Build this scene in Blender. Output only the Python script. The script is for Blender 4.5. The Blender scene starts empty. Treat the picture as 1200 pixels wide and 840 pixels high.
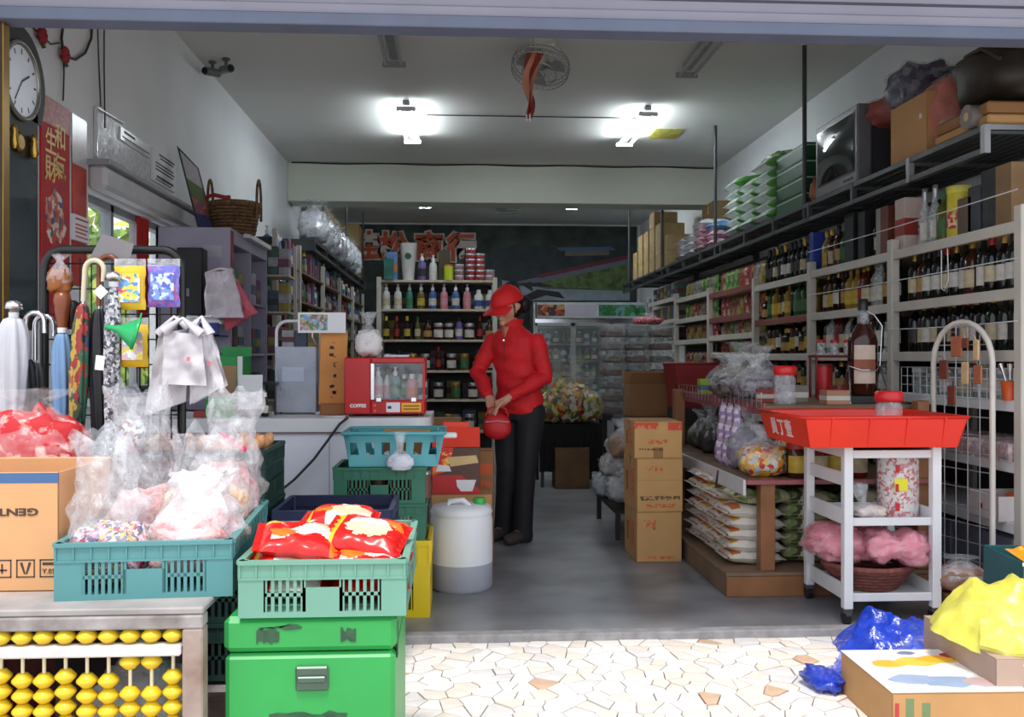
import bpy, math, random
from mathutils import Vector, Matrix, Euler, noise
random.seed(7)
sc = bpy.context.scene
COL = sc.collection
PI = math.pi
# ------------------------------------------------------------------ camera
FPX, YAW, CAMZ = 1100.0, math.radians(3.38), 1.16
cam = bpy.data.objects.new('camera', bpy.data.cameras.new('camera'))
COL.objects.link(cam); sc.camera = cam
cam.data.sensor_width = 36.0; cam.data.lens = FPX / 1200 * 36
cam.data.clip_start = 0.05; cam.data.clip_end = 200
cam.location = (0, 0, CAMZ); cam.rotation_euler = (PI / 2, 0, -YAW)
sc.view_settings.view_transform = 'Standard'; sc.view_settings.look = 'None'
sc.view_settings.gamma = 1.0; sc.view_settings.use_curve_mapping = False
sc.view_settings.exposure = 0.74
# ------------------------------------------------------------------ sky and sun
world = bpy.data.worlds.new('world'); sc.world = world; world.use_nodes = True
wn = world.node_tree; wn.nodes.clear()
wo = wn.nodes.new('ShaderNodeOutputWorld'); wb = wn.nodes.new('ShaderNodeBackground')
wb.inputs['Color'].default_value = (0.86, 0.92, 1.0, 1); wb.inputs['Strength'].default_value = 1.0
wn.links.new(wb.outputs[0], wo.inputs[0])
sun = bpy.data.objects.new('sun', bpy.data.lights.new('sun', 'SUN')); COL.objects.link(sun)
sun.data.energy = 1.7; sun.data.angle = math.radians(9); sun.data.color = (1.0, 0.96, 0.90)
sun.location = (0, -3, 9)
SUN_EL, SUN_AZ = math.radians(69), math.radians(10)      # high sun behind the camera, slightly from the left
sun.rotation_euler = Euler((PI / 2 - SUN_EL, 0, -SUN_AZ))
sc.cycles.max_bounces = 8; sc.cycles.transparent_max_bounces = 24
sc.cycles.diffuse_bounces = 4; sc.cycles.glossy_bounces = 3; sc.cycles.transmission_bounces = 4
sc.cycles.use_denoising = True; sc.cycles.sample_clamp_indirect = 6
sc.cycles.caustics_reflective = False; sc.cycles.caustics_refractive = False

# ------------------------------------------------------------------ measuring helpers: photograph pixel -> point of the place
_F = Vector((math.sin(YAW), math.cos(YAW), 0)); _R = Vector((math.cos(YAW), -math.sin(YAW), 0))
def _ray(px, py): return _F + _R * ((px - 600) / FPX) + Vector((0, 0, (420 - py) / FPX))
def atY(px, py, Y):
    d = _ray(px, py); return d * (Y / d.y) + Vector((0, 0, CAMZ))
def atX(px, py, X):
    d = _ray(px, py); return d * (X / d.x) + Vector((0, 0, CAMZ))
def atZ(px, py, Z):
    d = _ray(px, py); return d * ((Z - CAMZ) / d.z) + Vector((0, 0, CAMZ))

# ------------------------------------------------------------------ materials
def lin(c):
    return tuple(((x / 255) / 12.92 if x / 255 <= 0.04045 else ((x / 255 + 0.055) / 1.055) ** 2.4) for x in c) + (1,)
_MC = {}; _CH = {}
def M(name, rgb=(200, 200, 200), rough=0.55, metal=0.0, var=0.12, vs=6.0, rgb2=None, bump=0.0, bs=80.0,
      alpha=1.0, emit=0.0, spec=0.5, coord='Object', det=3.0, sss=0.0, lo=0.3, hi=0.7):
    if name in _MC: return _MC[name]
    m = bpy.data.materials.new(name); _MC[name] = m; m.use_nodes = True
    nt = m.node_tree; N = nt.nodes; L = nt.links; b = N['Principled BSDF']
    tc = N.new('ShaderNodeTexCoord'); nz = N.new('ShaderNodeTexNoise')
    nz.inputs['Scale'].default_value = vs; nz.inputs['Detail'].default_value = det
    L.new(tc.outputs[coord], nz.inputs['Vector'])
    rp = N.new('ShaderNodeValToRGB'); c = lin(rgb)
    rp.color_ramp.elements[0].position = lo; rp.color_ramp.elements[1].position = hi
    rp.color_ramp.elements[0].color = tuple(min(1, x * (1 - var)) for x in c[:3]) + (1,)
    rp.color_ramp.elements[1].color = lin(rgb2) if rgb2 else tuple(min(1, x * (1 + var)) for x in c[:3]) + (1,)
    L.new(nz.outputs['Fac'], rp.inputs['Fac']); L.new(rp.outputs['Color'], b.inputs['Base Color'])
    b.inputs['Roughness'].default_value = rough; b.inputs['Metallic'].default_value = metal
    b.inputs['Specular IOR Level'].default_value = spec; b.inputs['Alpha'].default_value = alpha
    if sss: b.inputs['Subsurface Weight'].default_value = sss; b.inputs['Subsurface Scale'].default_value = 0.02
    if emit:
        L.new(rp.outputs['Color'], b.inputs['Emission Color']); b.inputs['Emission Strength'].default_value = emit
    if bump:
        n2 = N.new('ShaderNodeTexNoise'); n2.inputs['Scale'].default_value = bs; n2.inputs['Detail'].default_value = 4
        L.new(tc.outputs[coord], n2.inputs['Vector'])
        bp = N.new('ShaderNodeBump'); bp.inputs['Strength'].default_value = bump; bp.inputs['Distance'].default_value = 0.01
        L.new(n2.outputs['Fac'], bp.inputs['Height']); L.new(bp.outputs['Normal'], b.inputs['Normal'])
    return m
def PRINT(name, cols, scale=12.0, rough=0.4, kind='VORONOI', rnd=1.0, stretch=(1, 1, 1), coord='Object', alpha=1.0, crinkle=0.0):
    """flat printed packaging: patches of the given colours"""
    if name in _MC: return _MC[name]
    m = bpy.data.materials.new(name); _MC[name] = m; m.use_nodes = True
    nt = m.node_tree; N = nt.nodes; L = nt.links; b = N['Principled BSDF']
    tc = N.new('ShaderNodeTexCoord'); mp = N.new('ShaderNodeMapping'); mp.inputs['Scale'].default_value = stretch
    mp.inputs['Location'].default_value = (sum(map(ord, name)) % 97 * 0.37, len(name) * 0.71, 0.3)
    dn = N.new('ShaderNodeTexNoise'); dn.inputs['Scale'].default_value = scale * 1.6; dn.inputs['Detail'].default_value = 2
    L.new(tc.outputs[coord], dn.inputs['Vector'])
    ad = N.new('ShaderNodeMixRGB'); ad.blend_type = 'LINEAR_LIGHT'; ad.inputs[0].default_value = 0.5 / scale
    L.new(tc.outputs[coord], ad.inputs[1]); L.new(dn.outputs['Color'], ad.inputs[2])
    L.new(ad.outputs[0], mp.inputs['Vector'])
    v = N.new('ShaderNodeTexVoronoi'); v.inputs['Scale'].default_value = scale * 1.7; v.inputs['Randomness'].default_value = rnd
    L.new(mp.outputs[0], v.inputs['Vector'])
    sp = N.new('ShaderNodeSeparateColor'); L.new(v.outputs['Color'], sp.inputs[0])
    rp = N.new('ShaderNodeValToRGB'); rp.color_ramp.interpolation = 'CONSTANT'
    els = rp.color_ramp.elements
    while len(els) < len(cols): els.new(0.5)
    for i, c in enumerate(cols): els[i].position = i / len(cols); els[i].color = lin(c)
    L.new(sp.outputs[0], rp.inputs['Fac']); L.new(rp.outputs['Color'], b.inputs['Base Color'])
    b.inputs['Roughness'].default_value = rough; b.inputs['Alpha'].default_value = alpha
    if crinkle:
        n2 = N.new('ShaderNodeTexNoise'); n2.inputs['Scale'].default_value = 35; n2.inputs['Detail'].default_value = 3
        L.new(tc.outputs[coord], n2.inputs['Vector'])
        bp = N.new('ShaderNodeBump'); bp.inputs['Strength'].default_value = crinkle; bp.inputs['Distance'].default_value = 0.02
        L.new(n2.outputs['Fac'], bp.inputs['Height']); L.new(bp.outputs['Normal'], b.inputs['Normal'])
    return m
def FILM(name, tint=(235, 240, 245), a=0.25, rough=0.15, crinkle=0.6, cs=30.0, a2=None):
    """thin clear plastic: partly see-through, glossy, crinkled"""
    if name in _MC: return _MC[name]
    m = bpy.data.materials.new(name); _MC[name] = m; m.use_nodes = True
    nt = m.node_tree; N = nt.nodes; L = nt.links; b = N['Principled BSDF']; out = N['Material Output']
    tc = N.new('ShaderNodeTexCoord'); nz = N.new('ShaderNodeTexNoise'); nz.inputs['Scale'].default_value = cs; nz.inputs['Detail'].default_value = 4
    L.new(tc.outputs['Object'], nz.inputs['Vector'])
    bp = N.new('ShaderNodeBump'); bp.inputs['Strength'].default_value = crinkle; bp.inputs['Distance'].default_value = 0.02
    L.new(nz.outputs['Fac'], bp.inputs['Height']); L.new(bp.outputs['Normal'], b.inputs['Normal'])
    b.inputs['Base Color'].default_value = lin(tint); b.inputs['Roughness'].default_value = rough
    b.inputs['Specular IOR Level'].default_value = 1.0
    tr = N.new('ShaderNodeBsdfTransparent'); mx = N.new('ShaderNodeMixShader')
    mr = N.new('ShaderNodeMapRange'); mr.inputs[1].default_value = 0.35; mr.inputs[2].default_value = 0.7
    mr.inputs[3].default_value = a * 0.6; mr.inputs[4].default_value = a2 if a2 else min(1, a * 1.6)
    L.new(nz.outputs['Fac'], mr.inputs[0]); L.new(mr.outputs[0], mx.inputs[0])
    L.new(tr.outputs[0], mx.inputs[1]); L.new(b.outputs[0], mx.inputs[2]); L.new(mx.outputs[0], out.inputs['Surface'])
    return m

# ------------------------------------------------------------------ mesh builder
class MB:
    def __init__(s): s.v = []; s.f = []; s.mi = []; s.sm = []
    def _add(s, vs, fs, m=0, smooth=False):
        o = len(s.v); s.v += [tuple(v) for v in vs]
        for f in fs: s.f.append(tuple(i + o for i in f)); s.mi.append(m); s.sm.append(smooth)
        return s
    def box(s, c, d, rot=None, b=0.0, m=0):
        """box with centre c, size d; b chamfers all edges"""
        x, y, z = d[0] / 2, d[1] / 2, d[2] / 2; c = Vector(c)
        R = Euler(rot).to_matrix() if rot else None
        b = min(b, x * 0.95, y * 0.95, z * 0.95)
        if b <= 0:
            vs = [(sx * x, sy * y, sz * z) for sz in (-1, 1) for sy in (-1, 1) for sx in (-1, 1)]
            fs = [(0, 2, 3, 1), (4, 5, 7, 6), (0, 1, 5, 4), (2, 6, 7, 3), (0, 4, 6, 2), (1, 3, 7, 5)]
        else:
            vs = []; ix = {}
            for sx in (-1, 1):
                for sy in (-1, 1):
                    for sz in (-1, 1):
                        for ax in range(3):
                            p = [sx * (x - b), sy * (y - b), sz * (z - b)]
                            p[ax] = (sx * x, sy * y, sz * z)[ax]
                            ix[(sx, sy, sz, ax)] = len(vs); vs.append(tuple(p))
            fs = []
            for ax in range(3):
                o1, o2 = [a for a in range(3) if a != ax]
                for sg in (-1, 1):
                    q = []
                    for (p1, p2) in ((-1, -1), (1, -1), (1, 1), (-1, 1)):
                        k = [0, 0, 0]; k[ax] = sg; k[o1] = p1; k[o2] = p2; q.append(ix[(k[0], k[1], k[2], ax)])
                    fl = (sg > 0) != (ax == 1)
                    fs.append(tuple(q) if fl else tuple(reversed(q)))
                for p1 in (-1, 1):
                    for p2 in (-1, 1):
                        k0 = [0, 0, 0]; k0[o1] = p1; k0[o2] = p2; k1 = list(k0); k0[ax] = -1; k1[ax] = 1
                        q = (ix[(*k0, o1)], ix[(*k1, o1)], ix[(*k1, o2)], ix[(*k0, o2)])
                        fl = (p1 * p2 > 0) != (ax == 1)
                        fs.append(q if fl else tuple(reversed(q)))
            for sx in (-1, 1):
                for sy in (-1, 1):
                    for sz in (-1, 1):
                        q = tuple(ix[(sx, sy, sz, a)] for a in range(3))
                        fs.append(q if sx * sy * sz > 0 else tuple(reversed(q)))
        vs = [(R @ Vector(v) if R else Vector(v)) + c for v in vs]
        return s._add(vs, fs, m)
    def bx(s, x0, x1, y0, y1, z0, z1, b=0.0, m=0):
        return s.box(((x0 + x1) / 2, (y0 + y1) / 2, (z0 + z1) / 2), (abs(x1 - x0), abs(y1 - y0), abs(z1 - z0)), None, b, m)
    def tube(s, pts, r, n=8, m=0, closed=False, caps=True):
        pts = [Vector(p) for p in pts]; k = len(pts); rr = r if isinstance(r, (list, tuple)) else [r] * k
        vs = []; prev = None
        for i, p in enumerate(pts):
            if closed: t = pts[(i + 1) % k] - pts[i - 1]
            else: t = pts[min(i + 1, k - 1)] - pts[max(i - 1, 0)]
            if t.length < 1e-9: t = Vector((0, 0, 1))
            t.normalize()
            if prev is None:
                a = Vector((0, 0, 1)) if abs(t.z) < 0.9 else Vector((1, 0, 0))
            else: a = prev
            u = (a - t * a.dot(t)); u = u.normalized() if u.length > 1e-6 else t.orthogonal().normalized()
            prev = u; w = t.cross(u)
            for j in range(n):
                an = 2 * PI * j / n
                vs.append(p + (u * math.cos(an) + w * math.sin(an)) * rr[i])
        fs = []
        for i in range(k if closed else k - 1):
            a0 = i * n; a1 = ((i + 1) % k) * n
            for j in range(n): fs.append((a0 + j, a0 + (j + 1) % n, a1 + (j + 1) % n, a1 + j))
        s._add(vs, fs, m, n > 4)
        if caps and not closed:
            s._add([vs[j] for j in range(n)], [tuple(reversed(range(n)))], m)
            s._add([vs[(k - 1) * n + j] for j in range(n)], [tuple(range(n))], m)
        return s
    def cyl(s, p0, p1, r0, r1=None, n=12, m=0, caps=True): return s.tube([p0, p1], [r0, r0 if r1 is None else r1], n, m, caps=caps)
    def lathe(s, prof, n=14, c=(0, 0, 0), m=0, cap=True, sx=1.0, sy=1.0, smooth=True):
        c = Vector(c); vs = []; fs = []
        for (r, z) in prof:
            for j in range(n):
                a = 2 * PI * j / n; vs.append(c + Vector((r * sx * math.cos(a), r * sy * math.sin(a), z)))
        for i in range(len(prof) - 1):
            for j in range(n): fs.append((i * n + j, i * n + (j + 1) % n, (i + 1) * n + (j + 1) % n, (i + 1) * n + j))
        s._add(vs, fs, m, smooth)
        if cap:
            if prof[0][0] > 1e-4: s._add(vs[:n], [tuple(reversed(range(n)))], m)
            if prof[-1][0] > 1e-4: s._add(vs[-n:], [tuple(range(n))], m)
        return s
    def prism(s, poly, ext, m=0):
        """planar polygon (3d points) extruded by vector ext"""
        p = [Vector(q) for q in poly]; e = Vector(ext); n = len(p)
        nrm = sum(((p[i] - p[0]).cross(p[(i + 1) % n] - p[0]) for i in range(1, n - 1)), Vector())
        if nrm.dot(e) < 0: p.reverse()
        vs = p + [q + e for q in p]
        fs = [tuple(reversed(range(n))), tuple(range(n, 2 * n))] + [(i, (i + 1) % n, n + (i + 1) % n, n + i) for i in range(n)]
        return s._add(vs, fs, m)
    def grid(s, fn, nu, nv, m=0, smooth=True, wrap=False):
        vs = [fn(i / nu, j / nv) for j in range(nv + 1) for i in range(nu + (0 if wrap else 1))]
        w = nu if wrap else nu + 1
        fs = []
        for j in range(nv):
            for i in range(nu):
                i1 = (i + 1) % w if wrap else i + 1
                fs.append((j * w + i, j * w + i1, (j + 1) * w + i1, (j + 1) * w + i))
        return s._add(vs, fs, m, smooth)
    def mesh(s, name, mats):
        me = bpy.data.meshes.new(name); me.from_pydata([tuple(v) for v in s.v], [], s.f)
        for mt in (mats if isinstance(mats, (list, tuple)) else [mats]): me.materials.append(mt)
        me.polygons.foreach_set('material_index', s.mi); me.polygons.foreach_set('use_smooth', s.sm); me.update()
        return me
    def build(s, name, mats, parent=None, loc=None, rot=None):
        return obj(name, s.mesh(name, mats), parent, loc, rot)
def obj(name, me, parent=None, loc=None, rot=None):
    o = bpy.data.objects.new(name, me); COL.objects.link(o)
    if parent is not None: o.parent = parent; _CH.setdefault(parent.name, []).append(o)
    if loc is not None: o.location = loc
    if rot is not None: o.rotation_euler = rot
    return o
def tag(o, label=None, cat=None, group=None, kind=None):
    if label: o['label'] = label
    if cat: o['category'] = cat
    if group: o['group'] = group
    if kind: o['kind'] = kind
    return o
def thing(name, label, cat, loc=(0, 0, 0), rz=0.0, group=None, rot=None):
    o = bpy.data.objects.new(name, None); COL.objects.link(o); o.empty_display_size = 0.1
    o.location = loc; o.rotation_euler = rot if rot else (0, 0, rz)
    return tag(o, label, cat, group)
_KIDS = {}; 
def kids(o): return _CH.get(o.name, [])
def dup(root, loc=None, rz=None, label=None, group=None, ch=None, rot=None, scale=None):
    """copy of a thing with its parts (and sub-parts); meshes are shared"""
    r = root.copy(); COL.objects.link(r)
    if loc is not None: r.location = loc
    if rz is not None: r.rotation_euler = (0, 0, rz)
    if rot is not None: r.rotation_euler = rot
    if scale is not None: r.scale = scale if isinstance(scale, (tuple, list)) else (scale,) * 3
    if label: r['label'] = label
    if group: r['group'] = group
    if ch is None:
        if root.name not in _KIDS: _KIDS[root.name] = [(c, kids(c)) for c in kids(root)]
        ch = _KIDS[root.name]
    for c, gs in ch:
        d = c.copy(); COL.objects.link(d); d.parent = r
        for g in gs:
            e = g.copy(); COL.objects.link(e); e.parent = d
    return r
class Proto:
    """a thing built once; every later call copies it with its parts"""
    def __init__(s, fn): s.fn = fn; s.root = None
    def __call__(s, loc, label, rz=0.0, group=None, rot=None, scale=None):
        if s.root is None:
            s.root = s.fn(); tag(s.root, label, None, group); s.root.location = loc
            s.root.rotation_euler = rot if rot else (0, 0, rz)
            if scale is not None: s.root.scale = scale if isinstance(scale, (tuple, list)) else (scale,) * 3
            return s.root
        return dup(s.root, loc, rz, label, group, rot=rot, scale=scale)
def struct(name, mb, mat, parent=None):
    o = mb.build(name, mat, parent)
    if parent is None: o['kind'] = 'structure'
    return o
ORD = ('first second third fourth fifth sixth seventh eighth ninth tenth eleventh twelfth thirteenth fourteenth fifteenth '
       'sixteenth seventeenth eighteenth nineteenth twentieth').split() + ['twenty-' + w for w in 'first second third fourth fifth sixth seventh eighth ninth'.split()]
def text(s, size, parent, loc, rot, mat, name='lettering', ext=0.0008, align='CENTER', sx=1.0, bold=0.0):
    cu = bpy.data.curves.new(name, 'FONT'); cu.body = s; cu.size = size; cu.extrude = ext
    cu.align_x = align; cu.align_y = 'CENTER'; cu.offset = bold; cu.resolution_u = 2; cu.space_line = 0.85
    t = bpy.data.objects.new(name, cu); COL.objects.link(t)
    me = bpy.data.meshes.new_from_object(t.evaluated_get(bpy.context.evaluated_depsgraph_get()))
    bpy.data.objects.remove(t); bpy.data.curves.remove(cu)
    me.materials.clear(); me.materials.append(mat)
    o = obj(name, me, parent, loc, rot); o.scale = (sx, 1, 1)
    return o
def fbm(p, s=1.0, seed=0.0): return noise.fractal(Vector(p) * s + Vector((seed, seed * 1.7, -seed)), 1.0, 2.0, 3)
# ================================================================== the setting
XL, XR, YF, YB, ZC = -1.935, 3.08, 3.75, 15.66, 3.41
PAVE_Y = 3.96; PAVE_Z = -0.03
plaster = M('white_plaster', (226, 228, 230), 0.85, var=0.06, vs=1.3, bump=0.12, bs=40)
ceil_m = M('ceiling_paint', (224, 224, 220), 0.9, var=0.05, vs=0.8)
floor_m = M('dark_concrete_floor', (122, 124, 130), 0.36, var=0.25, vs=2.2, bump=0.1, bs=25, rgb2=(160, 162, 166), lo=0.35, hi=0.75)
mortar = M('dark_mortar', (150, 140, 140), 0.95, var=0.2, vs=20, bump=0.3)
lintel_m = M('lavender_painted_steel', (150, 149, 164), 0.5, var=0.05, vs=3)
bar_m = M('slate_blue_steel', (104, 112, 134), 0.45, var=0.08, vs=5)
alu = M('aluminium', (176, 178, 180), 0.35, metal=0.7, var=0.06, vs=9)
black_m = M('black_plastic', (24, 24, 27), 0.4, var=0.2)
white_pl = M('white_plastic', (226, 227, 230), 0.4, var=0.03)
struct('floor', MB().bx(XL - .15, XR + .15, PAVE_Y, YB + .15, -0.12, 0.0), floor_m)
struct('wall_back', MB().bx(XL - .15, XR + .15, YB, YB + .15, 0, ZC), plaster)
struct('wall_right', MB().bx(XR, XR + .15, YF, YB, 0, ZC), plaster)
WY0, WY1, WZ0, WZ1 = 5.06, 6.52, 0.95, 2.04
wl = MB(); wl.bx(XL - .15, XL, YF, WY0, 0, ZC); wl.bx(XL - .15, XL, WY1, YB, 0, ZC)
wl.bx(XL - .15, XL, WY0, WY1, 0, WZ0); wl.bx(XL - .15, XL, WY0, WY1, WZ1, ZC)
struct('wall_left', wl, plaster)
struct('ceiling', MB().bx(XL - .15, XR + .15, YF, YB + .15, ZC, ZC + .15), ceil_m)
struct('beam', MB().bx(XL, XR, 10.88, 11.28, 2.965, ZC - .002, b=.008), M('beam_paint', (220, 224, 212), 0.8, var=0.04, vs=1.2))
# shop front: piers, lintel with the rolled-up shutter's bottom bar, unseen canopy shaped to shade the front
struct('wall_front_pier_a', MB().bx(XL - 1.6, XL - .0, YF - .25, YF + .15, PAVE_Z, 3.6), plaster)
struct('wall_front_pier_b', MB().bx(XR - .0, XR + 1.8, YF - .25, YF + .15, PAVE_Z, 3.6), plaster)
lt = struct('lintel', MB().bx(XL - 1.6, XR + 1.8, YF, YF + .15, 2.56, 3.6), lintel_m)
struct('shutter_panel', MB().bx(XL, XR, YF - .012, YF + .05, 2.517, 2.565, b=.006), lintel_m, lt)
struct('shutter_bar', MB().bx(XL, XR, YF - .03, YF + .08, 2.470, 2.519, b=.004), bar_m, lt)
struct('groove', MB().bx(XL, XR, YF - .004, YF, 2.605, 2.615), M('dark_groove', (70, 70, 84)), lt)
struct('canopy', MB().bx(XL - 1.6, XR + 1.8, 2.86, YF + .15, 2.98, 3.12), lintel_m)  # out of view; depth set for where sunlight ends and sky light enters
rail = MB(); p = atY(3, 200, YF)
rail.bx(p.x - .06, p.x - .008, YF, YF + .07, 0, 2.47, b=.004)
struct('trim_1', rail, M('dark_bronze_rail', (66, 56, 48), 0.4, metal=.5))
struct('trim_2', MB().bx(p.x - .008, p.x - .001, YF + .01, YF + .06, 0, 2.47), M('brass_edge', (150, 118, 62), 0.35, metal=.8))
# floor edge strip
struct('trim_3', MB().bx(XL, XR, PAVE_Y - .035, PAVE_Y + .03, -.05, .004, b=.003), M('worn_cement', (150, 148, 150), 0.9, var=.25, vs=14, bump=.3))

# crazy paving: every stone its own piece
pv = MB().bx(-9, 10, -14, PAVE_Y - .02, -.3, PAVE_Z - .016)
ground = struct('ground', pv, mortar)
stone_ms = [M('stone_white', (240, 234, 228), .8, var=.08, vs=9, bump=.2, bs=30), M('stone_cream', (232, 220, 208), .8, var=.1, vs=9, bump=.2, bs=30),
            M('stone_grey', (220, 216, 214), .8, var=.1, vs=9, bump=.2, bs=30), M('stone_tan', (212, 178, 150), .8, var=.14, vs=9, bump=.2, bs=30)]
def clip(poly, a, n):           # keep the half plane (p-a).n <= 0
    out = []
    for i in range(len(poly)):
        p, q = poly[i], poly[(i + 1) % len(poly)]
        dp = (p[0] - a[0]) * n[0] + (p[1] - a[1]) * n[1]; dq = (q[0] - a[0]) * n[0] + (q[1] - a[1]) * n[1]
        if dp <= 0: out.append(p)
        if dp * dq < 0:
            t = dp / (dp - dq); out.append((p[0] + (q[0] - p[0]) * t, p[1] + (q[1] - p[1]) * t))
    return out
rs = random.Random(3); G = 0.08; PX0, PX1, PY0, PY1 = -0.75, 2.45, 2.72, PAVE_Y - .03
nx, ny = int((PX1 - PX0) / G), int((PY1 - PY0) / G)
pts = {(i, j): (PX0 + (i + .5 + rs.uniform(-.48, .48)) * G * (PX1 - PX0) / (nx * G), PY0 + (j + .5 + rs.uniform(-.46, .46)) * G * (PY1 - PY0) / (ny * G)) for i in range(nx) for j in range(ny)}
cells = []
for (i, j), c in pts.items():
    poly = [(PX0, PY0), (PX1, PY0), (PX1, PY1), (PX0, PY1)]
    for di in range(-3, 4):
        for dj in range(-3, 4):
            q = pts.get((i + di, j + dj))
            if q is None or (di == 0 and dj == 0): continue
            dx, dy = q[0] - c[0], q[1] - c[1]; L_ = math.hypot(dx, dy); g = .0022 / L_
            poly = clip(poly, ((c[0] + q[0]) / 2 - dx * g, (c[1] + q[1]) / 2 - dy * g), (dx, dy))
            if len(poly) < 3: break
        if len(poly) < 3: break
    if len(poly) >= 3:
        d = _F.x * c[0] + _F.y * c[1]; sx = 600 + FPX * (_R.x * c[0] + _R.y * c[1]) / d; sy = 420 + FPX * (CAMZ - PAVE_Z) / d
        cells.append((c, poly, -30 + 470 < sx < 1090 and sy < 850, d))
vis = sorted([c for c in cells if c[2]], key=lambda c: c[3])[:300]; vset = {c[0] for c in vis}
rest = MB()
for c, poly, v, d in cells:
    h = rs.uniform(0, .006); mt = rs.choices([0, 1, 2, 3], (56, 27, 14, 3))[0]
    if c in vset:
        b = MB(); b.prism([(x - c[0], y - c[1], -.02) for x, y in poly], (0, 0, .02 + h))
        b.build('paving_stone', stone_ms[mt], ground, (c[0], c[1], PAVE_Z - .002))
    else: rest.prism([(x, y, PAVE_Z - .022) for x, y in poly], (0, 0, .02 + h), m=mt)
o = rest.build('paving_stones_beyond', stone_ms, ground); o['kind'] = 'stuff'
b = MB().bx(-9, 10, -14, PY0, PAVE_Z - .02, PAVE_Z); b.build('street_surface', M('pale_street_paving', (196, 190, 184), .85, var=.15, vs=5), ground)

# window in the left wall
wf = M('window_aluminium', (150, 152, 156), .4, metal=.4)
w = MB()
for y in (WY0, WY0 + .46, WY0 + .93, WY1): w.bx(XL - .1, XL - .04, y - .022, y + .022, WZ0, WZ1)
for z in (WZ0 + .02, WZ1 - .02): w.bx(XL - .1, XL - .04, WY0, WY1, z - .02, z + .02)
win = tag(w.build('window_1', wf), kind='structure')
for k in range(3):
    MB().bx(XL - .074, XL - .068, WY0 + .02 + .466 * k, WY0 + .45 + .466 * k, WZ0 + .04, WZ1 - .04).build('pane', FILM('window_glass', (230, 240, 240), .12, .05, 0.0), win)
MB().bx(XL - .06, XL + .05, WY0 - .05, WY1 + .05, WZ0 - .04, WZ0).build('window_sill', plaster, win)
red_cloth = M('red_cloth', (196, 38, 36), .8)
p0 = atX(160, 270, XL - .03); p1 = atX(174, 270, XL - .03)
tag(MB().grid(lambda u, v: (XL - .03 + .006 * math.sin(u * 9), p0.y + (p1.y - p0.y) * u, 1.1 + .96 * v), 10, 4).build('curtain', red_cloth), 'narrow red cloth strip hanging in the left wall window', 'curtain')
# roller-blind box above the window
bb = MB().bx(XL, XL + .10, WY0 - .02, WY1 + .3, 2.055, 2.18, b=.02)
vb = tag(bb.build('blind_box', M('pale_grey_metal', (184, 184, 186), .5)), 'long pale grey blind box above the left wall window', 'blind box')
MB().bx(XL, XL + .125, WY0 - .03, WY1 + .31, 2.175, 2.205, b=.006).build('rim', M('pale_grey_metal2', (150, 150, 154), .5), vb)
# shrub outside that window
def shrub(name, label, c, r, n, cols, seed):
    rr = random.Random(seed); t = thing(name, label, 'shrub', (c[0], c[1], -.3))
    st = MB()
    for k in range(5): st.tube([(0, 0, 0), (rr.uniform(-.1, .1), rr.uniform(-.2, .2), c[2] * .6), (rr.uniform(-.3, .3), rr.uniform(-.4, .4), c[2] + .3)], [.03, .02, .008], 5)
    st.build('stem', M('bark', (96, 78, 60), .9), t)
    b = MB()
    for k in range(n):
        d = Vector((rr.gauss(0, 1), rr.gauss(0, 1), rr.gauss(0, 1))).normalized() * rr.uniform(.35, 1)
        p = Vector((d.x * r[0], d.y * r[1], c[2] + .3 + d.z * r[2])); u = Vector((rr.gauss(0, 1), rr.gauss(0, 1), rr.gauss(0, 1))).normalized(); w_ = u.orthogonal().normalized(); s_ = rr.uniform(.08, .15)
        b._add([p - u * s_, p + w_ * s_ * .45, p + u * s_, p - w_ * s_ * .45], [(0, 1, 2, 3)], rr.randrange(len(cols)))
    tag(b.build('foliage', cols, t), kind='stuff')
shrub('garden_shrub', 'yellow-green leafy shrub outside the left wall window', (XL - 1.5, 8.6, 1.35), (.8, 2.6, 1.3), 3200, [M('leaf_a', (150, 178, 60), .6), M('leaf_b', (196, 208, 84), .6), M('leaf_c', (96, 138, 52), .6)], 5)

# ------------------------------------------------------------------ ceiling things
tube_on = M('lit_tube', (240, 250, 255), .3, var=0, emit=28.0)
tube_off = M('unlit_tube', (170, 172, 172), .3, var=.03)
fix_m = M('fixture_grey', (150, 152, 154), .45)
def fixture(x, y0, y1, lit, label, z=ZC):
    t = thing('tube_light', label, 'ceiling light', (x, (y0 + y1) / 2, z), group='twin fluorescent tube lights')
    h = (y1 - y0) / 2
    MB().bx(-.035, .035, -h, h, -.05, 0, b=.01).build('housing', fix_m, t)
    for s in (-1, 1):
        MB().cyl((s * .055, -h + .02, -.085), (s * .055, h - .02, -.085), .0135, n=8).build('tube', tube_on if lit else tube_off, t)
    for e in (-1, 1): MB().bx(-.085, .085, e * h - .012, e * h + .012, -.10, -.06, b=.004).build('socket', white_pl if lit else fix_m, t)
    return t
fixture(-.44, 8.2, 9.45, True, 'lit twin fluorescent light left of the ceiling fan, before the beam')
fixture(1.70, 8.25, 9.45, True, 'lit twin fluorescent light right of the ceiling fan, before the beam')
fixture(-.46, 5.72, 6.97, False, 'unlit fluorescent fixture hanging near the shop front, left')
fixture(1.76, 5.85, 7.1, False, 'unlit fluorescent fixture near the shop front, right')
fixture(-.45, 12.3, 13.5, True, 'lit fluorescent light beyond the beam, left one')
fixture(1.66, 12.3, 13.5, True, 'lit fluorescent light beyond the beam, right one')
cream = M('cream_plastic', (196, 200, 186), .45)
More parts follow.
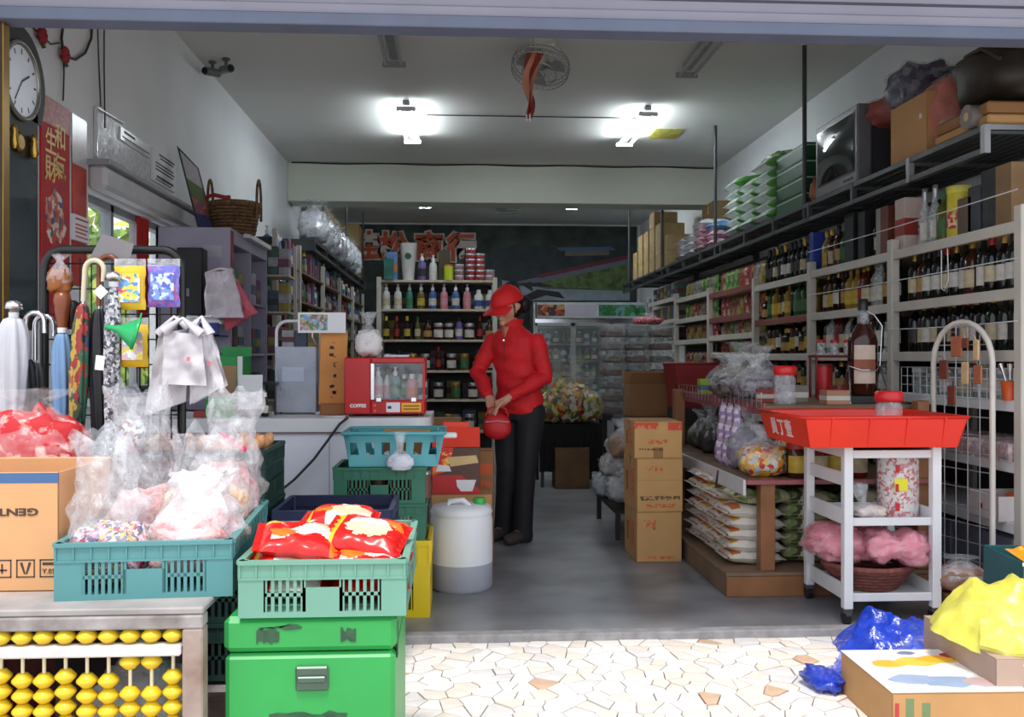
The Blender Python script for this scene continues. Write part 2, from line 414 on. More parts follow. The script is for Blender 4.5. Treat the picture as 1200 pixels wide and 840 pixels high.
def fan(loc, label, tilt, rz):
    t = thing('ceiling_fan', label, 'fan', loc, rz)
    MB().lathe([(.085, 0), (.085, -.03), (.05, -.05), (.02, -.055)], 16).build('mount', cream, t)
    MB().tube([(0, 0, -.05), (0, -.02, -.1), (0, -.05, -.13)], .018, 8).build('arm', cream, t)
    h = bpy.data.objects.new('head', None)
    R = Euler((tilt, 0, 0)).to_matrix(); c = Vector((0, -.06, -.2))
    def tr(p): return R @ Vector(p) + c
    m = MB(); m.lathe([(.0, .09), (.05, .085), (.065, .04), (.06, 0), (0, -.005)], 14)
    m.v = [tuple(tr(v)) for v in m.v]; m.build('motor', cream, t)
    for k in range(3):
        b = MB(); a0 = 2 * PI * k / 3
        b.grid(lambda u, v: tr(((.03 + .145 * u) * math.cos(a0 + (v - .5) * 1.25 * (1 - .2 * u)), (.03 + .145 * u) * math.sin(a0 + (v - .5) * 1.25 * (1 - .2 * u)), -.03 + .03 * (v - .5))), 6, 5)
        b.build('blade', M('fan_blade', (150, 152, 150), .4), t)
    m = MB()
    for (rr_, zz) in ((.205, -.015), (.2, -.055), (.2, .02), (.12, -.078), (.04, -.082)):
        m.tube([tr((rr_ * math.cos(a * PI / 12), rr_ * math.sin(a * PI / 12), zz)) for a in range(24)], .004, 4, closed=True)
    for a in range(32):
        ca, sa = math.cos(a * PI / 16), math.sin(a * PI / 16)
        m.tube([tr((.04 * ca, .04 * sa, -.082)), tr((.12 * ca, .12 * sa, -.078)), tr((.2 * ca, .2 * sa, -.05)), tr((.205 * ca, .205 * sa, -.015)), tr((.2 * ca, .2 * sa, .02)), tr((.07 * ca, .07 * sa, .06))], .0016, 3)
    m.build('cage', M('cage_wire', (146, 150, 144), .4, metal=.4), t)
    bpy.data.objects.remove(h)
pf = atZ(637, 46, ZC)
fan((pf.x, pf.y, ZC), 'cream ceiling fan with round wire cage near the shop front', math.radians(-24), math.radians(-25))
pf2 = atY(593, 240, 12.6)
fan((pf2.x, pf2.y, ZC), 'cream ceiling fan in the back bay beyond the beam', math.radians(-10), 0.2)
# twisted red and tan paper streamer under the fan
b = MB(); pa = atY(626, 62, pf.y - .22); pb = atY(619, 139, pf.y - .22); h = pa.z - pb.z
stream = thing('paper_streamer', 'twisted red and tan foil streamer hanging under the near ceiling fan', 'streamer', (pb.x, pb.y, pb.z))
for nm, ph, mt in (('strip', 0, M('streamer_red', (140, 52, 44), .35)), ('strip', 1.3, M('streamer_tan', (196, 134, 110), .3))):
    MB().grid(lambda u, v: ((u - .5) * .12 * (.4 + .6 * v) * math.cos(3.2 * v + ph) + .035 * v + .018 * math.sin(v * 7 + ph), (u - .5) * .07 * math.sin(3.2 * v + ph), h * v + .02 * ph), 4, 24).build(nm, mt, stream)
MB().cyl((.035, 0, h), (.035, .0, h + .12), .002, n=4).build('string', black_m, stream)
for dx in (-.012, .012): MB().cyl((dx, 0, -.02), (dx, 0, .03), .006, n=6).build('tip', white_pl, stream)
# surface cables
cab = M('dark_cable', (48, 46, 46), .6)
def cable(name, pts, r, label, mat=cab): return tag(MB().tube(pts, r, 5).build(name, mat), label, 'cable')
cable('beam_cable', [(x, 10.87, ZC - .012 + .006 * math.sin(x * 6)) for x in [XL + .05 + (XR - XL - .1) * k / 24 for k in range(25)]], .009, 'dark cable along the top of the white ceiling beam')
pc0, pc1 = atZ(500, 134, ZC), atZ(748, 138, ZC)
cable('ceiling_cable', [(pc0.x + (pc1.x - pc0.x) * k / 10, pc0.y, ZC - .006) for k in range(11)], .005, 'thin grey cable across the ceiling between the two lit lights')
ps = atZ(780, 157, ZC - .003)
tag(MB().bx(ps.x - .14, ps.x + .14, ps.y - .2, ps.y + .2, ZC - .006, ZC).build('sticker', PRINT('yellow_sticker', [(206, 196, 60), (170, 170, 70), (190, 180, 90)], 14)), 'faded yellow sheet stuck to the ceiling beside the lit light', 'sheet')
# security cameras at the left wall top
def cctv(px, py, label, rz, dx):
    p = atX(px, py, XL + dx); t = thing('security_camera', label, 'camera', (p.x, p.y, ZC - .085), rz)
    MB().lathe([(.03, .085), (.03, .07), (.012, .065), (.012, .02)], 10).build('bracket', M('camera_grey', (92, 92, 96), .4), t)
    MB().tube([(0, .06, .01), (0, -.07, -.005)], .032, 12).build('body', M('camera_grey2', (110, 110, 114), .35), t)
    MB().tube([(0, -.07, -.005), (0, -.085, -.007)], [.026, .022], 12).build('lens', black_m, t)
cctv(249, 90, 'dark security camera at the left wall top, left one', -.6, .09)
cctv(265, 93, 'dark security camera at the left wall top, right one', .7, .21)

# ------------------------------------------------------------------ printed mural on the back wall
YM = YB - .012
mur = thing('mural', 'dark printed landscape mural with shop name across the back wall', 'mural', (0, YM, 0))
def mpoly(name, px, mat, dz):
    MB().prism([(q.x, -dz * .0012, q.z) for q in (atY(x, y, YM) for x, y in px)], (0, .001, 0)).build(name, mat, mur)
a_, b_ = atY(345, 262, YM), atY(795, 420, YM)
MB().bx(XL + .05, XR - .05, 0, .01, b_.z - .5, ZC - .03).build('print_sheet', M('mural_forest', (34, 48, 44), .6, var=.6, vs=3.0, rgb2=(72, 88, 78), det=8), mur)
mpoly('print', [(560, 300), (610, 285), (660, 292), (740, 280), (740, 318), (600, 335), (560, 325)], M('mural_slope', (46, 56, 62), .6, var=.5, vs=4, det=8), 1)
mpoly('print', [(596, 333), (738, 308), (738, 344), (690, 338), (640, 337)], M('mural_meadow', (62, 92, 46), .6, var=.5, vs=7, rgb2=(120, 146, 84), det=8), 2)
mpoly('print', [(590, 333), (738, 303), (738, 309), (592, 339)], M('mural_road', (110, 112, 132), .5), 3)
mpoly('print', [(630, 322), (738, 298), (738, 303), (632, 326)], M('mural_rail', (112, 44, 60), .5), 4)
mpoly('print', [(652, 290), (716, 289), (722, 293), (656, 294)], M('mural_roof', (70, 104, 150), .5), 4)
mpoly('print', [(662, 294), (714, 293), (714, 299), (662, 300)], M('mural_house', (110, 104, 92), .5), 3)
mpoly('print', [(588, 328), (640, 338), (738, 341), (738, 352), (590, 352)], M('mural_river', (150, 164, 176), .5, var=.2, vs=5), 3)
for k, q in enumerate([[(592, 331), (605, 329), (612, 345), (603, 340)], [(610, 333), (622, 330), (625, 342)], [(612, 348), (630, 339), (655, 342), (662, 350), (640, 346), (622, 352)], [(588, 342), (600, 338), (610, 352), (592, 352)], [(604, 332), (632, 331), (650, 336), (626, 336)]]):
    mpoly('print', q, M('mural_black', (16, 20, 26), .5), 5 + k % 2)
s_or, s_wh = M('sign_orange', (206, 84, 46), .5), M('sign_white', (214, 206, 196), .5)
for ch, px, py in (('佳', 428, 290), ('松', 461, 291), ('商', 503, 291), ('行', 540, 292)):
    q = atY(px, py, YM)
    text(ch, .48, mur, (q.x, -.016, q.z), (PI / 2, 0, 0), s_wh, bold=.045, ext=.003)
    text(ch, .48, mur, (q.x, -.024, q.z), (PI / 2, 0, 0), s_or, bold=.016, ext=.003)
# ================================================================== builders for things that repeat
def panel_bars(mb, L, h, t, slots=5, handle=True, groups=((.16, .38), (.62, .84)), m=0):
    """slotted crate side in local x (length, centred) / z, thickness t in y (centred on y=0)"""
    def r(x0, x1, z0, z1, tt=t): mb.bx(-L / 2 + x0 * L, -L / 2 + x1 * L, -tt / 2, tt / 2, z0 * h, z1 * h, m=m)
    r(0, 1, 0, .1); r(0, 1, .70, .93); r(0, 1, .93, 1, t * 3.0); r(0, 1, .66, .70, t * 1.8)
    r(0, groups[0][0], .1, .70); r(groups[-1][1], 1, .1, .70)
    prev = groups[0][1]
    for (a, b) in groups:
        r(a, b, .37, .43)
        for k in range(slots + 1):
            x = a + (b - a) * k / slots; r(x - .010, x + .010, .1, .70)
    for g0, g1 in zip(groups[:-1], groups[1:]):
        a, b = g0[1], g1[0]
        if handle: r(a, b, .1, .52); r(a, a + .02, .1, .7); r(b - .02, b, .1, .7)
        else: r(a, b, .1, .7)
    for k in range(11):
        x = k / 10 * .98 + .01; r(x - .005, x + .005, .70, .95, t * 2.2)
def crate(name, label, cat, w, d, h, mat, loc, rz=0, group=None, slots=5, gap=.0):
    t = thing(name, label, cat, loc, rz, group); th = .006
    MB().bx(-w / 2 + .004, w / 2 - .004, -d / 2 + .004, d / 2 - .004, .004, .014).build('base', mat, t)
    for s in (-1, 1):
        b = MB(); panel_bars(b, w, h, th, slots); b.build('side_panel', mat, t, (0, s * (d / 2 - th / 2), 0))
        b = MB(); panel_bars(b, d - .014, h, th, slots + 1, groups=((.1, .36), (.40, .60), (.64, .9)), handle=False); b.build('end_panel', mat, t, (s * (w / 2 - th / 2), 0, 0), (0, 0, PI / 2))
    for sx in (-1, 1):
        for sy in (-1, 1): MB().cyl((sx * (w / 2 - .012), sy * (d / 2 - .012), 0), (sx * (w / 2 - .012), sy * (d / 2 - .012), h), .012, n=8).build('corner_post', mat, t)
    return t
kraft = M('kraft_cardboard', (188, 142, 92), .8, var=.08, vs=5, bump=.05)
kraft_d = M('kraft_dark', (150, 108, 70), .85, var=.1, vs=5)
tape_m = M('brown_tape', (170, 128, 80), .3, var=.05)
def carton(name, label, cat, w, d, h, mat, loc, rz=0, group=None, open_=False, tape=True, marks=None, side_marks=None, flap=.5, flaps=(-1, 1)):
    """cardboard box: four walls, base, lid flaps; marks = [(x0,x1,z0,z1,mat)] printed on the front as fractions"""
    t = thing(name, label, cat, loc, rz, group); th = .004
    b = MB()
    b.bx(-w / 2, w / 2, -d / 2, -d / 2 + th, 0, h, b=.0015); b.bx(-w / 2, w / 2, d / 2 - th, d / 2, 0, h, b=.0015)
    b.bx(-w / 2, -w / 2 + th, -d / 2, d / 2, 0, h, b=.0015); b.bx(w / 2 - th, w / 2, -d / 2, d / 2, 0, h, b=.0015); b.bx(-w / 2, w / 2, -d / 2, d / 2, 0, th)
    b.build('body', mat, t)
    if open_:
        fl = d * flap
        for s in flaps:
            a = math.radians(open_ if open_ is not True else 55)
            MB().box((0, s * (d / 2 + math.cos(a) * fl / 2), h + math.sin(a) * fl / 2), (w, fl, th), (s * a, 0, 0)).build('flap', mat, t)
    else:
        for s in (-1, 1): MB().bx(-w / 2, w / 2, s * .001, s * d / 2, h, h + th, b=.001).build('flap', mat, t)
        if tape:
            MB().bx(-w / 2 - .001, w / 2 + .001, -.024, .024, h + th, h + th + .001).build('tape', tape_m, t)
            for s in (-1, 1): MB().bx(s * w / 2 - .0006, s * w / 2 + .0006, -.024, .024, h * .82, h + th).build('tape', tape_m, t)
    for (x0, x1, z0, z1, mt) in (marks or []):
        MB().bx(-w / 2 + x0 * w, -w / 2 + x1 * w, -d / 2 - .0008, -d / 2, z0 * h, z1 * h).build('print', mt, t)
    for (y0, y1, z0, z1, mt) in (side_marks or []):
        MB().bx(-w / 2 - .0008, -w / 2, -d / 2 + y0 * d, -d / 2 + y1 * d, z0 * h, z1 * h).build('print', mt, t)
    return t
def blob(mb, c, r, seed, amp=.18, fr=2.0, nu=20, nv=12, sq=.75, m=0, flat=True):
    c = Vector(c)
    def sp(x, e): return math.copysign(abs(x) ** e, x)
    def fn(u, v):
        a = 2 * PI * u; b = -PI / 2 + PI * v
        d = Vector((sp(math.cos(a), sq) * sp(math.cos(b), sq), sp(math.sin(a), sq) * sp(math.cos(b), sq), sp(math.sin(b), sq)))
        k = 1 + amp * fbm(d * fr, 1.0, seed)
        p = Vector((d.x * r[0] * k, d.y * r[1] * k, d.z * r[2] * k))
        if flat: p.z = max(p.z, -r[2] * .96)
        return c + p
    return mb.grid(fn, nu, nv, m, True, True)
def film_bag(mb, c, r, seed, neck=.35, amp=.16, nu=30, nv=22, lean=(0, 0), m=0, flare=.45, pinch=.22):
    """gathered plastic bag round a content blob: belly, pinched neck, flared crinkled mouth"""
    c = Vector(c); H = r[2] * 2
    def fn(u, v):
        a = 2 * PI * u
        if v < .68:
            q = v / .68; rad = math.sin(min(1, q * 1.6) * PI / 2) ** .6 * (1 - (1 - pinch) * max(0, (q - .55) / .45) ** 1.4)
            z = H * (q ** 1.1)
        else:
            q = (v - .68) / .32; rad = pinch + flare * q ** 1.2; z = H * (1 + neck * q)
        cr = 1 + amp * noise.noise(Vector((math.cos(a) * 3.1, math.sin(a) * 3.1, v * 6 + seed))) + amp * .7 * noise.noise(Vector((math.cos(a) * 8, math.sin(a) * 8, v * 9 + seed * 2)))
        return c + Vector((math.cos(a) * r[0] * rad * cr + lean[0] * v * v, math.sin(a) * r[1] * rad * cr + lean[1] * v * v, z - r[2] + (.12 * r[2] * noise.noise(Vector((a * 2, seed, 1))) * (3.5 if pinch > .4 else 1) if v > .6 else 0)))
    return mb.grid(fn, nu, nv, m, True, True)
def pillow(mb, w, d, t, seed=0, nu=14, nv=10, crimp=.06, c=(0, 0, 0), amp=.25, m=0, paint=None):
    """filled pillow pack lying flat: crimped ends in x"""
    c = Vector(c)
    for s in (1, -1):
        def fn(u, v):
            x, y = 2 * u - 1, 2 * v - 1
            e = max(0, 1 - (abs(x) / (1 - crimp)) ** 4) ** .5 if abs(x) < 1 - crimp else 0
            th = t / 2 * e * max(0, 1 - abs(y) ** 3.5) ** .55
            th *= 1 + amp * fbm((x * 1.6, y * 1.6, s), 1.0, seed)
            yy = y * (1 - .06 * e * (1 - abs(x))) + (.03 * math.sin(x * 9 + seed) * (1 if abs(y) > .8 else 0))
            return c + Vector((x * w / 2, yy * d / 2, t / 2 + s * th + (.004 * math.sin(y * 22) if e == 0 else 0)))
        k0 = len(mb.f); mb.grid(fn, nu, nv, m)
        for i in range(k0, len(mb.f)):
            if s < 0: mb.f[i] = tuple(reversed(mb.f[i]))
            if paint: mb.mi[i] = paint(((i - k0) % nu + .5) / nu, ((i - k0) // nu + .5) / nv, s)
    return mb
def sheet(mb, p00, p10, p11, p01, nu=12, nv=12, wav=.01, seed=0, th=.0, m=0, fr=3.0):
    """wavy cloth or paper sheet between four corners"""
    a, b, c, d = map(Vector, (p00, p10, p11, p01)); nrm = (b - a).cross(d - a).normalized()
    def fn(u, v):
        p = a * (1 - u) * (1 - v) + b * u * (1 - v) + c * u * v + d * (1 - u) * v
        return p + nrm * wav * fbm((u * fr, v * fr, seed), 1.0, seed) * 1.6
    return mb.grid(fn, nu, nv, m)

# ---- bottles: profile (radius, height), label band, cap
label_ms = {'cream': M('label_cream', (186, 172, 142), .6, var=.2, vs=30), 'white': M('label_white', (200, 196, 188), .6, var=.15, vs=30),
            'red': M('label_red', (150, 36, 34), .55, var=.15, vs=30), 'gold': M('label_gold', (170, 134, 66), .4, var=.2, vs=30),
            'yellow': M('label_yellow', (186, 156, 50), .5, var=.15, vs=30), 'green': M('label_green', (56, 104, 60), .5, var=.2, vs=30),
            'blue': M('label_blue', (50, 76, 140), .5, var=.2, vs=30), 'pink': M('label_pink', (206, 140, 150), .5, var=.15, vs=30),
            'dark': M('label_dark', (48, 40, 38), .5, var=.3, vs=30), 'orange': M('label_orange', (206, 110, 44), .5, var=.15, vs=30)}
glass_ms = {'dark': M('dark_green_glass', (20, 26, 20), .08, var=.2), 'brown': M('amber_glass', (58, 30, 14), .08, var=.2), 'black': M('black_glass', (12, 12, 14), .08, var=.2),
            'green': M('green_glass', (40, 78, 44), .1, var=.2), 'clear': FILM('clear_glass', (214, 224, 222), .34, .06, 0.0), 'white': M('white_ceramic', (206, 206, 204), .3),
            'yellow': M('yellow_liquid', (140, 116, 40), .15), 'red': M('red_liquid', (120, 24, 22), .15), 'blue': M('blue_plastic_bottle', (60, 96, 160), .3),
            'pink': M('pink_plastic_bottle', (200, 130, 140), .35), 'teal': M('teal_plastic_bottle', (50, 120, 116), .3), 'violet': M('violet_plastic_bottle', (104, 88, 150), .3), 'olive': M('olive_liquid', (92, 92, 40), .2)}
cap_ms = {'red': M('cap_red', (176, 34, 34), .4), 'gold': M('cap_gold', (176, 140, 70), .35, metal=.6), 'black': black_m, 'white': white_pl, 'green': M('cap_green', (44, 112, 58), .4), 'silver': M('cap_silver', (176, 178, 182), .3, metal=.7), 'blue': M('cap_blue', (44, 72, 150), .4), 'yellow': M('cap_yellow', (220, 200, 50), .4)}
SHAPES = {  # h, body profile (fractions of r / h), neck top fraction
    'wine': (.30, .038, [(.9, 0), (1, .03), (1, .60), (.82, .68), (.42, .76), (.36, .80), (.36, .93), (.42, .935), (.42, .97), (.38, 1)]),
    'spirit': (.28, .042, [(.9, 0), (1, .03), (1, .66), (.7, .75), (.38, .8), (.36, .93), (.4, .94), (.4, 1)]),
    'sauce': (.24, .034, [(.9, 0), (1, .03), (1, .5), (.6, .7), (.34, .85), (.4, .88), (.4, .99)]),
    'squat': (.20, .050, [(.9, 0), (1, .05), (1, .7), (.55, .84), (.42, .88), (.42, .99)]),
    'jar': (.15, .045, [(.9, 0), (1, .06), (1, .78), (.86, .86), (.86, .92)]),
    'shampoo': (.24, .042, [(.95, 0), (1, .03), (.96, .6), (.8, .76), (.4, .8), (.4, .86)]),
    'tall': (.34, .036, [(.9, 0), (1, .02), (1, .52), (.7, .66), (.4, .74), (.36, .93), (.42, .94), (.42, 1)])}
_BP = {}
def bottle(kind, glass, label, cap, loc, text_label, group=None, rz=0.0, cat='bottle', sc_=1.0):
    key = (kind, glass, label, cap)
    if key not in _BP:
        def mk():
            h, r, pr = SHAPES[kind]
            nm = {'jar': 'glass_jar', 'shampoo': 'plastic_bottle', 'sauce': 'sauce_bottle', 'wine': 'wine_bottle', 'tall': 'wine_bottle'}.get(kind, 'liquor_bottle')
            t = thing(nm, 'x', cat)
            prof = [(a * r, b * h) for a, b in pr]
            MB().lathe(prof, 12).build('body', glass_ms[glass], t)
            if label:
                z0, z1 = {'wine': (.2, .46), 'tall': (.14, .42), 'jar': (.15, .62)}.get(kind, (.16, .48))
                MB().grid(lambda u, v: (r * 1.014 * math.sin((u - .5) * 2.5), -r * 1.014 * math.cos((u - .5) * 2.5), (z0 + (z1 - z0) * v) * h), 8, 1).build('label', label_ms[label], t)
            zt = pr[-1][1] * h; rt = pr[-1][0] * r
            if kind == 'jar': MB().lathe([(r * .95, .80 * h), (r * .97, .82 * h), (r * .97, 1.0 * h), (r * .9, 1.02 * h)], 14).build('lid', cap_ms[cap], t)
            elif kind in ('wine', 'tall'): MB().lathe([(r * .40, .80 * h), (r * .44, .93 * h), (r * .46, 1.0 * h), (r * .3, 1.008 * h)], 10).build('capsule', cap_ms[cap], t)
            elif kind == 'shampoo': MB().lathe([(r * .44, .82 * h), (r * .46, .96 * h), (r * .2, .98 * h), (r * .2, 1.08 * h), (r * .35, 1.09 * h), (r * .35, 1.12 * h)], 10).build('cap', cap_ms[cap], t)
            else: MB().lathe([(rt * 1.12, zt - .035), (rt * 1.16, zt), (rt * .9, zt + .012)], 10).build('cap', cap_ms[cap], t)
            return t
        _BP[key] = Proto(mk)
    return _BP[key](loc, text_label, rz, group, scale=sc_)
_XP = {}
def goods_box(w, d, h, mat, loc, label, group=None, rz=0.0, cat='box', band=None, name='goods_box'):
    """small retail carton with printed band and closure flap"""
    key = (w, d, h, mat.name, band.name if band else '')
    if key not in _XP:
        def mk():
            t = thing(name, 'x', cat)
            MB().bx(-w / 2, w / 2, -d / 2, d / 2, 0, h, b=.002).build('body', mat, t)
            MB().bx(-w / 2 + .002, w / 2 - .002, -d / 2 + .002, d / 2 - .002, h, h + .0015).build('top_flap', mat, t)
            if band:
                b = MB(); b.bx(-w / 2 - .0008, w / 2 + .0008, -d / 2 - .0008, d / 2 + .0008, h * .3, h * .62); b.build('printed_band', band, t)
            return t
        _XP[key] = Proto(mk)
    return _XP[key](loc, label, rz, group)
def tin(r, h, mat, cap, loc, label, group=None, cat='tin', name='tin'):
    key = ('tin', r, h, mat.name, cap.name)
    if key not in _XP:
        def mk():
            t = thing(name, 'x', cat)
            MB().lathe([(r * .98, 0), (r, .004), (r, h - .004), (r * .98, h)], 16).build('body', mat, t)
            MB().lathe([(r * 1.03, h - .014), (r * 1.03, h + .004), (r * .9, h + .005)], 16).build('lid', cap, t)
            return t
        _XP[key] = Proto(mk)
    return _XP[key](loc, label, 0.0, group)
def snack(key, w, d, t, mat, loc, label, rz=0.0, rot=None, group=None, cat='snack pack', name='snack_pack', seed=0, paint=None, n=(10, 8)):
    if key not in _XP:
        def mk():
            b = MB(); pillow(b, w, d, t, seed, n[0], n[1], crimp=.07, paint=paint)
            r = thing(name, 'x', cat); b.build('pouch', mat, r)
            for s in (-1, 1): MB().bx(s * w / 2 - .012, s * w / 2 + .004, -d / 2 * .98, d / 2 * .98, t / 2 - .001, t / 2 + .001).build('seal', mat[0] if isinstance(mat, list) else mat, r)
            return r
        _XP[key] = Proto(mk)
    return _XP[key](loc, label, rz, group, rot=rot)
clear_film = FILM('clear_bag_film', (240, 242, 248), .24, .12, .9, 26)
soft_film = FILM('milky_bag_film', (240, 240, 246), .5, .2, .7, 22)
def clear_bag(name, label, cat, loc, r, content, seed, neck=.35, lean=(0, 0), film=None, rz=0, group=None, fill=.8, amp=.16, camp=.22, flare=.45, cfr=2.4, pinch=.22):
    t = thing(name, label, cat, loc, rz, group)
    b = MB(); blob(b, (0, 0, r[2] * fill), (r[0] * .93, r[1] * .93, r[2] * fill), seed, camp, cfr, 24, 14); b.build('contents', content, t)
    b = MB(); film_bag(b, (0, 0, r[2]), r, seed, neck, amp, lean=lean, flare=flare, pinch=pinch); b.build('bag', film or clear_film, t)
    return t
# ================================================================== left foreground, on the pavement
TZ = .565
wood_worn = M('worn_grey_wood', (132, 118, 112), .85, var=.35, vs=7, rgb2=(196, 190, 190), det=8, bump=.3, bs=30, lo=.4, hi=.75)
wood_side = M('worn_brown_wood', (140, 106, 86), .85, var=.3, vs=7, rgb2=(176, 158, 150), det=8, bump=.3, bs=30)
white_paint = M('chipped_white_paint', (214, 208, 206), .6, var=.12, vs=16)
yellow_bead = M('yellow_lacquer', (222, 184, 28), .3, var=.06, rgb2=(230, 196, 44))
xr = atY(240, 760, 2.30).x
ab = thing('abacus_table', 'worn wooden table whose front is a giant abacus with yellow beads', 'table', (xr - .6, 2.30, PAVE_Z))
Z0 = PAVE_Z
def abx(x0, x1, y0, y1, z0, z1, nm, mt, b=.004): return MB().bx(x0 - (xr - .6), x1 - (xr - .6), y0 - 2.30, y1 - 2.30, z0 - Z0, z1 - Z0, b=b).build(nm, mt, ab)
abx(xr - 1.25, xr, 2.285, 3.02, TZ - .018, TZ, 'table_top', M('pale_table_top', (158, 152, 150), .7, var=.2, vs=8))
abx(xr - 1.25, xr, 2.278, 2.33, TZ - .05, TZ - .018, 'frame_rail', wood_worn)
abx(xr - .048, xr, 2.278, 2.33, PAVE_Z + .02, TZ - .05, 'frame_stile', wood_side)
abx(xr - 1.25, xr - 1.2, 2.278, 2.33, PAVE_Z + .02, TZ - .05, 'frame_stile', wood_side)
abx(xr - 1.2, xr - .048, 2.278, 2.33, .13, .18, 'frame_rail', wood_worn)
for yy in (2.97,):
    for xx in (xr - .04, xr - 1.23): abx(xx - .02, xx + .03, yy, yy + .05, PAVE_Z, TZ - .022, 'leg', wood_side)
for xx in (xr - .04, xr - 1.23): abx(xx - .01, xx + .03, 2.28, 2.33, PAVE_Z, PAVE_Z + .02, 'leg', wood_side)
zb = atY(100, 762, 2.29).z
abx(xr - 1.2, xr - .05, 2.272, 2.31, zb - .013, zb + .013, 'divider_bar', white_paint)
rod_me = MB().cyl((0, 0, .18), (0, 0, TZ - .05), .0045, n=6).mesh('rod', M('pale_bamboo', (226, 214, 178), .5))
bead_me = MB().lathe([(.005, -.0175), (.012, -.0165), (.0245, -.003), (.0245, .003), (.012, .0165), (.005, .0175)], 14).mesh('bead', yellow_bead)
ups = {6: 1, 7: 1}
for k in range(14):
    px = 203 - k * 25.2
    xx = atY(px, 750, 2.30).x
    lx = xx - (xr - .6)
    obj('rod', rod_me, ab, (lx, 0, -Z0))
    zs = [zb + .013 + .0185]
    n_up = {1: 1, 2: 1}.get(k, 0)
    for q in range(n_up): zs.append(zb - .013 - .0185 - q * .036)
    base = .18 + .0185
    tot = 5 - n_up
    ztop = atY(px, 797 if n_up == 0 else 812, 2.30).z
    if k in (0, 5, 8): ztop = atY(px, 792, 2.30).z
    for q in range(tot): zs.append(ztop - q * .0365)
    for z in zs: obj('bead', bead_me, ab, (lx, 0, z - Z0))
# dim things on the shelf behind the beads
abx(xr - 1.2, xr - .05, 2.35, 2.98, .10, .12, 'lower_shelf', wood_side)
carton('storage_carton', 'dark red carton on the lower shelf behind the abacus beads', 'box', .35, .3, .28, M('dark_red_card', (104, 30, 34), .7), (xr - .72, 2.62, .12))
clear_bag('shopping_bag', 'white plastic bag stuffed under the abacus table', 'bag', (xr - .24, 2.58, .12), (.13, .13, .13), M('white_stuff', (214, 214, 220), .7), 31, .25)
carton('storage_carton', 'black carton on the shelf behind the leftmost abacus beads', 'box', .3, .3, .26, M('black_card', (38, 34, 36), .7), (xr - 1.05, 2.62, .12))

# cardboard box with upside-down printing
pr_dk = M('print_dark', (70, 54, 46), .7); pr_bl = M('print_blue', (70, 104, 150), .7)
pbx = atZ(80, 694, TZ)
gb = carton('cardboard_box', 'open tan cardboard box with upside-down GENT print on the abacus table', 'box', .46, .36, .305, M('tan_cardboard', (214, 160, 112), .75, var=.05), (pbx.x - .258, pbx.y + .19, TZ), open_=-25, tape=False, flaps=(1,),
            marks=[(0, 1, .91, .995, pr_bl)], flap=.42)
text('GENT', .026, gb, (.128, -.1812, .205), (PI / 2, PI, 0), pr_dk, bold=.0006, sx=1.55)
MB().box((-.27, 0, .34), (.13, .34, .004), (0, math.radians(35), 0)).build('flap', _MC['tan_cardboard'], gb)
for k, x in enumerate((.09, .148, .206)):
    f = MB(); s = .023
    for (a, b_, c_, d_) in ((-s, s, -s, -s + .003), (-s, s, s - .003, s), (-s, -s + .003, -s, s), (s - .003, s, -s, s)): f.bx(a, b_, -.001, 0, c_, d_)
    if k == 0: f.bx(-.002, .002, -.001, 0, -.012, .012); f.bx(-.012, .012, -.001, 0, -.006, -.002)
    elif k == 1: f.prism([(-.014, 0, .014), (-.008, 0, .016), (0, 0, -.014), (-.004, 0, -.014)], (0, -.001, 0)); f.prism([(.014, 0, .014), (.008, 0, .016), (0, 0, -.014), (.004, 0, -.014)], (0, -.001, 0))
    else: f.bx(-.016, .016, -.001, 0, .008, .015)
    ic = f.build('handling_symbol', pr_dk, gb, (x, -.18, .06))
    if k == 2: text('Y.05', .018, gb, (x, -.1812, .052), (PI / 2, 0, 0), pr_dk)
# red bags behind the box
red_pat = M('red_patterned_cloth', (196, 30, 40), .7, var=.1, vs=26, rgb2=(232, 190, 184), det=6, lo=.52, hi=.66)
prb = atY(22, 500, 3.0)
t = thing('red_cloth_bag', 'red and white patterned bag standing behind the tan cardboard box', 'bag', (prb.x - .02, 3.12, TZ + .12))
b = MB(); blob(b, (0, 0, .15), (.18, .10, .15), 3, .16, 2.2, 26, 16, sq=.7); b.build('body', red_pat, t)
b = MB(); b.tube([(.02, -.02, .27), (.03, -.02, .31), (.04, -.02, .325), (.05, -.02, .31), (.06, -.02, .27)], .012, 8); b.build('loop', red_pat, t)
b = MB(); film_bag(b, (0, 0, .17), (.21, .12, .17), 9, .1, .14); b.build('wrapper', FILM('thin_wrap', (240, 242, 246), .12, .12, .7), t)
MB().bx(-.22, .22, -.1, .1, -.12, -.005, b=.004).build('tray', kraft, t)
p = atY(52, 560, 2.88)
clear_bag('candy_bag', 'small clear bag of red sweets behind the tan box corner', 'bag', (p.x, 2.90, TZ), (.09, .08, .11), PRINT('red_sweets', [(190, 40, 60), (150, 30, 46), (220, 160, 170), (206, 70, 80)], 60), 4, .35)

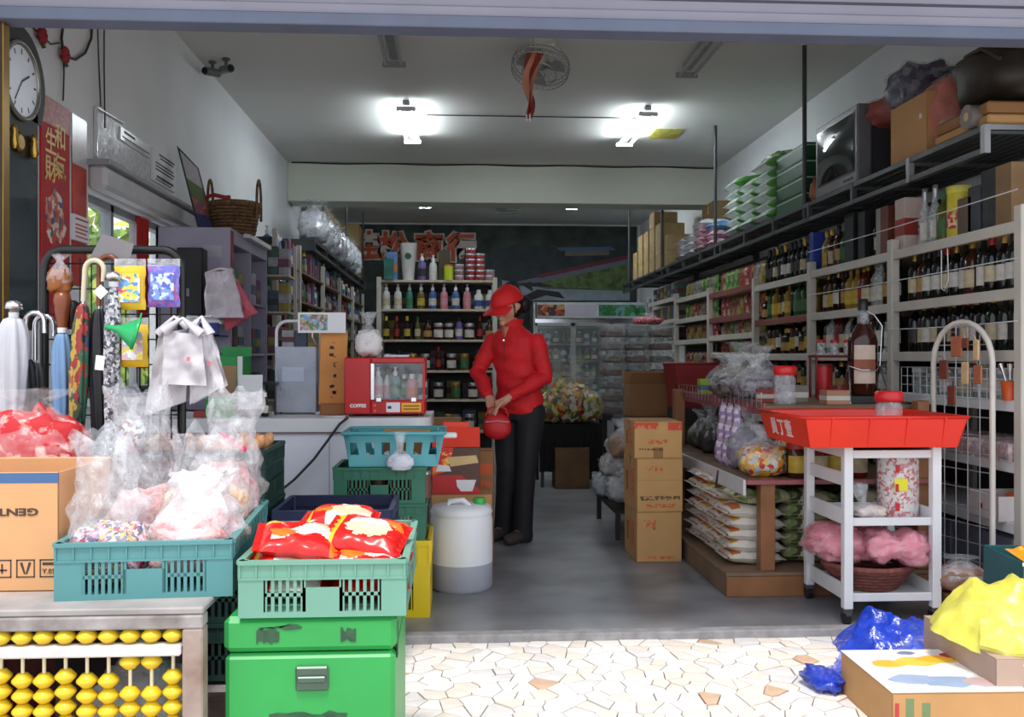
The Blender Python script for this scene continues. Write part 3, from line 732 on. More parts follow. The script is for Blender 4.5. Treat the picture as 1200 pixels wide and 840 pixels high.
# teal crate of bagged sweets on the table
teal_m = M('teal_crate_plastic', (84, 142, 144), .45, var=.08, vs=4)
teal2_m = M('sea_green_crate_plastic', (112, 162, 142), .45, var=.08, vs=4)
A = atZ(63, 705, TZ); B = atZ(266, 699, TZ)
rzc = math.radians(4); cw, cd, chh = .425, .66, .142
ccx = A.x + .5 * cw * math.cos(rzc) - .5 * cd * math.sin(rzc); ccy = A.y + .5 * cw * math.sin(rzc) + .5 * cd * math.cos(rzc)
crate('plastic_crate', 'teal slatted crate of bagged sweets on the abacus table', 'crate', cw, cd, chh, teal_m, (ccx, ccy, TZ), rzc, slots=6)
def inC(x, y): return (ccx + x * math.cos(rzc) - y * math.sin(rzc), ccy + x * math.sin(rzc) + y * math.cos(rzc))
candy = PRINT('mixed_candy', [(232, 228, 232), (206, 50, 80), (60, 60, 70), (236, 200, 60), (120, 110, 150), (236, 160, 190), (250, 250, 250)], 62)
pinkw = M('pink_white_crisps', (226, 188, 186), .6, var=.05, vs=26, rgb2=(204, 84, 96), det=8, bump=.8, bs=50, lo=.48, hi=.75)
pinko = M('peach_crisps', (240, 214, 196), .6, var=.05, vs=22, rgb2=(240, 190, 120), det=8, bump=.8, bs=50, lo=.48, hi=.75)
for (nm, lb, x, y, r, ct, sd, nk, ln, fl) in (
    ('sweets_bag', 'clear bag of mixed wrapped candy at the front left of teal crate', -.11, -.20, (.105, .11, .125), candy, 1, .55, (-.04, .04), .62),
    ('crisps_bag', 'clear bag of pink and white crisps at the front right of teal crate', .095, -.17, (.115, .13, .105), pinkw, 2, .3, (.0, .06), .85),
    ('crisps_bag', 'pale peach crisps bag in the middle of teal crate', .075, .04, (.125, .12, .14), pinko, 5, .3, (.0, .03), .8),
    ('crisps_bag', 'tall pink-tied bag at the far right corner of teal crate', .09, .22, (.11, .10, .17), pinkw, 8, .4, (.05, .02), .75),
    ('crisps_bag', 'crumpled clear bag at the far left of teal crate', -.10, .12, (.105, .16, .165), pinkw, 12, .5, (-.03, .0), .6)):
    X, Y = inC(x, y)
    clear_bag(nm, lb, 'bag', (X, Y, TZ + .016), r, ct, sd, nk, ln, clear_film if sd != 2 else soft_film, fill=fl, amp=.34, flare=.12, pinch=.62)
X, Y = inC(.13, .19)
t = tag(MB().box((X, Y, TZ + .34), (.09, .012, .02), (0, .6, .2), b=.004).build('bag_tie', M('hot_pink_tape', (222, 60, 110), .4)), 'hot pink tape tie on the tall crisps bag', 'tie')
X, Y = inC(.03, -.06)
# green trunk with the sea-green crate of red snack packs on it
GX0, GX1 = atY(263, 760, 2.34).x, atY(463, 760, 2.34).x; gz = atY(360, 722, 2.34).z
green_m = M('bright_green_paint', (48, 158, 76), .4, var=.07, vs=5)
dk = M('dark_scuffs', (52, 84, 60), .8, var=.3, vs=40)
gt = thing('metal_chest', 'bright green metal chest with dark latch under the snack crate', 'chest', ((GX0 + GX1) / 2, 2.34 + .24, PAVE_Z))
gw, gh = GX1 - GX0, gz - PAVE_Z
MB().bx(-gw / 2, gw / 2, -.24, .24, 0, gh - .092, b=.012).build('body', green_m, gt)
MB().bx(-gw / 2 - .003, gw / 2 + .003, -.243, .243, gh - .088, gh, b=.014).build('lid', green_m, gt)
lz = gh - .152
MB().bx(-.035, .045, -.25, -.24, lz - .03, lz + .03, b=.004).build('latch', M('dull_steel', (92, 110, 98), .4, metal=.6), gt)
MB().bx(-.03, .04, -.258, -.25, lz - .008, lz + .008, b=.003).build('latch_tongue', M('dull_steel', (92, 110, 98)), gt)
MB().bx(gw / 2, gw / 2 + .004, -.2, -.17, gh - .12, gh - .03, b=.002).build('side_hasp', dk, gt)
for (x0, x1, z0, z1, sd) in ((-.13, -.075, gh - .062, gh - .03, 1), (.075, .112, gh - .062, gh - .033, 2), (-.1, .09, lz - .11, lz - .085, 3), (-.12, -.02, gh - .028, gh - .022, 4)):
    q = MB(); rr = random.Random(sd); n = 9
    top = [(x0 + (x1 - x0) * k / n, -.2446 if z0 > gh - .09 else -.2412, z1 + rr.uniform(-.006, .006)) for k in range(n + 1)]
    bot = [(x0 + (x1 - x0) * k / n, -.2446 if z0 > gh - .09 else -.2412, z0 + rr.uniform(-.005, .005)) for k in range(n, -1, -1)]
    q.prism(top + bot, (0, -.0006, 0)); q.build('paint_chip', dk, gt)
C0, C1 = atY(279, 700, 2.33), atY(476, 700, 2.33); c2w = C1.x - C0.x; c2x = (C0.x + C1.x) / 2; c2y = 2.33 + .28
crate('plastic_crate', 'sea-green slatted crate of red snack packs on the green trunk', 'crate', c2w, .56, .14, teal2_m, (c2x, c2y, gz), 0, slots=5)
red_pack = PRINT('red_snack_print', [(214, 36, 28), (196, 24, 22), (236, 96, 40), (250, 236, 226), (214, 36, 28), (244, 200, 50), (250, 240, 234), (226, 150, 120)], 24, .25, crinkle=.35)
red_pack2 = PRINT('red_snack_print_b', [(206, 26, 26), (250, 238, 230), (222, 60, 36), (206, 26, 26), (240, 170, 60), (248, 228, 214)], 20, .25, crinkle=.35)
red_ms = [M('pack_red', (206, 28, 24), .25, var=.1, vs=30), M('pack_cream', (226, 198, 164), .3, var=.12, vs=40), M('pack_orange', (232, 116, 36), .25, var=.2, vs=40), M('pack_yellow', (244, 196, 44), .25), M('pack_brown', (176, 92, 40), .3, var=.3, vs=50), M('pack_white', (226, 220, 214), .3, var=.08, vs=40)]
def _blob2(u, v, cu, cv, r, sd): return (u - cu) ** 2 + (v - cv) ** 2 < (r * (1 + .35 * noise.noise(Vector((u * 9, v * 9, sd))))) ** 2
def paint_a(u, v, s):
    v = 1 - v
    if u < .1 or u > .93: return 0 if u > .5 else 3 * (u > .05)
    if _blob2(u, v, .27, .6, .14, 1): return 4 if _blob2(u, v, .27, .6, .08, 3) else 2
    if v > .38 + .08 * math.sin(u * 9) and u > .3: return 1 if v < .8 else 5
    return 5 if _blob2(u, v, .6, .2, .12, 5) else 0
def paint_b(u, v, s):
    if u > .9: return 2
    if _blob2(u, v, .3, .4, .17, 2): return 2
    if .3 < v + .12 * math.sin(u * 7) < .62 and u > .15: return 5
    if _blob2(u, v, .75, .75, .13, 4): return 1
    return 3 if _blob2(u, v, .15, .85, .12, 8) else 0
def paint_c(u, v, s):
    v = 1 - v
    if u < .12: return 3
    if _blob2(u, v, .5, .5, .3, 6): return 1 if v > .45 else 5
    if _blob2(u, v, .82, .3, .12, 9): return 2
    return 0
snk = [(-.10, -.15, .082, .06, .22, 'front left'), (.10, -.16, .08, -.06, .25, 'front right'), (-.09, .05, .09, .0, .12, 'middle left'), (.10, .03, .092, .12, 0, 'middle right'), (-.09, .19, .09, .05, 0, 'back left'), (.1, .19, .085, -.1, 0, 'back right'),
       (-.1, -.14, .02, .0, 0, 'bottom front left'), (.1, -.14, .02, .1, 0, 'bottom front right'), (-.1, .1, .02, .1, 0, 'bottom back left'), (.1, .1, .02, 0, 0, 'bottom back right'), (-.085, -.13, .132, .12, .25, 'top left'), (.09, -.09, .135, -.15, .3, 'top right'), (.0, .12, .145, .0, .05, 'top back')]
for k, (x, y, z, a, tl, w_) in enumerate(snk):
    snack('red%d' % (k % 3), .20, .17, .062, red_ms, (c2x + x, c2y + y, gz + z), 'red and white snack pack, %s of the sea-green crate' % w_, rot=(tl, tl * .5, a), group='red snack packs in the crate', seed=k % 3 + 1, paint=(paint_a, paint_b, paint_c)[k % 3], n=(40, 32))

# ================================================================== umbrella rack by the shop front
YR = 3.46
R0, R1 = atY(52, 292, YR), atY(213, 292, YR)
blk = M('black_painted_steel', (22, 22, 24), .4)
rk = thing('display_rack', 'black tube rack with rounded top, hung with umbrellas and packs', 'rack', ((R0.x + R1.x) / 2, YR, PAVE_Z))
hw = (R1.x - R0.x) / 2; zt = R0.z - PAVE_Z
def arch(hw, zt, rad, n=6):
    pts = [(-hw, 0, 0), (-hw, 0, zt - rad)]
    for k in range(1, n + 1): a = PI - PI / 2 * k / n; pts.append((-hw + rad + rad * math.cos(a), 0, zt - rad + rad * math.sin(a)))
    for k in range(n + 1): a = PI / 2 - PI / 2 * k / n; pts.append((hw - rad + rad * math.cos(a), 0, zt - rad + rad * math.sin(a)))
    return pts + [(hw, 0, 0)]
MB().tube(arch(hw, zt, .07), .016, 8).build('tube_frame', blk, rk)
g = MB()
for k in range(13): x = -hw + 2 * hw * k / 12; g.cyl((x, .01, .35), (x, .01, zt - .03), .0025, n=4)
for k in range(14): z = .35 + (zt - .4) * k / 13; g.cyl((-hw, .01, z), (hw, .01, z), .0025, n=4)
g.build('wire_grid', blk, rk)
for s in (-1, 1): MB().bx(s * hw - .02, s * hw + .02, -.2, .03, 0, .03, b=.006).build('foot', blk, rk)
# folded umbrellas, handles up
chrome = M('chrome', (214, 214, 218), .12, metal=.9, var=.02)
brownw = M('brown_lacquered_wood', (122, 62, 34), .3, var=.2, vs=12)
creamh = M('clear_cream_handle', (206, 196, 168), .15, var=.05)
def umbrella(label, px, ytop, ymid, ybot, r, mat, handle, hm, tilt=0.0, dy=0.0):
    Y = YR - .06 - dy; a = atY(px, ytop, Y); m_ = atY(px, ymid, Y); e = atY(px, ybot, Y)
    hc = max(.3, m_.z - e.z)
    t = thing('umbrella', label, 'umbrella', (e.x, Y, e.z), rot=(0, tilt, 0))
    zt_ = m_.z - e.z; H = a.z - e.z
    b = MB(); n = 32
    prof = [(.25, -.28), (.45, -.1), (.8, 0), (1, zt_ * .45), (.92, zt_ * .8), (.6, zt_ * .97), (.3, zt_)]
    def fn(u, v):
        k = v * (len(prof) - 1); i = min(int(k), len(prof) - 2); f = k - i
        rr_ = (prof[i][0] * (1 - f) + prof[i + 1][0] * f) * r; z = prof[i][1] * (1 - f) + prof[i + 1][1] * f
        a_ = 2 * PI * u; rr_ *= 1 + .16 * math.cos(8 * a_ + z * 9)
        return (rr_ * math.cos(a_), rr_ * math.sin(a_), z)
    b.grid(fn, n, 14, 0, True, True); b.build('canopy', mat, t)
    MB().cyl((0, 0, -.34), (0, 0, H - .02), .005, n=6).build('shaft', chrome, t)
    if handle == 'hook':
        hr = .032
        MB().tube([(0, 0, zt_ + .01), (0, 0, H - hr)] + [(hr - hr * math.cos(PI * k / 8), 0, H - hr + hr * math.sin(PI * k / 8)) for k in range(1, 9)] + [(2 * hr, 0, H - hr - .04)], .009, 8).build('handle', hm, t)
    else:
        MB().lathe([(.012, zt_ + .01), (.018, zt_ + .03), (.024, (zt_ + H) / 2), (.03, H - .03), (.026, H - .008), (.012, H)], 12).build('handle', hm, t)
        MB().lathe([(.016, zt_), (.017, zt_ + .018)], 10).build('collar', white_pl, t)
    return t
grey_film = M('pale_grey_nylon', (196, 198, 206), .45, var=.08)
rain = PRINT('rainbow_nylon', [(40, 90, 66), (150, 44, 40), (180, 150, 60), (40, 60, 90), (150, 90, 50), (30, 36, 44), (60, 80, 60)], 12, .4, stretch=(2.2, 2.2, .22))
silv = PRINT('silver_dotted_nylon', [(190, 192, 200), (60, 56, 66), (150, 150, 160), (96, 92, 104), (214, 214, 220)], 60, .3)
blkn = M('black_nylon', (26, 26, 32), .55)
umbrella('pale grey folded umbrella at the left end of the black rack', 13, 352, 372, 470, .052, grey_film, 'straight', chrome, .03, .05)
umbrella('black umbrella with chrome hook handle at left of the black rack', 30, 366, 420, 480, .034, blkn, 'hook', chrome, 0, .02)
umbrella('second chrome-hooked black umbrella on the black rack', 41, 370, 425, 490, .034, M('charcoal_nylon', (52, 54, 60), .55), 'hook', chrome, 0, -.02)
umbrella('light blue umbrella with brown wooden straight handle on the rack', 73, 342, 390, 478, .032, M('light_blue_nylon', (112, 148, 190), .5, var=.1), 'straight', brownw, 0, .04)
umbrella('rainbow striped umbrella with clear cream hook handle on the rack', 90, 304, 356, 500, .03, rain, 'hook', creamh, .05, .07)
umbrella('black umbrella with brown hook handle and white tag on the rack', 116, 300, 362, 500, .03, blkn, 'hook', brownw, .0, .05)
umbrella('silver dotted umbrella at the right of the umbrella row', 130, 318, 336, 490, .026, silv, 'straight', chrome, .02, .08)
umbrella('black umbrella hanging between light blue and rainbow umbrellas', 84, 352, 392, 496, .028, M('dark_navy_nylon', (24, 26, 34), .5), 'straight', blk, 0, -.0)
p = atY(117, 425, YR - .17); tag(MB().box((p.x, p.y, p.z), (.03, .002, .05), (0, .1, 0)).build('price_tag', white_pl), 'white paper tag hanging on the black umbrella with brown hook', 'tag')
p = atY(118, 342, YR - .17); tag(MB().box((p.x, p.y, p.z), (.036, .002, .036), (0, PI / 4, 0)).build('price_tag', white_pl), 'white diamond tag hanging below the brown umbrella hook', 'tag')
p = atY(69, 322, YR - .03)
clear_bag('amber_pouch', 'amber coloured pouch hanging in the rack corner above blue umbrella', 'bag', (p.x, YR - .02, p.z - .07), (.045, .03, .06), M('amber_goods', (150, 84, 24), .4), 22, .2)
# grey card on the rack's top
q = [atY(x, y, YR - .1) for x, y in ((104, 304), (120, 274), (157, 286), (150, 310))]
tag(MB().prism([tuple(v) for v in q], (0, .004, .002)).build('card_sheet', M('grey_card', (122, 118, 122), .6, var=.06)), 'tilted grey card sheet on top of the black rack', 'card')
# hanging packs
def hang_pack(label, x0, x1, y0, y1, frame, inner, dy=.12, foot=None):
    Y = YR - dy; a, b_ = atY(x0, y0, Y), atY(x1, y1, Y); w = b_.x - a.x; h = a.z - b_.z
    t = thing('hanging_pack', label, 'pack', ((a.x + b_.x) / 2, Y, b_.z))
    b = MB(); pillow(b, h * .86, w, .03, 2, 10, 8, .03); b.v = [(y, z - .015, x + h * .43) for x, y, z in b.v]; b.build('pouch', frame, t)
    MB().bx(-w * .36, w * .36, -.0195, -.0175, h * .14, h * .7, b=.0008).build('picture', inner, t)
    MB().bx(-w / 2, w / 2, -.001, .001, h * .84, h * 1.0).build('header', clear_film, t)
    MB().tube([(0, 0, h * .95), (0, .04, h * .97), (0, dy, h * .97)], .002, 4).build('hook', chrome, t)
yel = M('yellow_pack', (226, 184, 40), .35, var=.05)
hang_pack('yellow-framed pack hanging top left on the black rack', 134, 171, 303, 363, yel, PRINT('pack_blue', [(110, 170, 220), (236, 240, 244), (220, 90, 120), (240, 210, 80), (90, 140, 200)], 34))
hang_pack('purple and blue pack hanging at top right of the black rack', 173, 211, 303, 360, PRINT('pack_purple', [(120, 90, 180), (96, 110, 196), (180, 90, 150), (140, 120, 200)], 40), PRINT('pack_sky', [(120, 150, 220), (200, 210, 240), (90, 100, 190)], 40))
hang_pack('lower yellow-framed pack hanging behind the green funnel', 140, 174, 372, 430, yel, PRINT('pack_pale', [(240, 240, 236), (200, 190, 220), (236, 210, 90), (220, 180, 190)], 40))
pf_ = atY(150, 389, YR - .2)
fu = thing('funnel', 'bright green plastic funnel hanging on the black rack', 'funnel', (pf_.x, pf_.y, pf_.z), rot=(0, math.radians(-75), .3))
fm = M('green_funnel_plastic', (24, 166, 92), .3, var=.05)
MB().lathe([(.055, -.03), (.056, -.02), (.05, -.018), (.012, .035), (.007, .075), (.005, .075), (.009, .035), (.046, -.022), (.05, -.03)], 20, cap=False).build('cone', fm, fu)
MB().box((.06, 0, -.025), (.03, .012, .006), b=.002).build('tab', fm, fu)
# white carrier bags hanging at the rack's right
wbag = M('white_carrier_plastic', (200, 196, 202), .4, var=.03, vs=20)
for k, (x0, y0, x1, y1, x2, y2, x3, y3, dy, lb) in enumerate(((186, 392, 222, 384, 218, 470, 168, 488, .13, 'white carrier bag hanging at the left of the carrier bags'), (192, 388, 236, 392, 242, 452, 190, 450, .19, 'middle white carrier bag printed with red seal'), (226, 384, 246, 392, 263, 452, 222, 474, .16, 'white carrier bag hanging at the right, red mark on corner'))):
    Y = YR - dy; c = [atY(x, y, Y) for x, y in ((x3, y3), (x2, y2), (x1, y1), (x0, y0))]
    t = thing('carrier_bag', lb, 'bag', tuple(c[3]))
    o_ = c[3]
    b = MB(); sheet(b, *[tuple(v - o_) for v in c], 12, 14, .010, k + 2)
    b2 = MB(); sheet(b2, *[tuple(v - o_ + Vector((0, .05, 0))) for v in c], 12, 14, .010, k + 7)
    b.build('front', wbag, t); b2.build('back', wbag, t)
    mid = (c[0] + c[1] + c[2] + c[3]) / 4 - o_
    MB().box((mid.x + .02, mid.y - .014, mid.z), (.012, .001, .014), (0, .2, 0)).build('seal_print', M('red_seal', (214, 120, 130), .5), t)
    MB().tube([tuple((c[3] - o_)), tuple(((c[3] + c[2]) / 2 - o_) + Vector((0, 0, .05))), tuple(c[2] - o_)], [.02, .006, .02], 6).build('handle', wbag, t)
    MB().tube([tuple(((c[3] + c[2]) / 2 - o_) + Vector((0, 0, .05))), (((c[3] + c[2]) / 2 - o_).x, YR - o_.y, ((c[3] + c[2]) / 2 - o_).z + .06)], .002, 4).build('hook', chrome, t)
p = atY(158, 505, 3.25)
clear_bag('toy_bag', 'small clear bag with red and blue print under the umbrellas', 'bag', (p.x, 3.22, p.z - .08), (.045, .04, .075), PRINT('toy_print', [(210, 214, 220), (190, 50, 60), (120, 150, 180), (60, 60, 70), (230, 230, 234)], 40), 15, .3)
MBs = MB().bx(-.2, .2, -.06, .06, 0, atY(158, 505, 3.25).z - .08 - PAVE_Z, b=.01)
t = thing('wooden_crate_stand', 'dark wooden stand behind the teal crate under the umbrellas', 'stand', (p.x - .05, 3.21, PAVE_Z)); MBs.build('body', M('dark_stand', (52, 44, 42), .8), t)
MB().bx(-.205, .205, -.065, .065, .3, .32).build('rim', M('dark_stand2', (70, 60, 56), .8), t)

# dark green crates with brown eggs
dg = M('dark_green_crate_plastic', (30, 58, 52), .5, var=.1)
xr2 = atY(315, 540, 3.6).x
for k, w_ in enumerate(('bottom', 'second', 'third', 'top')):
    crate('plastic_crate', '%s dark green crate of the stack behind the teal crate' % w_, 'crate', .56, .40, .212, dg, (xr2 - .28, 3.72, PAVE_Z + .2135 * k), 0, 'dark green crates')
egg_m = M('brown_egg', (206, 148, 100), .5, var=.1, vs=20)
egg_me = MB().lathe([(.001, -.026), (.016, -.02), (.022, -.006), (.021, .006), (.014, .022), (.001, .03)], 12).mesh('egg', egg_m)
rr = random.Random(4)
for k in range(40):
    i, j = k % 10, k // 10
    e = obj('egg', egg_me, None, (xr2 - .28 - .23 + .051 * i + rr.uniform(-.004, .004), 3.57 + .085 * j, PAVE_Z + .2135 * 4 - .005 + rr.uniform(0, .02)), (rr.uniform(-.6, .6), rr.uniform(-.6, .6), 0)); e.scale = (1.15, 1.15, 1.15)
    tag(e, '%s brown egg from the left in the %s row of the egg crate' % (ORD[i], ('front', 'second', 'third', 'back')[j]), 'egg', 'brown eggs in the dark green crate')
MB_ = MB().bx(-.26, .26, -.18, .18, .016, .18); o = MB_.build('packing_straw', M('egg_tray', (120, 96, 76), .9), None, (xr2 - .28, 3.72, PAVE_Z + .2135 * 3)); tag(o, 'grey-brown egg trays filling the top dark green crate', 'egg tray')
# ================================================================== left wall: clock, posters
WX = XL + .002
def wall_rect(px0, py0, px1, py1, X):     # rectangle on a plane x = X from its top-left and bottom-right pixels
    a, b_ = atX(px0, py0, X), atX(px1, py1, X); return a.y, b_.y, b_.z, a.z
ck_c = atX(27, 95, XL + .14)
ck = thing('wall_clock', 'tall black wall clock with round white dial and brass pendulum', 'clock', (XL, ck_c.y, 1.28))
ckz = ck_c.z - 1.28; ebony = M('ebony_case', (20, 17, 16), .5)
MB().bx(0, .13, -.17, .17, 0, ckz + .05, b=.008).build('case', ebony, ck)
MB().prism([(0, .235 * math.cos(a * PI / 20), ckz + .235 * math.sin(a * PI / 20)) for a in range(-4, 25)], (.13, 0, 0)).build('hood', ebony, ck)
brass = M('brass', (176, 140, 66), .25, metal=.8)
MB().tube([(.135, .155 * math.cos(a * PI / 16), ckz + .155 * math.sin(a * PI / 16)) for a in range(32)], .012, 6, closed=True).build('bezel', M('dial_bezel', (150, 150, 140), .25, metal=.7), ck)
d_ = MB(); d_.prism([(.131, .148 * math.cos(a * PI / 16), ckz + .148 * math.sin(a * PI / 16)) for a in range(32)], (.003, 0, 0)); dial = d_.build('dial', M('dial_white', (226, 230, 240), .4, var=.02), ck)
for k in range(12):
    a = k * PI / 6; MB().box((.1352, .122 * math.sin(a), ckz + .122 * math.cos(a)), (.001, .007, .022), (-a, 0, 0)).build('hour_mark', black_m, dial)
for a, L_, w_ in ((math.radians(60), .075, .008), (math.radians(215), .11, .005)):
    MB().box((.137, .5 * L_ * math.sin(a), ckz + .5 * L_ * math.cos(a)), (.002, w_, L_), (-a, 0, 0)).build('clock_hand', black_m, dial)
MB().bx(.131, .137, -.13, .13, .06, ckz - .32, b=.002).build('glass_door', M('dark_door_glass', (58, 68, 74), .06, var=.2, vs=3), ck)
MB().cyl((.12, 0, ckz - .16), (.12, 0, ckz - .30), .006, n=6).build('pendulum_rod', brass, ck)
MB().lathe([(.03, -.008), (.045, 0), (.03, .008)], 14).build('pendulum_bob', brass, ck, (.14, -.03, ckz - .26), (0, PI / 2, 0))
for y in (-.09, .09): MB().lathe([(.012, 0), (.02, .02), (.012, .06), (.018, .08), (.004, .1)], 8).build('brass_ornament', brass, ck, (.145, y, ckz - .30))
MB().lathe([(.01, -.03), (.026, 0), (.012, .03)], 8).build('knob', M('dark_red_wood', (60, 20, 22), .4), ck, (.1, .215, ckz + .09))
# red lucky banner
y0, y1, z0, z1 = wall_rect(51, 108, 84, 292, WX + .02)
zt0 = atX(51, 108, WX + .02).z
b_red = M('banner_red', (178, 28, 32), .6, var=.12, vs=8); gold = M('gold_print', (216, 180, 96), .4, var=.1)
bn = thing('red_banner', 'red hanging banner with gold characters 和氣生財 on the left wall', 'banner', (XL, (y0 + y1) / 2, 0))
hwid = (y1 - y0) / 2; zt_ = zt0; zb_ = atX(84, 296, WX + .02).z
MB().bx(.002, .014, -hwid, hwid, zb_ - .35, zt_, b=.003).build('cloth', b_red, bn)
MB().bx(.014, .016, -hwid, hwid, zt_ - .13, zt_ - .005).build('patterned_top', PRINT('banner_top', [(150, 40, 36), (176, 84, 60), (130, 30, 30), (166, 60, 44)], 46), bn)
for k, ch in enumerate('和氣'):
    q = atX(72, (163, 198)[k], WX + .02); text(ch, .13, bn, (.0165, q.y - (y0 + y1) / 2, q.z), (PI / 2, 0, PI / 2), gold, bold=.002)
for k, ch in enumerate('生財'):
    q = atX(61, (168, 200)[k], WX + .02); text(ch, .13, bn, (.0165, q.y - (y0 + y1) / 2, q.z), (PI / 2, 0, PI / 2), gold, bold=.002)
q = atX(66, 250, WX + .02)
f_ = MB(); rr = random.Random(8); n = 22
f_.prism([(.0145, q.y - (y0 + y1) / 2 + .12 * math.cos(2 * PI * k / n) * (1 + .25 * rr.uniform(-1, 1)), q.z - .02 + .13 * math.sin(2 * PI * k / n) * (1 + .2 * rr.uniform(-1, 1))) for k in range(n)], (.002, 0, 0))
f_.build('floral_print', PRINT('floral_print', [(206, 120, 90), (220, 190, 170), (60, 80, 120), (196, 60, 50), (226, 210, 196), (180, 90, 60)], 22), bn)
y0, y1, z0, z1 = wall_rect(86, 130, 103, 290, WX + .01); zt_ = atX(86, 132, WX + .01).z; zb_ = atX(103, 292, WX + .01).z
po = thing('red_poster', 'narrow red poster with shiny white top beside the red banner', 'poster', (XL, (y0 + y1) / 2, 0))
MB().bx(.002, .006, y0 - (y0 + y1) / 2, (y1 - y0) / 2, zb_ - .2, zt_ - .16).build('sheet', M('poster_red', (184, 36, 36), .4, var=.2, vs=6, rgb2=(206, 70, 40)), po)
MB().bx(.002, .0065, y0 - (y0 + y1) / 2, (y1 - y0) / 2, zt_ - .25, zt_).build('shiny_top', M('poster_white', (206, 200, 204), .2, var=.1, vs=9), po)
def wall_notice(name, label, px0, py0, px1, py1, mat, lines, lm, cat='notice', dx=.012):
    X = WX + dx; a, b_ = atX(px0, py0, X), atX(px1, py1, X); yc = (a.y + b_.y) / 2
    t = thing(name, label, cat, (X, yc, 0))
    MB().bx(-dx, .003, a.y - yc, b_.y - yc, b_.z, a.z, b=.001).build('sheet', mat, t)
    h = a.z - b_.z; w = b_.y - a.y
    for (z, l0, l1, th) in lines: MB().bx(.003, .004, a.y - yc + l0 * w, a.y - yc + l1 * w, b_.z + h * (1 - z) - th * h, b_.z + h * (1 - z)).build('print_line', lm, t)
    return t
paper = M('white_paper', (222, 222, 226), .6, var=.02); pr_red = M('print_red', (186, 60, 60), .6); pr_k = M('print_black', (46, 46, 50), .6)
wall_notice('wall_notice', 'white notice with red lines pinned over the red poster', 86, 250, 104, 286, paper, [(.12, .1, .9, .07), (.35, .1, .85, .06), (.5, .1, .9, .06), (.65, .1, .8, .06), (.82, .1, .9, .05)], pr_red, dx=.02)
wall_notice('wall_notice', 'shiny white sign near the top of the left wall', 141, 148, 176, 186, M('shiny_white', (224, 228, 232), .15), [(.15, .1, .45, .2), (.62, .05, .95, .12), (.82, .1, .8, .06)], pr_k)
wall_notice('wall_notice', 'white notice with black and red printed lines above the window', 179, 172, 205, 226, paper, [(.08, .25, .95, .06), (.18, .3, .9, .05), (.38, .1, .9, .05), (.48, .1, .95, .05), (.58, .1, .9, .05), (.78, .15, .9, .08), (.9, .1, .8, .04)], pr_k)
# reflective strips of a plastic frame
t = thing('sign_holder', 'clear shiny plastic sign frame on the wall above the window', 'sign holder', (WX, 0, 0))
a0, a1, a2 = atX(110, 125, WX), atX(110, 184, WX), atX(142, 148, WX)
shin = M('shiny_strip', (226, 230, 236), .08, metal=.3)
MB().tube([(.01, a1.y, a1.z), (.01, a0.y, a0.z)], .012, 5).build('side_strip', shin, t); MB().tube([(.01, a0.y, a0.z), (.01, a2.y, a2.z + .02)], .009, 5).build('top_strip', shin, t)
MB().bx(0, .004, a0.y, a2.y + .5, a1.z - .02, a0.z - .0).build('clear_sheet', FILM('frame_sheet', (220, 224, 230), .2, .08, .2), t)
# looped wires and red flowers high on the wall
for k, pp in enumerate(([(75, 22), (72, 45), (74, 60), (77, 70)], [(108, 22), (107, 45), (100, 62), (88, 70), (77, 66), (72, 56)], [(74, 60), (75, 85), (74, 118)], [(30, 25), (45, 38), (60, 52), (72, 50)], [(114, 22), (116, 80), (118, 125)], [(122, 22), (122, 80), (123, 150)])):
    cable('wall_wire', [tuple(atX(x, y, WX + .015)) for x, y in pp], .007 if k < 2 else .004, ('dark wire drop beside the wall clock', 'dark looped wire high on the left wall', 'thin wire running down from the loop', 'garland wire above the wall clock', 'thin chain at left down the white wall', 'thin chain at right down the white wall')[k])
for k, (x, y) in enumerate(((50, 41), (77, 64))):
    q = atX(x, y, WX + .03); t = thing('paper_flower', ('red paper flower above the wall clock', 'red paper flower on the looped wire')[k], 'flower', (WX + .01, q.y, q.z))
    for j in range(6):
        a = j * PI / 3; b = MB(); blob(b, (.02, .022 * math.cos(a), .022 * math.sin(a)), (.012, .018, .018), j, .2, 2, 8, 6, flat=False); b.build('petal', M('flower_red', (150, 30, 36), .7), t)
    b = MB(); b.tube([(.0, 0, 0), (.015, .03, -.05)], .01, 5); b.build('leaf', M('leaf_dull', (70, 84, 50), .7), t)

# ================================================================== grey cabinet on the left, things on it
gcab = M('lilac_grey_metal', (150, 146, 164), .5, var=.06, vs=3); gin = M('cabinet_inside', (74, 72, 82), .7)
cx0, cx1, cy0, cy1 = -1.90, -1.43, 6.06, 7.2; cz = atY(240, 266, 6.06).z
cb = thing('metal_cabinet', 'tall lilac-grey metal cabinet with open shelves by the left wall', 'cabinet', ((cx0 + cx1) / 2, (cy0 + cy1) / 2, 0))
hx, hy = (cx1 - cx0) / 2, (cy1 - cy0) / 2
MB().bx(-hx, hx, -hy, -hy + .02, 0, cz, b=.004).build('side_panel', gcab, cb); MB().bx(-hx, hx, hy - .02, hy, 0, cz, b=.004).build('side_panel', gcab, cb)
MB().bx(-hx, -hx + .015, -hy, hy, 0, cz).build('back_panel', gin, cb); MB().bx(-hx + .004, hx, -hy + .021, hy - .021, cz - .10, cz - .003, b=.004).build('top_panel', gcab, cb)
MB().bx(-hx, hx, -.01, .01, 0, cz - .1).build('divider', gcab, cb)
for k in range(5): MB().bx(-hx, hx - .01, -hy, hy, .1 + .36 * k, .115 + .36 * k).build('shelf', gcab, cb)
MB().bx(hx - .004, hx + .003, -hy - .002, -hy + .06, cz - .25, cz - .02).build('red_sticker', M('sticker_dark_red', (120, 36, 44), .6), cb)
MB().bx(-hx + .25, hx - .06, -hy - .002, -hy, cz - .19, cz - .115).build('paper_label', M('label_greyish', (164, 160, 172), .6), cb)
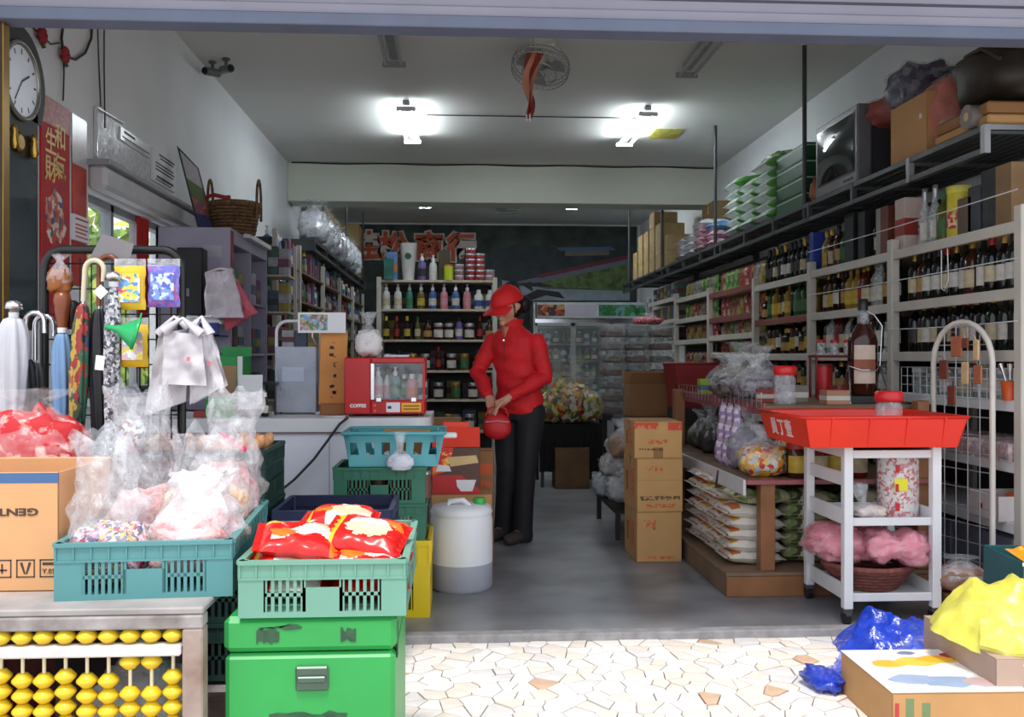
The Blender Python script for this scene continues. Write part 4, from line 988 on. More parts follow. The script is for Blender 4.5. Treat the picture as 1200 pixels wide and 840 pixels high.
MB().bx(hx, hx + .04, -hy + .35, hy - .05, cz - .02, cz + .01).build('paper', paper, cb)
rb = random.Random(5); mats_dk = [M('carton_dim_%d' % i, c, .6, var=.25, vs=20) for i, c in enumerate(((96, 50, 50), (70, 84, 104), (120, 112, 96), (60, 92, 80), (140, 128, 60), (52, 52, 62), (150, 150, 156), (110, 64, 90)))]
idx = 0
for s in range(1, 5):
    for side in (0, 1):
        for k in range(3):
            h = rb.choice((.18, .22, .26)); w = rb.choice((.11, .14))
            goods_box(w, .2, h, mats_dk[idx % 8], (cx1 - .14, cy0 + .13 + side * .57 + k * .165, .1 + .36 * s + .016), '%s goods box from the front on shelf %s of the lilac-grey cabinet' % (ORD[side * 3 + k], ('two', 'three', 'four', 'five')[s - 1]), 'boxes in the grey cabinet', PI / 2, band=mats_dk[(idx + 3) % 8]); idx += 1
# leaning poster board and basket on top of the cabinet
pts = [atY(x, y, 6.5) for x, y in ((207, 152), (232, 178), (252, 254), (234, 258))]
t = thing('poster_board', 'tall leaning board with green and red picture on the cabinet', 'board', (cx0 + .05, 6.5, cz))
q = [Vector(v) - Vector((cx0 + .05, 6.5, cz)) for v in pts]
zlow = min(q[2].z, q[3].z)
for v in q: v.z -= zlow
MB().prism([tuple(q[0]), tuple(q[1]), tuple(q[2]), tuple(q[3])], (0, .02, 0)).build('board', M('board_edge', (40, 66, 56), .6), t)
def qp(u, v): return (q[3] * (1 - u) + q[2] * u) * (1 - v) + (q[0] * (1 - u) + q[1] * u) * v - Vector((0, .002, 0))
for (v0, v1, mt) in ((.66, .97, M('bd_white', (190, 184, 190), .5)), (.45, .66, M('bd_green', (112, 132, 86), .5, var=.3)), (.25, .45, PRINT('bd_red', [(180, 70, 70), (150, 100, 110), (190, 120, 100)], 20)), (.02, .25, M('bd_blue', (60, 64, 120), .5, var=.3))):
    MB().prism([tuple(qp(.12, v0)), tuple(qp(.95, v0)), tuple(qp(.95, v1)), tuple(qp(.12, v1))], (0, -.001, 0)).build('picture', mt, t)
wick = M('dark_wicker', (84, 60, 40), .8, var=.35, vs=40, rgb2=(130, 96, 60))
def basket(label, loc, rx, ry, h, handle=True, mat=wick, name='wicker_basket', rows=9):
    t = thing(name, label, 'basket', loc); b = MB()
    for k in range(rows):
        z = h * (k + .5) / rows; f = .78 + .22 * k / rows
        b.tube([(rx * f * math.cos(a * PI / 16) * (1 + .02 * (-1) ** (a + k)), ry * f * math.sin(a * PI / 16) * (1 + .02 * (-1) ** (a + k)), z) for a in range(32)], h / rows * .58, 5, closed=True)
    b.lathe([(.001, .004), (1, .004), (1, .012), (.001, .012)], 24, sx=rx * .78, sy=ry * .78, cap=False); b.build('weave', mat, t)
    MB().tube([(rx * math.cos(a * PI / 14), ry * math.sin(a * PI / 14), h) for a in range(28)], h / rows * .8, 6, closed=True).build('rim', mat, t)
    if handle:
        for s in (-1, 1): MB().tube([(rx * .98 * s, -.07, h * .5)] + [(rx * .98 * s, -.07 * math.cos(PI * k / 8), h + .17 * math.sin(PI * k / 8)) for k in range(9)] + [(rx * .98 * s, .07, h * .5)], .009, 6).build('handle', mat, t)
    return t
pb = atY(275, 270, 6.45)
basket('dark wicker basket with two handles on top of the grey cabinet', (pb.x, 6.45, cz + .003), .165, .15, .20)
t = thing('red_scarf', 'red cloth strip draped over the wicker basket rim', 'cloth', (pb.x - .06, 6.32, cz + .2)); MB().tube([(-.1, 0, .03), (-.04, -.03, .045), (.03, -.02, .03), (.06, 0, .035)], .014, 6).build('strand', M('red_cord_m', (150, 30, 34), .7), t)
# black flat box on the cabinet's near side
a, b_ = atY(207, 290, 5.95), atY(238, 370, 5.95)
t = thing('black_speaker', 'flat black speaker box fixed to the near side of the grey cabinet', 'speaker', ((a.x + b_.x) / 2, 6.0, b_.z))
MB().bx((a.x - b_.x) / 2, (b_.x - a.x) / 2, -.06, .055, 0, a.z - b_.z, b=.008).build('body', black_m, t); MB().bx(-.02, .0, -.064, -.06, .12, .17).build('switch_plate', M('grey_plate', (120, 120, 126), .5), t)
# bags hanging from the cabinet corner and a blue tray of papers
pinkb = M('pink_carrier_plastic', (206, 92, 110), .45, var=.1, vs=20, bump=.4); wbag2 = M('pale_carrier_plastic', (206, 196, 204), .45, var=.06, vs=14, bump=.4)
for k, (pp, mt, lb) in enumerate((([(264, 388), (300, 366), (270, 318), (252, 322)], pinkb, 'pink carrier bag hanging slanted at the grey cabinet corner'), ([(240, 372), (285, 372), (272, 316), (240, 320)], wbag2, 'pale carrier bag hanging in front of the pink one'))):
    Y = 5.85 - .08 * k; c = [atY(x, y, Y) for x, y in pp]; o_ = c[3]
    t = thing('carrier_bag', lb, 'bag', tuple(o_))
    b = MB(); sheet(b, *[tuple(v - o_) for v in c], 10, 12, .03, k + 12); b.build('front', mt, t)
    b = MB(); sheet(b, *[tuple(v - o_ + Vector((0, .04, 0))) for v in c], 10, 12, .03, k + 15); b.build('back', mt, t)
    MB().tube([(0, .02, 0), ((c[2] - o_).x * .5, .03, .03), tuple(c[2] - o_)], .01, 6).build('handle', mt, t)
    MB().tube([((c[2] - o_).x * .5, .03, .03), ((c[2] - o_).x * .5, 6.06 - Y, .045)], .003, 4).build('hook', chrome, t)
a, b_ = atY(222, 378, 5.8), atY(256, 394, 5.8)
t = thing('letter_tray', 'blue wall tray holding white papers on the grey cabinet', 'tray', ((a.x + b_.x) / 2, 5.9, b_.z))
w = b_.x - a.x; MB().bx(-w / 2, w / 2, -.1, .155, 0, .01).build('bottom', M('tray_blue', (40, 52, 120), .5), t)
MB().bx(-w / 2, w / 2, -.1, -.09, 0, a.z - b_.z).build('front', M('tray_blue', (40, 52, 120)), t)
for k in range(3): MB().box((-.02 * k, .01, .085 + .018 * k), (w * 1.15, .2, .012), (.05 * k - .03, .06, .1 * k)).build('paper', paper, t)

# ================================================================== the counter
CZ, CY0, CY1 = .86, 4.76, 5.42; ctx = atY(503, 500, CY0).x
cwh = M('counter_laminate', (228, 229, 240), .4, var=.03, vs=2); ctop = M('counter_top', (214, 214, 216), .35, var=.05, vs=4)
ct = thing('shop_counter', 'long white laminate shop counter with rounded end at left', 'counter', ((XL + ctx) / 2, (CY0 + CY1) / 2, 0))
ox, oy = (XL + ctx) / 2, (CY0 + CY1) / 2
def slab(z0, z1, grow, nm, mt):
    r = .10; pts = [(XL + .01 - ox, CY0 - grow - oy)]
    for k in range(7): a = -PI / 2 + PI / 2 * k / 6; pts.append((ctx + grow - r - ox + r * math.cos(a), CY0 - grow + r - oy + r * math.sin(a)))
    pts += [(ctx + grow - ox, CY1 - oy), (XL + .01 - ox, CY1 - oy)]
    MB().prism([(x, y, z0) for x, y in pts], (0, 0, z1 - z0)).build(nm, mt, ct)
slab(.08, CZ - .075, -.02, 'body', cwh); slab(0, .08, -.06, 'plinth', black_m); slab(CZ - .075, CZ - .068, .0, 'accent_line', M('counter_line', (150, 110, 120), .5)); slab(CZ - .068, CZ, .008, 'counter_top', ctop)
for k in range(2):
    x = atY((250, 386)[k], 560, CY0 + .02).x - ox; MB().bx(x - .0015, x + .0015, CY0 + .0185 - oy, CY0 + .022 - oy, .08, CZ - .08).build('panel_joint', M('joint_grey', (140, 142, 156), .6), ct)
# things on the counter
def on(px, Y, z=None): q = atY(px, 480, Y); return (q.x, Y, CZ + .001 if z is None else z)
grn = M('green_carton', (40, 150, 74), .5, var=.1)
a, b_ = atY(244, 415, 5.0), atY(281, 488, 5.0); gwid = b_.x - a.x
t = carton('green_box', 'green and white carton with brown panel on the counter', 'box', gwid, .22, .31, grn, ((a.x + b_.x) / 2, 5.17, CZ + .001), open_=75, tape=False, flap=.25, flaps=(1,))
MB().bx(-gwid / 2 + .012, gwid / 2 - .03, -.114, -.110, .07, .26).build('brown_panel', M('tan_panel', (166, 134, 100), .7), t)
MB().bx(gwid / 2 - .025, gwid / 2 + .001, -.1125, -.110, .01, .31).build('white_edge', paper, t)
gbk = atY(258, 480, 4.9)
crate('small_basket', 'small bright green plastic basket on the counter', 'basket', .125, .12, .095, M('bright_green_plastic', (34, 170, 80), .4), (gbk.x, 4.92, CZ + .001), slots=4)
a, b_ = atY(280, 443, 4.95), atY(308, 480, 4.95)
t = thing('card_stand', 'white blank card on a black desk stand on the counter', 'card', ((a.x + b_.x) / 2, 4.97, CZ + .001))
w = b_.x - a.x; MB().bx(-w * .5, w * .5, -.05, .06, 0, .03, b=.005).build('stand', black_m, t); MB().box((0, -.03, .03 + (a.z - CZ) * .48), (w, .004, (a.z - CZ) * .9), (-.08, 0, 0)).build('card', paper, t)
MB().box((0, -.01, .1), (w * .5, .01, .16), (-.1, 0, 0)).build('back_rest', black_m, t)
t = thing('black_stand', 'small black side shelf beside the white card', 'shelf', on(317, 5.1)); MB().bx(-.045, .045, -.09, .09, .16, .175).build('top', black_m, t)
for sx in (-1, 1):
    for sy in (-1, 1): MB().cyl((sx * .04, sy * .08, 0), (sx * .04, sy * .08, .16), .006, n=6).build('leg', black_m, t)
goods_box(.06, .08, .03, M('red_tiny', (150, 60, 50), .6), on(236, 4.9), 'tiny dark red box at the left end of the counter')
bottle('sauce', 'black', 'white', 'white', on(311, 4.9), 'small dark bottle with white label beside the white card', sc_=.5)
# white tube stand with clear bin
a, b_ = atY(322, 376, 5.15), atY(374, 488, 5.15); w = b_.x - a.x
t = thing('tube_stand', 'white arched tube stand holding a clear plastic bin', 'stand', ((a.x + b_.x) / 2, 5.2, CZ + .001)); H = a.z - CZ
MB().tube(arch(w / 2, H, .06), .009, 8).build('tube_frame', white_pl, t)
for s in (-1, 1): MB().bx(s * w / 2 - .012, s * w / 2 + .012, -.1, .1, 0, .012, b=.003).build('foot', white_pl, t)
bin_m = FILM('clear_bin_plastic', (206, 214, 230), .55, .2, .1, 6, a2=.5)
b = MB(); b.bx(-w * .44, w * .46, -.1, -.095, .02, H * .72); b.bx(-w * .44, w * .46, .05, .055, .02, H * .72); b.bx(-w * .44, -w * .42, -.1, .05, .02, H * .72); b.bx(w * .44, w * .46, -.1, .05, .02, H * .72); b.bx(-w * .44, w * .46, -.1, .05, .01, .02); b.build('bin', bin_m, t)
MB().bx(-w * .3, w * .2, -.102, -.1, H * .35, H * .5).build('paper_label', M('bin_label', (186, 194, 214), .5), t)
MB().bx(-w * .4, w * .42, -.05, .04, .02, H * .25).build('contents', M('bin_contents', (150, 140, 128), .7, var=.3), t)
for k in range(3):
    q = on(338 + k * 15, 5.22); goods_box(.065, .06, .09, mats_dk[(k * 3 + 6) % 8], (q[0], 5.235, CZ + H * .72), '%s small carton from the left on the clear bin' % ORD[k], band=mats_dk[k])
# orange wooden sign with a column of characters
a, b_ = atY(374, 388, 5.05), atY(406, 476, 5.05); w = b_.x - a.x; H = a.z - b_.z
t = thing('wooden_sign', 'upright orange wooden sign with a column of black writing', 'sign', ((a.x + b_.x) / 2, 5.07, CZ + .001))
MB().box((0, 0, H / 2 + .05), (w, .014, H), (0, .03, 0), b=.002).build('board', M('orange_wood', (206, 136, 62), .5, var=.12, vs=6), t); MB().bx(-w * .45, w * .45, -.04, .06, 0, .06, b=.003).build('base', M('orange_wood_dk', (150, 92, 44), .5), t)
rr = random.Random(2)
for k, ch in enumerate('茶香米糕糖'):
    pass
for k in range(6):
    z = .09 + H * .13 * k
    for j in range(4): MB().box((rr.uniform(-.012, .012), -.0085, z + rr.uniform(0, H * .09)), (rr.choice((.022, .004, .016)), .001, rr.choice((.003, .016, .003))), (0, rr.uniform(-.4, .4), 0)).build('ink_stroke', pr_k, t)
# picture postcard across the top of the stand
a, b_ = atY(349, 366, 5.02), atY(405, 390, 5.02); w = b_.x - a.x; h = a.z - b_.z
t = thing('postcard', 'white postcard with landscape picture above the orange sign', 'card', ((a.x + b_.x) / 2, 5.02, b_.z))
MB().bx(-w / 2, w / 2, 0, .004, 0, h).build('card', paper, t)
MB().bx(-w * .45, w * .12, -.001, 0, h * .12, h * .9).build('picture', PRINT('postcard_pic', [(120, 160, 200), (90, 130, 80), (206, 150, 150), (170, 190, 200), (150, 100, 100), (100, 140, 90)], 40), t)
MB().cyl((-w * .2, .006, -.02), (-w * .2, .006, h * .8), .004, n=5).build('clip', white_pl, t); MB().cyl((-w * .2, .006, -.02), (-w * .2, .13, -.06), .004, n=5).build('clip_arm', white_pl, t)
# red display cabinet
a, b_ = atY(403, 419, 4.86), atY(498, 486, 4.86); w = b_.x - a.x; h = a.z - CZ
rd = M('red_enamel', (186, 22, 26), .3, var=.06)
t = thing('display_warmer', 'red drinks warmer with glass front and bottles inside on the counter', 'warmer', ((a.x + b_.x) / 2, 5.02, CZ + .001)); D = .15
b = MB(); b.bx(-w / 2, -w * .17, -D, D, .012, h, b=.006); b.build('side_column', rd, t)
MB().bx(-w * .17, w / 2, -D, D, h - .03, h, b=.005).build('top', rd, t); MB().bx(-w * .17, w / 2, -D, D, .012, .085, b=.005).build('bottom', rd, t)
MB().bx(-w * .17, w / 2, D - .01, D, .08, h - .02).build('back', M('warmer_dark', (40, 26, 28), .5), t); MB().bx(w / 2 - .012, w / 2, -D, D, .08, h - .02).build('side', rd, t)
MB().bx(-w * .16, w / 2 - .012, -D + .002, -D + .006, .085, h - .03).build('glass_door', FILM('door_glass', (220, 226, 230), .12, .05, 0), t)
for x in (-w * .155, ): MB().bx(x - .008, x + .012, -D - .002, -D + .004, .085, h - .03, b=.002).build('door_edge', chrome, t)
for x in (-.03, w * .36): MB().bx(x - .015, x + .015, -D - .012, -D, .075, .1, b=.003).build('latch', chrome, t)
MB().bx(w * .02, w * .19, -D - .001, -D, .022, .072).build('white_sticker', paper, t); MB().box((w * .06, -D - .0015, .047), (.018, .001, .014)).build('sticker_mark', pr_k, t)
MB().bx(w * .21, w * .45, -D - .001, -D, .024, .07).build('yellow_sticker', M('yellow_label', (232, 176, 34), .4), t)
for k in range(2): MB().bx(w * .23, w * .43, -D - .0015, -D - .001, .034 + .016 * k, .042 + .016 * k).build('sticker_print', M('print_brown', (150, 90, 30), .5), t)
for k in range(2): MB().lathe([(.006, 0), (.006, .006)], 8).build('indicator_lamp', M('amber_lamp', (236, 110, 60), .3), t, (-w * .12, -D, .03 + .028 * k), (PI / 2, 0, 0))
text('COFFEE', .024, t, (-w * .33, -D - .001, .055), (PI / 2, 0, 0), paper, bold=.001)
for s in (-1, 1):
    for q in (-1, 1): MB().cyl((s * w * .42, q * D * .8, 0), (s * w * .42, q * D * .8, .014), .012, n=8).build('foot', black_m, t)
wx, wy = t.location.x, t.location.y
for k, (g_, l_, c_, kd) in enumerate((('white', 'pink', 'white', 'shampoo'), ('white', 'pink', 'black', 'sauce'), ('teal', 'green', 'white', 'shampoo'), ('green', 'green', 'silver', 'squat'), ('pink', 'orange', 'white', 'squat'), ('white', 'dark', 'silver', 'squat'))):
    bottle(kd, g_, l_, c_, (wx - w * .1 + k * w * .108, wy - .06 + .03 * (k % 2), CZ + .088), '%s drink bottle from the left inside the red warmer' % ORD[k], 'bottles in the red warmer', sc_=.62)
q = on(432, 5.02); clear_bag('rice_bag', 'clear bag of white sugar standing on the red warmer', 'bag', (q[0], 5.02, CZ + h + .003), (.075, .06, .085), M('white_sugar', (226, 222, 222), .8, var=.03, vs=30), 41, .4, fill=.85)
t = thing('paper_pad', 'thin pale paper pad lying on the red warmer', 'paper', on(465, 5.0, CZ + h + .002)); 
for k in range(2): MB().box((0, 0, .004 + .006 * k), (.13, .1, .005), (0, 0, .1 * k)).build('sheet', paper, t)
# black power cord down the counter front
cable('power_cord', [tuple(atY(x, y, 4.73)) for x, y in ((408, 489), (398, 497), (385, 515), (368, 538), (345, 562), (325, 578), (314, 586), (300, 600))] , .007, 'black power cord hanging across the white counter front')
t = thing('paper_slip', 'white paper slip at the counter edge under the red warmer', 'paper', on(392, 4.82)); MB().box((0, 0, .002), (.1, .05, .003)).build('sheet', paper, t); MB().box((.02, .01, .005), (.06, .04, .002), (0, 0, .3)).build('sheet', paper, t)

# ================================================================== crates, cartons and jug before the counter
yc = M('yellow_crate_plastic', (232, 202, 24), .4, var=.05); gc = M('green_crate_plastic', (50, 110, 88), .45, var=.08)
xy = atY(504, 680, 4.22).x
crate('plastic_crate', 'bright yellow crate standing on the floor before the counter', 'crate', .5, .40, .345, yc, (xy - .25, 4.42, .0), 0)
g0, g1 = atY(390, 580, 4.2).x, atY(498, 580, 4.2).x; gx = (g0 + g1) / 2
crate('plastic_crate', 'lower dark green crate on the yellow crate', 'crate', g1 - g0, .36, .163, gc, (gx, 4.4, .346), 0)
crate('plastic_crate', 'upper dark green crate under the teal basket', 'crate', g1 - g0, .36, .163, gc, (gx, 4.4, .51), 0)
for k in range(6): tin(.036, .12, M('tin_brown', (110, 70, 60), .4), cap_ms['silver'], (g0 + .055 + .068 * k, 4.31, .526), '%s tin from the left inside the upper green crate' % ORD[k], 'tins in the green crate')
b0, b1 = atY(400, 530, 4.2).x, atY(521, 530, 4.2).x; bw = (b1 - b0)
t = thing('plastic_basket', 'teal oval-holed plastic basket on top of the green crates', 'basket', ((b0 + b1) / 2, 4.39, .675)); tb = M('teal_basket_plastic', (82, 158, 166), .45, var=.06); bh = .15
def basket_wall(L0, L1, h, n):
    b = MB(); th = .005
    def r(x0, x1, z0, z1): b.prism([(x0 * (L0 + (L1 - L0) * z0), 0, z0 * h), (x1 * (L0 + (L1 - L0) * z0), 0, z0 * h), (x1 * (L0 + (L1 - L0) * z1), 0, z1 * h), (x0 * (L0 + (L1 - L0) * z1), 0, z1 * h)], (0, th, 0))
    r(-.5, .5, 0, .36); r(-.5, .5, .72, 1)
    step = 1 / n
    for k in range(n + 1): x = -.5 + k * step; r(max(-.5, x - step * .24), min(.5, x + step * .24), .36, .72)
    return b
for s in (-1, 1):
    basket_wall(bw * .86, bw, bh, 6).build('side', tb, t, (0, s * .155, 0), (s * .16, 0, 0)); basket_wall(.30, .34, bh, 4).build('end', tb, t, (s * bw * .43, 0, 0), (0, s * .16 if False else 0, PI / 2))
MB().bx(-bw * .43, bw * .43, -.155, .155, 0, .006).build('base', tb, t)
MB().tube([(x * bw / 2, y * .18, bh) for x, y in ((-.96, -1), (.96, -1), (1, -.9), (1, .9), (.96, 1), (-.96, 1), (-1, .9), (-1, -.9))], .009, 6, closed=True).build('rim', tb, t)
MB().bx(bw * .48, bw * .62, -.02, .02, bh - .035, bh - .01, b=.006).build('handle', white_pl, t)
for k in range(5): snack('mini', .09, .06, .03, PRINT('mini_pack', [(240, 236, 240), (206, 60, 80), (230, 180, 190), (250, 250, 250)], 50, crinkle=.3), ((b0 + b1) / 2 - .14 + .055 * k, 4.33, .684 + .02 + .085 * (k % 2)), '%s small pink and white pack in the teal basket' % ORD[k], rot=(.5, 0, PI / 2))
t = thing('kraft_slab', 'flat tan cardboard piece lying in the teal basket', 'cardboard', ((b0 + b1) / 2 + .05, 4.42, .684)); MB().box((0, 0, .125), (.22, .2, .02), (.04, .02, 0), b=.002).build('piece', kraft, t); MB().box((0, 0, .06), (.2, .16, .1)).build('packing', kraft_d, t)
q = atY(468, 556, 4.14); clear_bag('knotted_bag', 'small knotted clear bag lying on the upper green crate', 'bag', (q.x, 4.19, q.z + .012), (.06, .03, .045), M('milky_goods', (206, 208, 220), .6), 55, .9, flare=.25)
nv = M('navy_plastic', (28, 34, 66), .5); n0, n1 = atY(292, 600, 3.5), atY(400, 630, 3.5)
crate('plastic_crate', 'navy blue crate behind the red snack packs', 'crate', n1.x - n0.x + .1, .4, n0.z + .03, nv, (xr2 + .03 + (n1.x - n0.x + .1) / 2, 3.72, PAVE_Z), 0)
# coffee carton and brown cartons right of the counter
k0, k1 = atY(503, 590, 4.93).x, atY(579, 590, 4.93).x; kz = atY(540, 581, 4.93).z
carton('cardboard_carton', 'wide brown carton behind the white jug', 'box', k1 - k0 - .02, .3, kz, kraft, ((k0 + k1) / 2, 5.09, 0), marks=[(.3, .7, .86, .93, kraft_d), (.06, .1, .84, .9, M('print_orange', (200, 90, 50), .7))])
c0, c1 = atY(501, 540, 4.95), atY(557, 540, 4.95); cw_ = c1.x - c0.x
t = thing('coffee_carton', 'red and brown gift carton with coffee cup picture beside counter', 'box', ((c0.x + c1.x) / 2 + .025, 5.04, kz + .006)); chh = .245
MB().bx(-cw_ / 2, cw_ / 2, -.085, .085, 0, chh, b=.002).build('body', M('coffee_brown', (86, 50, 40), .4, var=.1), t)
MB().prism([(-cw_ / 2, -.0862, 0), (cw_ / 2, -.0862, 0), (cw_ / 2, -.0862, .02), (cw_ * .1, -.0862, .1), (-cw_ / 2, -.0862, .1)], (0, .0008, 0)).build('red_print', M('coffee_red', (186, 34, 36), .4), t)
MB().prism([(-cw_ / 2, -.087, chh), (-cw_ * .05, -.087, chh), (-cw_ * .2, -.087, .12), (-cw_ / 2, -.087, .1)], (0, .0008, 0)).build('orange_print', PRINT('coffee_deco', [(226, 70, 40), (240, 130, 50), (206, 40, 40), (240, 190, 90)], 26), t)
MB().prism([(-.03, -.0872, .145), (cw_ * .47, -.0872, .165), (cw_ * .42, -.0872, .205), (-.05, -.0872, .195)], (0, .0008, 0)).build('title_panel', M('title_gold', (206, 176, 120), .4), t)
MB().prism([(cw_ * .02, -.0875, .04), (cw_ * .1, -.0875, .015), (cw_ * .34, -.0875, .015), (cw_ * .42, -.0875, .075), (cw_ * .0, -.0875, .075)], (0, .0006, 0)).build('cup_print', paper, t)
MB().prism([(-cw_ * .42, -.0875, .12), (-cw_ * .1, -.0875, .12), (-cw_ * .15, -.0875, .15), (-cw_ * .38, -.0875, .155)], (0, .0006, 0)).build('cup_print', paper, t)
for s, a_ in ((-1, .5), (1, .5)): MB().box((0, s * .045, chh + .05), (cw_, .003, .115), (s * .55, 0, 0)).build('gable_flap', M('coffee_orange', (226, 58, 34), .4), t)
MB().bx(-cw_ * .28, cw_ * .28, -.004, .004, chh + .09, chh + .13, b=.002).build('carry_handle', M('coffee_orange', (226, 58, 34)), t)
d0, d1 = atY(556, 530, 5.26), atY(579, 530, 5.26)
carton('cardboard_carton', 'tall narrow brown carton standing beside the coffee carton', 'box', d1.x - d0.x + .1, .22, d0.z, kraft_d, ((d0.x + d1.x) / 2 - .05, 5.37, 0), marks=[(.55, .95, .8, .9, M('print_orange', (200, 90, 50))), (.6, .9, .6, .75, M('print_orange', (200, 90, 50)))])
e0, e1 = atY(506, 492, 5.62), atY(541, 504, 5.62)
carton('cardboard_carton', 'brown carton with hand holes behind the counter end', 'box', e1.x - e0.x, .22, e0.z, kraft_d, ((e0.x + e1.x) / 2, 5.74, 0), marks=[(.15, .3, .9, .96, black_m), (.7, .85, .9, .96, black_m)])
# white drum
jp = atZ(541, 697, 0); jr = .158; jy = jp.y + jr
jg = thing('plastic_drum', 'white plastic liquid drum with green cap on the floor', 'drum', (jp.x, jy, 0)); jm = M('translucent_white_plastic', (240, 240, 244), .4, var=.02, sss=.2)
jh = atY(541, 592, jy).z
MB().lathe([(jr * .92, 0), (jr, .015), (jr, .135)], 28).build('lower_body', M('plastic_with_liquid', (176, 178, 190), .35, var=.03), jg)
MB().lathe([(jr, .135), (jr, jh - .07), (jr * .97, jh - .05), (jr * .97, jh - .04), (jr, jh - .03), (jr * .93, jh), (jr * .4, jh + .012), (.001, jh + .012)], 28).build('body', jm, jg)
MB().tube([(-.07, -.04, jh), (-.06, -.045, jh + .028), (.01, -.05, jh + .034), (.04, -.05, jh + .005)], .014, 8).build('handle', jm, jg)
MB().lathe([(.03, 0), (.032, .005), (.032, .03), (.026, .034)], 14).build('cap', M('green_cap', (70, 176, 84), .4), jg, (.09, 0, jh + .006))
# ================================================================== the person by the counter
PY_ = 6.0; pfoot = atY(605, 632, PY_)
FV = Vector((-.62, -.785, 0)).normalized(); SV = Vector((FV.y * -1, FV.x, 0)) * 1.0     # facing, and her left-hand side
SV = Vector((.785, -.62, 0))
def ring_loft(mb, rings, n=20):
    """rings: (centre, half width along shoulders, half depth)"""
    vs = []
    for c, w, d in rings:
        for j in range(n):
            a = 2 * PI * j / n; vs.append(Vector(c) + SV * (w * math.cos(a)) + FV * (d * math.sin(a)))
    k = len(rings)
    fs = [(i * n + j, i * n + (j + 1) % n, (i + 1) * n + (j + 1) % n, (i + 1) * n + j) for i in range(k - 1) for j in range(n)]
    fs += [tuple(reversed(range(n))), tuple((k - 1) * n + j for j in range(n))]
    return mb._add(vs, fs, 0, True)
def ball(mb, c, r, n=12):
    rx = r if isinstance(r, tuple) else (r, r, r)
    return blob(mb, c, rx, 0, 0, 1, n, 8, 1.0, flat=False)
def limb(mb, pts, rad, n=12):
    mb.tube(pts, rad, n)
    for p, r in zip(pts, rad): ball(mb, p, r)
def fuse(mb, name, mat, parent, vox=.008, it=6):
    me = mb.mesh(name + '_tmp', mat); o = bpy.data.objects.new(name + '_tmp', me); COL.objects.link(o)
    r = o.modifiers.new('r', 'REMESH'); r.mode = 'VOXEL'; r.voxel_size = vox; r.use_smooth_shade = True
    s = o.modifiers.new('s', 'SMOOTH'); s.iterations = it; s.factor = .5
    me2 = bpy.data.meshes.new_from_object(o.evaluated_get(bpy.context.evaluated_depsgraph_get()))
    bpy.data.objects.remove(o); bpy.data.meshes.remove(me)
    me2.name = name; me2.materials.clear(); me2.materials.append(mat)
    for p in me2.polygons: p.use_smooth = True
    return obj(name, me2, parent)
person = thing('person', 'person in red jacket and red cap looking down, handling a red pouch', 'person', tuple(pfoot))
person.location.z = 0.0
J = dict(pelvis=(.02, 0, .86), waist=(.012, 0, 1.02), chest=(-.01, 0, 1.20), nb=(-.025, -.015, 1.345), nt=(-.045, -.05, 1.42), head=(-.062, -.075, 1.485),
         rs=(-.148, .088, 1.27), re=(-.245, .06, 1.075), rw=(-.185, -.13, .93), ls=(.122, -.108, 1.27), le=(.172, -.15, 1.05), lw=(-.05, -.25, .925),
         rh=(-.055, .045, .83), rk=(-.062, .0, .46), ra=(-.075, .05, .09), lh=(.09, -.055, .83), lk=(.055, -.075, .46), la=(.035, -.06, .09))
J = {k: Vector(v) for k, v in J.items()}
skin = M('skin', (206, 152, 124), .55, var=.05, vs=12, sss=.1)
b = MB()
ring_loft(b, [((.02, 0, .80), .14, .10), ((.02, 0, .88), .15, .105), ((.012, 0, 1.02), .125, .09), ((0, 0, 1.12), .135, .095), ((-.01, 0, 1.22), .15, .10), ((-.015, -.005, 1.30), .14, .085), ((-.025, -.015, 1.345), .06, .06)])
limb(b, [J['nb'], (J['nb'] + J['nt']) / 2, J['nt'] + Vector((0, -.01, .02))], [.05, .046, .046])
HD = J['head']; HF = (FV * .85 + Vector((-.2, 0, -.30))).normalized(); HS = SV.copy(); HU = HS.cross(HF) * -1
if HU.z < 0: HU = -HU
def hp(f, s, u): return HD + HF * f + HS * s + HU * u
hb = MB()
def headfn(u, v):
    a = 2 * PI * u; e = -PI / 2 + PI * v; d = Vector((math.cos(a) * math.cos(e), math.sin(a) * math.cos(e), math.sin(e)))
    f, s, w = d.x * .092, d.y * .072, d.z * .112
    if w < -.03: k = (-.03 - w) / .08; s *= 1 - .38 * k; f = f * (1 - .1 * k) + .012 * k       # jaw
    if f > .05: f = .05 + (f - .05) * .8
    return hp(f, s, w)
hb.grid(headfn, 28, 20, 0, True, True); b._add(hb.v, hb.f, 0, True)
b.tube([hp(.075, 0, .012), hp(.094, 0, -.022), hp(.082, 0, -.03)], [.008, .014, .011], 8)                     # nose
for s in (-1, 1):
    b.tube([hp(-.005, s * .072, .02), hp(-.012, s * .082, .005), hp(-.002, s * .074, -.022)], [.012, .015, .009], 8)     # ears
    ball(b, hp(.066, s * .034, -.028), .018)                                                                        # cheeks
b.tube([hp(.076, -.02, -.058), hp(.084, 0, -.056), hp(.076, .02, -.058)], [.006, .008, .006], 6)                # lips
ball(b, hp(.066, 0, -.088), .02)
for q in 'rl':
    limb(b, [J[q + 's'], (J[q + 's'] + J[q + 'e']) / 2, J[q + 'e'], (J[q + 'e'] * .6 + J[q + 'w'] * .4), J[q + 'w']], [.036, .038, .034, .034, .025])
    limb(b, [J[q + 'h'], (J[q + 'h'] * .6 + J[q + 'k'] * .4), J[q + 'k'], (J[q + 'k'] * .65 + J[q + 'a'] * .35), J[q + 'a']], [.085, .075, .052, .05, .034])
    b.tube([J[q + 'a'], J[q + 'a'] + FV * .06 + Vector((0, 0, -.045)), J[q + 'a'] + FV * .16 + Vector((0, 0, -.062))], [.034, .034, .022], 10)
